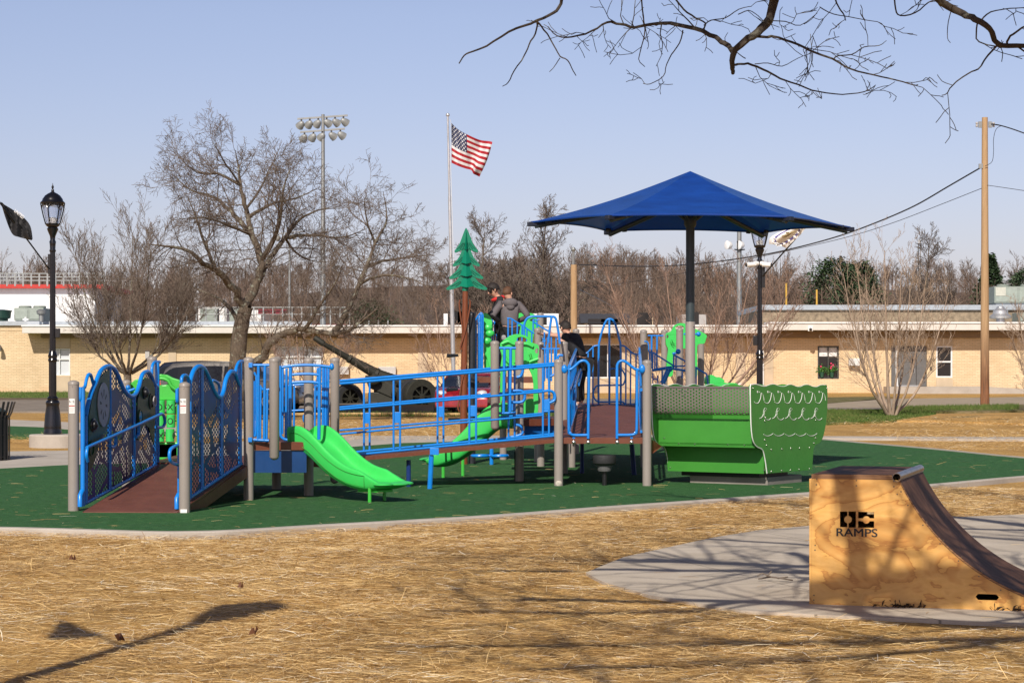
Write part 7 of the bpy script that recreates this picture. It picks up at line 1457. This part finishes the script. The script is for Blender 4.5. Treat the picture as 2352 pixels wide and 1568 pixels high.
def head(name, P, hc, f, hairm, par, tilt=0, sz=1.0, long=False):
    # face features and hair built round the head centre
    f = unit(V(*f)); f3 = unit(f+V(0,0,tilt)); l = V(-f[1], f[0], 0); u = unit(np.cross(f3, l)); u = u if u[2] > 0 else -u
    e = MB()
    for s in (-1, 1): e.ball(hc+f3*.090*sz+l*s*.034*sz+u*.012, .012*sz, 8)
    e.build('eye', MATS['black'], par); MB().ball(hc+f3*.107*sz-u*.018*sz, .016*sz, 8, (1,1,1.3)).build('nose', MATS['skin'], par)
    MB().ball(hc+f3*.094*sz-u*.058*sz, .016*sz, 8, (1.2,1.2,.4)).build('mouth', M('lip', (.4,.12,.10), .5), par)
    for s in (-1, 1): MB().ball(hc+l*s*.086*sz-f3*.004-u*.012, .026*sz, 10, (.6,.9,1.15)).build('ear', MATS['skin'], par)
    r = np.random.default_rng(int(abs(hc[0])*100)); rows = []; n = 18
    for i in range(9):
        a = math.pi*.0+(.02+i/8*.62)*math.pi; row = []
        for k in range(n):
            b = 2*math.pi*k/n; dirv = f3*math.cos(b)*math.sin(a)+l*math.sin(b)*math.sin(a)+u*math.cos(a); face = max(0, math.cos(b)); a_lim = 1
            lim = 2.1-1.05*max(0, min(1, (face+.15)/.8)); aa = min(a, lim)
            dirv = f3*math.cos(b)*math.sin(aa)+l*math.sin(b)*math.sin(aa)+u*math.cos(aa)
            rad = (.103 if not long else .112)*sz*(1+r.normal(0, .025)); sc_ = V(1,1,1); p = hc+u*.012+(1-.10*max(0, a-lim if a > lim else 0))*(f3*(dirv @ f3)*1.08+l*(dirv @ l)*.90+u*(dirv @ u)*1.12)*rad; row.append(p)
        rows.append(row)
    MB().grid(rows, True).build('hair', MATS[hairm], par, ang=180)
    if long:
        mb = MB()
        for k in range(26):
            b = r.uniform(-1.2, 1.2); q_ = hc+f3*.078*math.cos(b)+l*.08*math.sin(b)+u*.07; mb.tube([q_, q_+f3*.02-u*.05+l*r.normal(0,.01), q_+f3*.012-u*(.085+.02*r.random())], [.010,.009,.003], 5)
        mb.build('fringe', MATS[hairm], par)
def hand(c, dirv, par_pts, par_edges, base_i, side, curl=.5, sz=1.0):
    # adds palm and five fingers to a skin skeleton
    dirv = unit(np.array(dirv, float)); sd = unit(np.array(side, float)-dirv*np.dot(side, dirv)); dn = unit(np.cross(dirv, sd)); i0 = len(par_pts)
    par_pts.append((*(c+dirv*.045*sz), .030*sz, .016*sz)); par_edges.append((base_i, i0))
    for k, (o, ln_) in enumerate(((-.030,.062),(-.010,.074),(.011,.070),(.030,.055))):
        j = len(par_pts); b = c+dirv*.088*sz+sd*o*sz; m_ = b+dirv*ln_*.5*sz-dn*curl*.015; t_ = b+dirv*ln_*(.95-.3*curl)*sz-dn*curl*.045
        for q_, r_ in ((b,.0095),(m_,.0085),(t_,.0065)): par_pts.append((*q_, r_*sz))
        par_edges.extend([(i0, j), (j, j+1), (j+1, j+2)])
    j = len(par_pts); b = c+dirv*.035*sz-sd*.042*sz; t_ = b+dirv*.045*sz-sd*.018*sz-dn*.02
    par_pts.extend([(*b, .012*sz), (*t_, .009*sz)]); par_edges.extend([(i0, j), (j, j+1)])
def figure(label, loc, joints, f, hairm, clothes, hc, tilt=0, handdirs=None, group=None, long=False, headr=.088):
    J = {k: np.array(v, float) for k, v in joints.items()}
    pts, ed, idx = [], [], {}
    def add(k, r, to=None):
        idx[k] = len(pts); rr = r if isinstance(r, tuple) else (r,); pts.append((*J[k], *rr))
        if to: ed.append((idx[to], idx[k]))
    add('pelvis', (.13,.10)); add('waist', (.115,.09), 'pelvis'); add('chest', (.15,.105), 'waist'); add('neck0', .058, 'chest'); add('neck1', .048, 'neck0'); add('head0', (.072,.078), 'neck1'); add('head1', (.084,.092), 'head0'); add('head2', (.074,.080), 'head1')
    for s in 'LR':
        add('sh'+s, .058, 'chest'); add('el'+s, .040, 'sh'+s); add('wr'+s, .027, 'el'+s); add('hip'+s, .085, 'pelvis'); add('kn'+s, .056, 'hip'+s); add('an'+s, .037, 'kn'+s); add('toe'+s, (.036,.026), 'an'+s)
    for s in 'LR':
        dr = unit(J['wr'+s]-J['el'+s]) if not handdirs or s not in handdirs else unit(np.array(handdirs[s], float)); hand(J['wr'+s], dr, pts, ed, idx['wr'+s], np.cross(dr, V(0,0,1))+V(.01,0,0)*(1 if s == 'L' else -1), .6)
    body = skinfig('person', pts, ed, 'skin', None, 2, loc); tag(body, label, 'person', group)
    head('head', None, hc, f, hairm, body, tilt, 1.0, long)
    def cloth_(name, ks, extra, mat):
        p2, e2, ix = [], [], {}
        for k, r, to in ks:
            ix[k] = len(p2); q_ = J[k] if isinstance(k, str) else k; rr = r if isinstance(r, tuple) else (r,); p2.append((*q_, *rr))
            if to is not None: e2.append((ix[to], ix[k]))
        skinfig(name, p2, e2, mat, body, 2)
    for name, ks, mat in clothes: cloth_(name, ks, 0, mat)
    return body, J
# boy in the grey hoodie, seen from behind, hands in his front pocket
d = 37.6; zf = 1.56; cB = V((1171-CX)*d/F+.0, d, zf); f = V(.0,1,0)
L_ = S_(cB, 1, (-.15,1,0))
J = dict(pelvis=L_(0,0,.86), waist=L_(0,.0,1.0), chest=L_(0,.03,1.20), neck0=L_(0,.02,1.36), neck1=L_(.0,.03,1.40), head0=L_(.02,.045,1.44), head1=L_(.03,.055,1.505), head2=L_(.03,.045,1.565), shL=L_(.17,.02,1.30), shR=L_(-.17,.02,1.30), elL=L_(.33,-.06,1.09), elR=L_(-.33,-.06,1.09), wrL=L_(.17,.16,1.0), wrR=L_(-.17,.16,1.0), hipL=L_(.09,0,.82), hipR=L_(-.09,0,.82), knL=L_(.10,.03,.46), knR=L_(-.10,.03,.46), anL=L_(.10,-.02,.08), anR=L_(-.10,-.02,.08), toeL=L_(.11,.14,.03), toeR=L_(-.11,.14,.03))
hood = [('pelvis',(.175,.135),None),('waist',(.165,.125),'pelvis'),('chest',(.185,.135),'waist'),('neck0',(.085,.08),'chest'),('shL',.075,'chest'),('elL',.062,'shL'),('wrL',.045,'elL'),('shR',.075,'chest'),('elR',.062,'shR'),('wrR',.045,'elR')]
trs = [('pelvis',(.16,.12),None),('hipL',.10,'pelvis'),('knL',.072,'hipL'),('anL',.055,'knL'),('hipR',.10,'pelvis'),('knR',.072,'hipR'),('anR',.055,'knR')]
shoes = lambda s: [('an'+s,.045,None),('toe'+s,(.045,.036),'an'+s)]
hc = L_(.03,.055,1.505)
b1_, J1 = figure('boy in a grey hoodie seen from behind, elbows out, standing on the high deck', cB, J, (.55,.83,0), 'hair_brown', [('hoodie', hood, 'hoodie_grey'), ('trousers', trs, 'black_cloth'), ('shoe', shoes('L'), 'white_cloth'), ('shoe', shoes('R'), 'white_cloth')], hc, -.1)
b1_.location.x += 0
mb = MB(); h0 = L_(0,-.075,1.33)
mb.ball(h0, .115, 14, (1.15,.55,.75)).ball(h0+V(0,-.02,-.07), .07, 12, (1.1,.5,.9)).build('hood', MATS['hoodie_grey'], b1_); MB().box(L_(0,-.0,.70)+V(0,-.02,0), (.30,.24,.10)).build('shirt_hem', MATS['grey_shirt'], b1_, bevel=.03)
MB().ball(hc+V(-.075,-.01,-.03), .013, 8).build('earbud', MATS['white_plastic'], b1_)
# boy in white, red and black, head bowed to the left
d = 38.15; cB = V((1151-CX)*d/F, d, zf+.03); L_ = S_(cB, 1, (-1,-.15,0))
J = dict(pelvis=L_(0,-.05,.93), waist=L_(0,-.03,1.07), chest=L_(0,.02,1.28), neck0=L_(0,.05,1.42), neck1=L_(0,.09,1.45), head0=L_(0,.12,1.49), head1=L_(0,.14,1.555), head2=L_(0,.13,1.615), shL=L_(.17,.02,1.38), shR=L_(-.17,.02,1.38), elL=L_(.25,.16,1.14), elR=L_(-.25,.10,1.14), wrL=L_(.2,.33,1.03), wrR=L_(-.2,.30,1.03), hipL=L_(.09,-.04,.88), hipR=L_(-.09,-.04,.88), knL=L_(.10,.05,.49), knR=L_(-.10,.02,.49), anL=L_(.10,-.02,.08), anR=L_(-.10,-.02,.08), toeL=L_(.11,.14,.03), toeR=L_(-.11,.14,.03))
hc = L_(0,.14,1.555)
b2_, J2 = figure('dark haired boy in a white and black jacket with red collar, looking down', cB, J, (-.97,-.25,0), 'hair_dark', [('jacket', hood, 'black_cloth'), ('jacket_yoke', [('chest',(.205,.155),None),('neck0',(.12,.11),'chest'),('shL',.082,'chest'),('shR',.082,'chest')], 'white_cloth'), ('trousers', trs, 'black_cloth'), ('shoe', shoes('L'), 'white_cloth'), ('shoe', shoes('R'), 'white_cloth')], hc, -.45, long=True)
MB().tube([L_(0,.06,1.40)+V(.11*math.cos(a*.5236)+.02, .10*math.sin(a*.5236), .035*math.cos(a*.5236)) for a in range(12)], .034, 8, closed=True).build('collar', MATS['red_cloth'], b2_)
# black coat hanging from the hand
# boy leaning on the rail, back to us
d = 35.3; zf2 = Z(936, 35.3); cB = V((1333-CX)*d/F, d, zf2); L_ = S_(cB, 1, (-.8,.6,0))
J = dict(pelvis=L_(0,-.03,.80), waist=L_(0,.05,.93), chest=L_(0,.16,1.12), neck0=L_(0,.24,1.24), neck1=L_(0,.27,1.26), head0=L_(0,.29,1.29), head1=L_(0,.31,1.35), head2=L_(0,.30,1.41), shL=L_(.16,.17,1.20), shR=L_(-.16,.20,1.20), elL=L_(.16,.40,1.22), elR=L_(-.14,.44,1.10), wrL=L_(.14,.66,1.24), wrR=L_(-.10,.60,1.22), hipL=L_(.09,-.02,.76), hipR=L_(-.09,-.02,.76), knL=L_(.10,.02,.42), knR=L_(-.09,.06,.43), anL=L_(.10,-.04,.08), anR=L_(-.10,.04,.10), toeL=L_(.11,.10,.03), toeR=L_(-.11,.16,.04))
hc = L_(0,.31,1.35)
J['slv'] = J['shR']*.45+J['elR']*.55; J['slvL'] = J['shL']*.45+J['elL']*.55
tee = [('pelvis',(.16,.12),None),('waist',(.15,.115),'pelvis'),('chest',(.175,.13),'waist'),('neck0',(.075,.07),'chest'),('shL',.072,'chest'),('shR',.080,'chest'),('slv',.062,'shR'),('slvL',.062,'shL')]
b3_, J3 = figure('boy in black with bare forearm stretched out, leaning on the rail beside the second ramp', cB, J, (-.62,.78,0), 'hair_dark', [('shirt', tee, 'black_cloth'), ('trousers', trs, 'black_cloth'), ('sock', shoes('L'), 'white_cloth'), ('sock', shoes('R'), 'white_cloth')], hc, -.15)
# ================================================================ separate fittings into parts of their own
def split_loose(o):
    me = o.data; n = len(me.vertices); par = list(range(n))
    def fd_(a):
        while par[a] != a: par[a] = par[par[a]]; a = par[a]
        return a
    for p in me.polygons:
        vs = list(p.vertices); r = fd_(vs[0])
        for v in vs[1:]: par[fd_(v)] = r
    comp = {}
    for p in me.polygons: comp.setdefault(fd_(p.vertices[0]), []).append(p)
    if len(comp) < 2: return
    co_ = [v.co.copy() for v in me.vertices]; items = list(comp.values()); sm = me.polygons[0].use_smooth
    for k, ps_ in enumerate(items):
        used = sorted({v for p in ps_ for v in p.vertices}); mp = {v: i for i, v in enumerate(used)}
        m2 = bpy.data.meshes.new(o.name); m2.from_pydata([co_[v] for v in used], [], [[mp[v] for v in p.vertices] for p in ps_]); m2.update()
        for mt in me.materials: m2.materials.append(mt)
        m2.polygons.foreach_set('use_smooth', [sm]*len(m2.polygons))
        if sm: m2.set_sharp_from_angle(angle=math.radians(50))
        if k == 0: keep = m2
        else:
            c = o.copy(); c.data = m2; COL.objects.link(c); c.parent = o.parent; c.location = o.location
    o.data = keep
for o in list(COL.objects):
    b_ = o.name.split('.')[0]
    if o.type == 'MESH' and o.parent is not None and b_ in ('eye','railing','engraving','handrail','bracket','clamp','bolt','screw','rail_foot','hand_grip','corner_cap','strut','panel_upright','hood_rib','groove','side_panel','ramp_beam','slide_lip','letter_block','white_edge','mirror','trail','recoil_cylinder') and not (b_ == 'side_panel' and o.parent.name.startswith('skate')):
        split_loose(o)
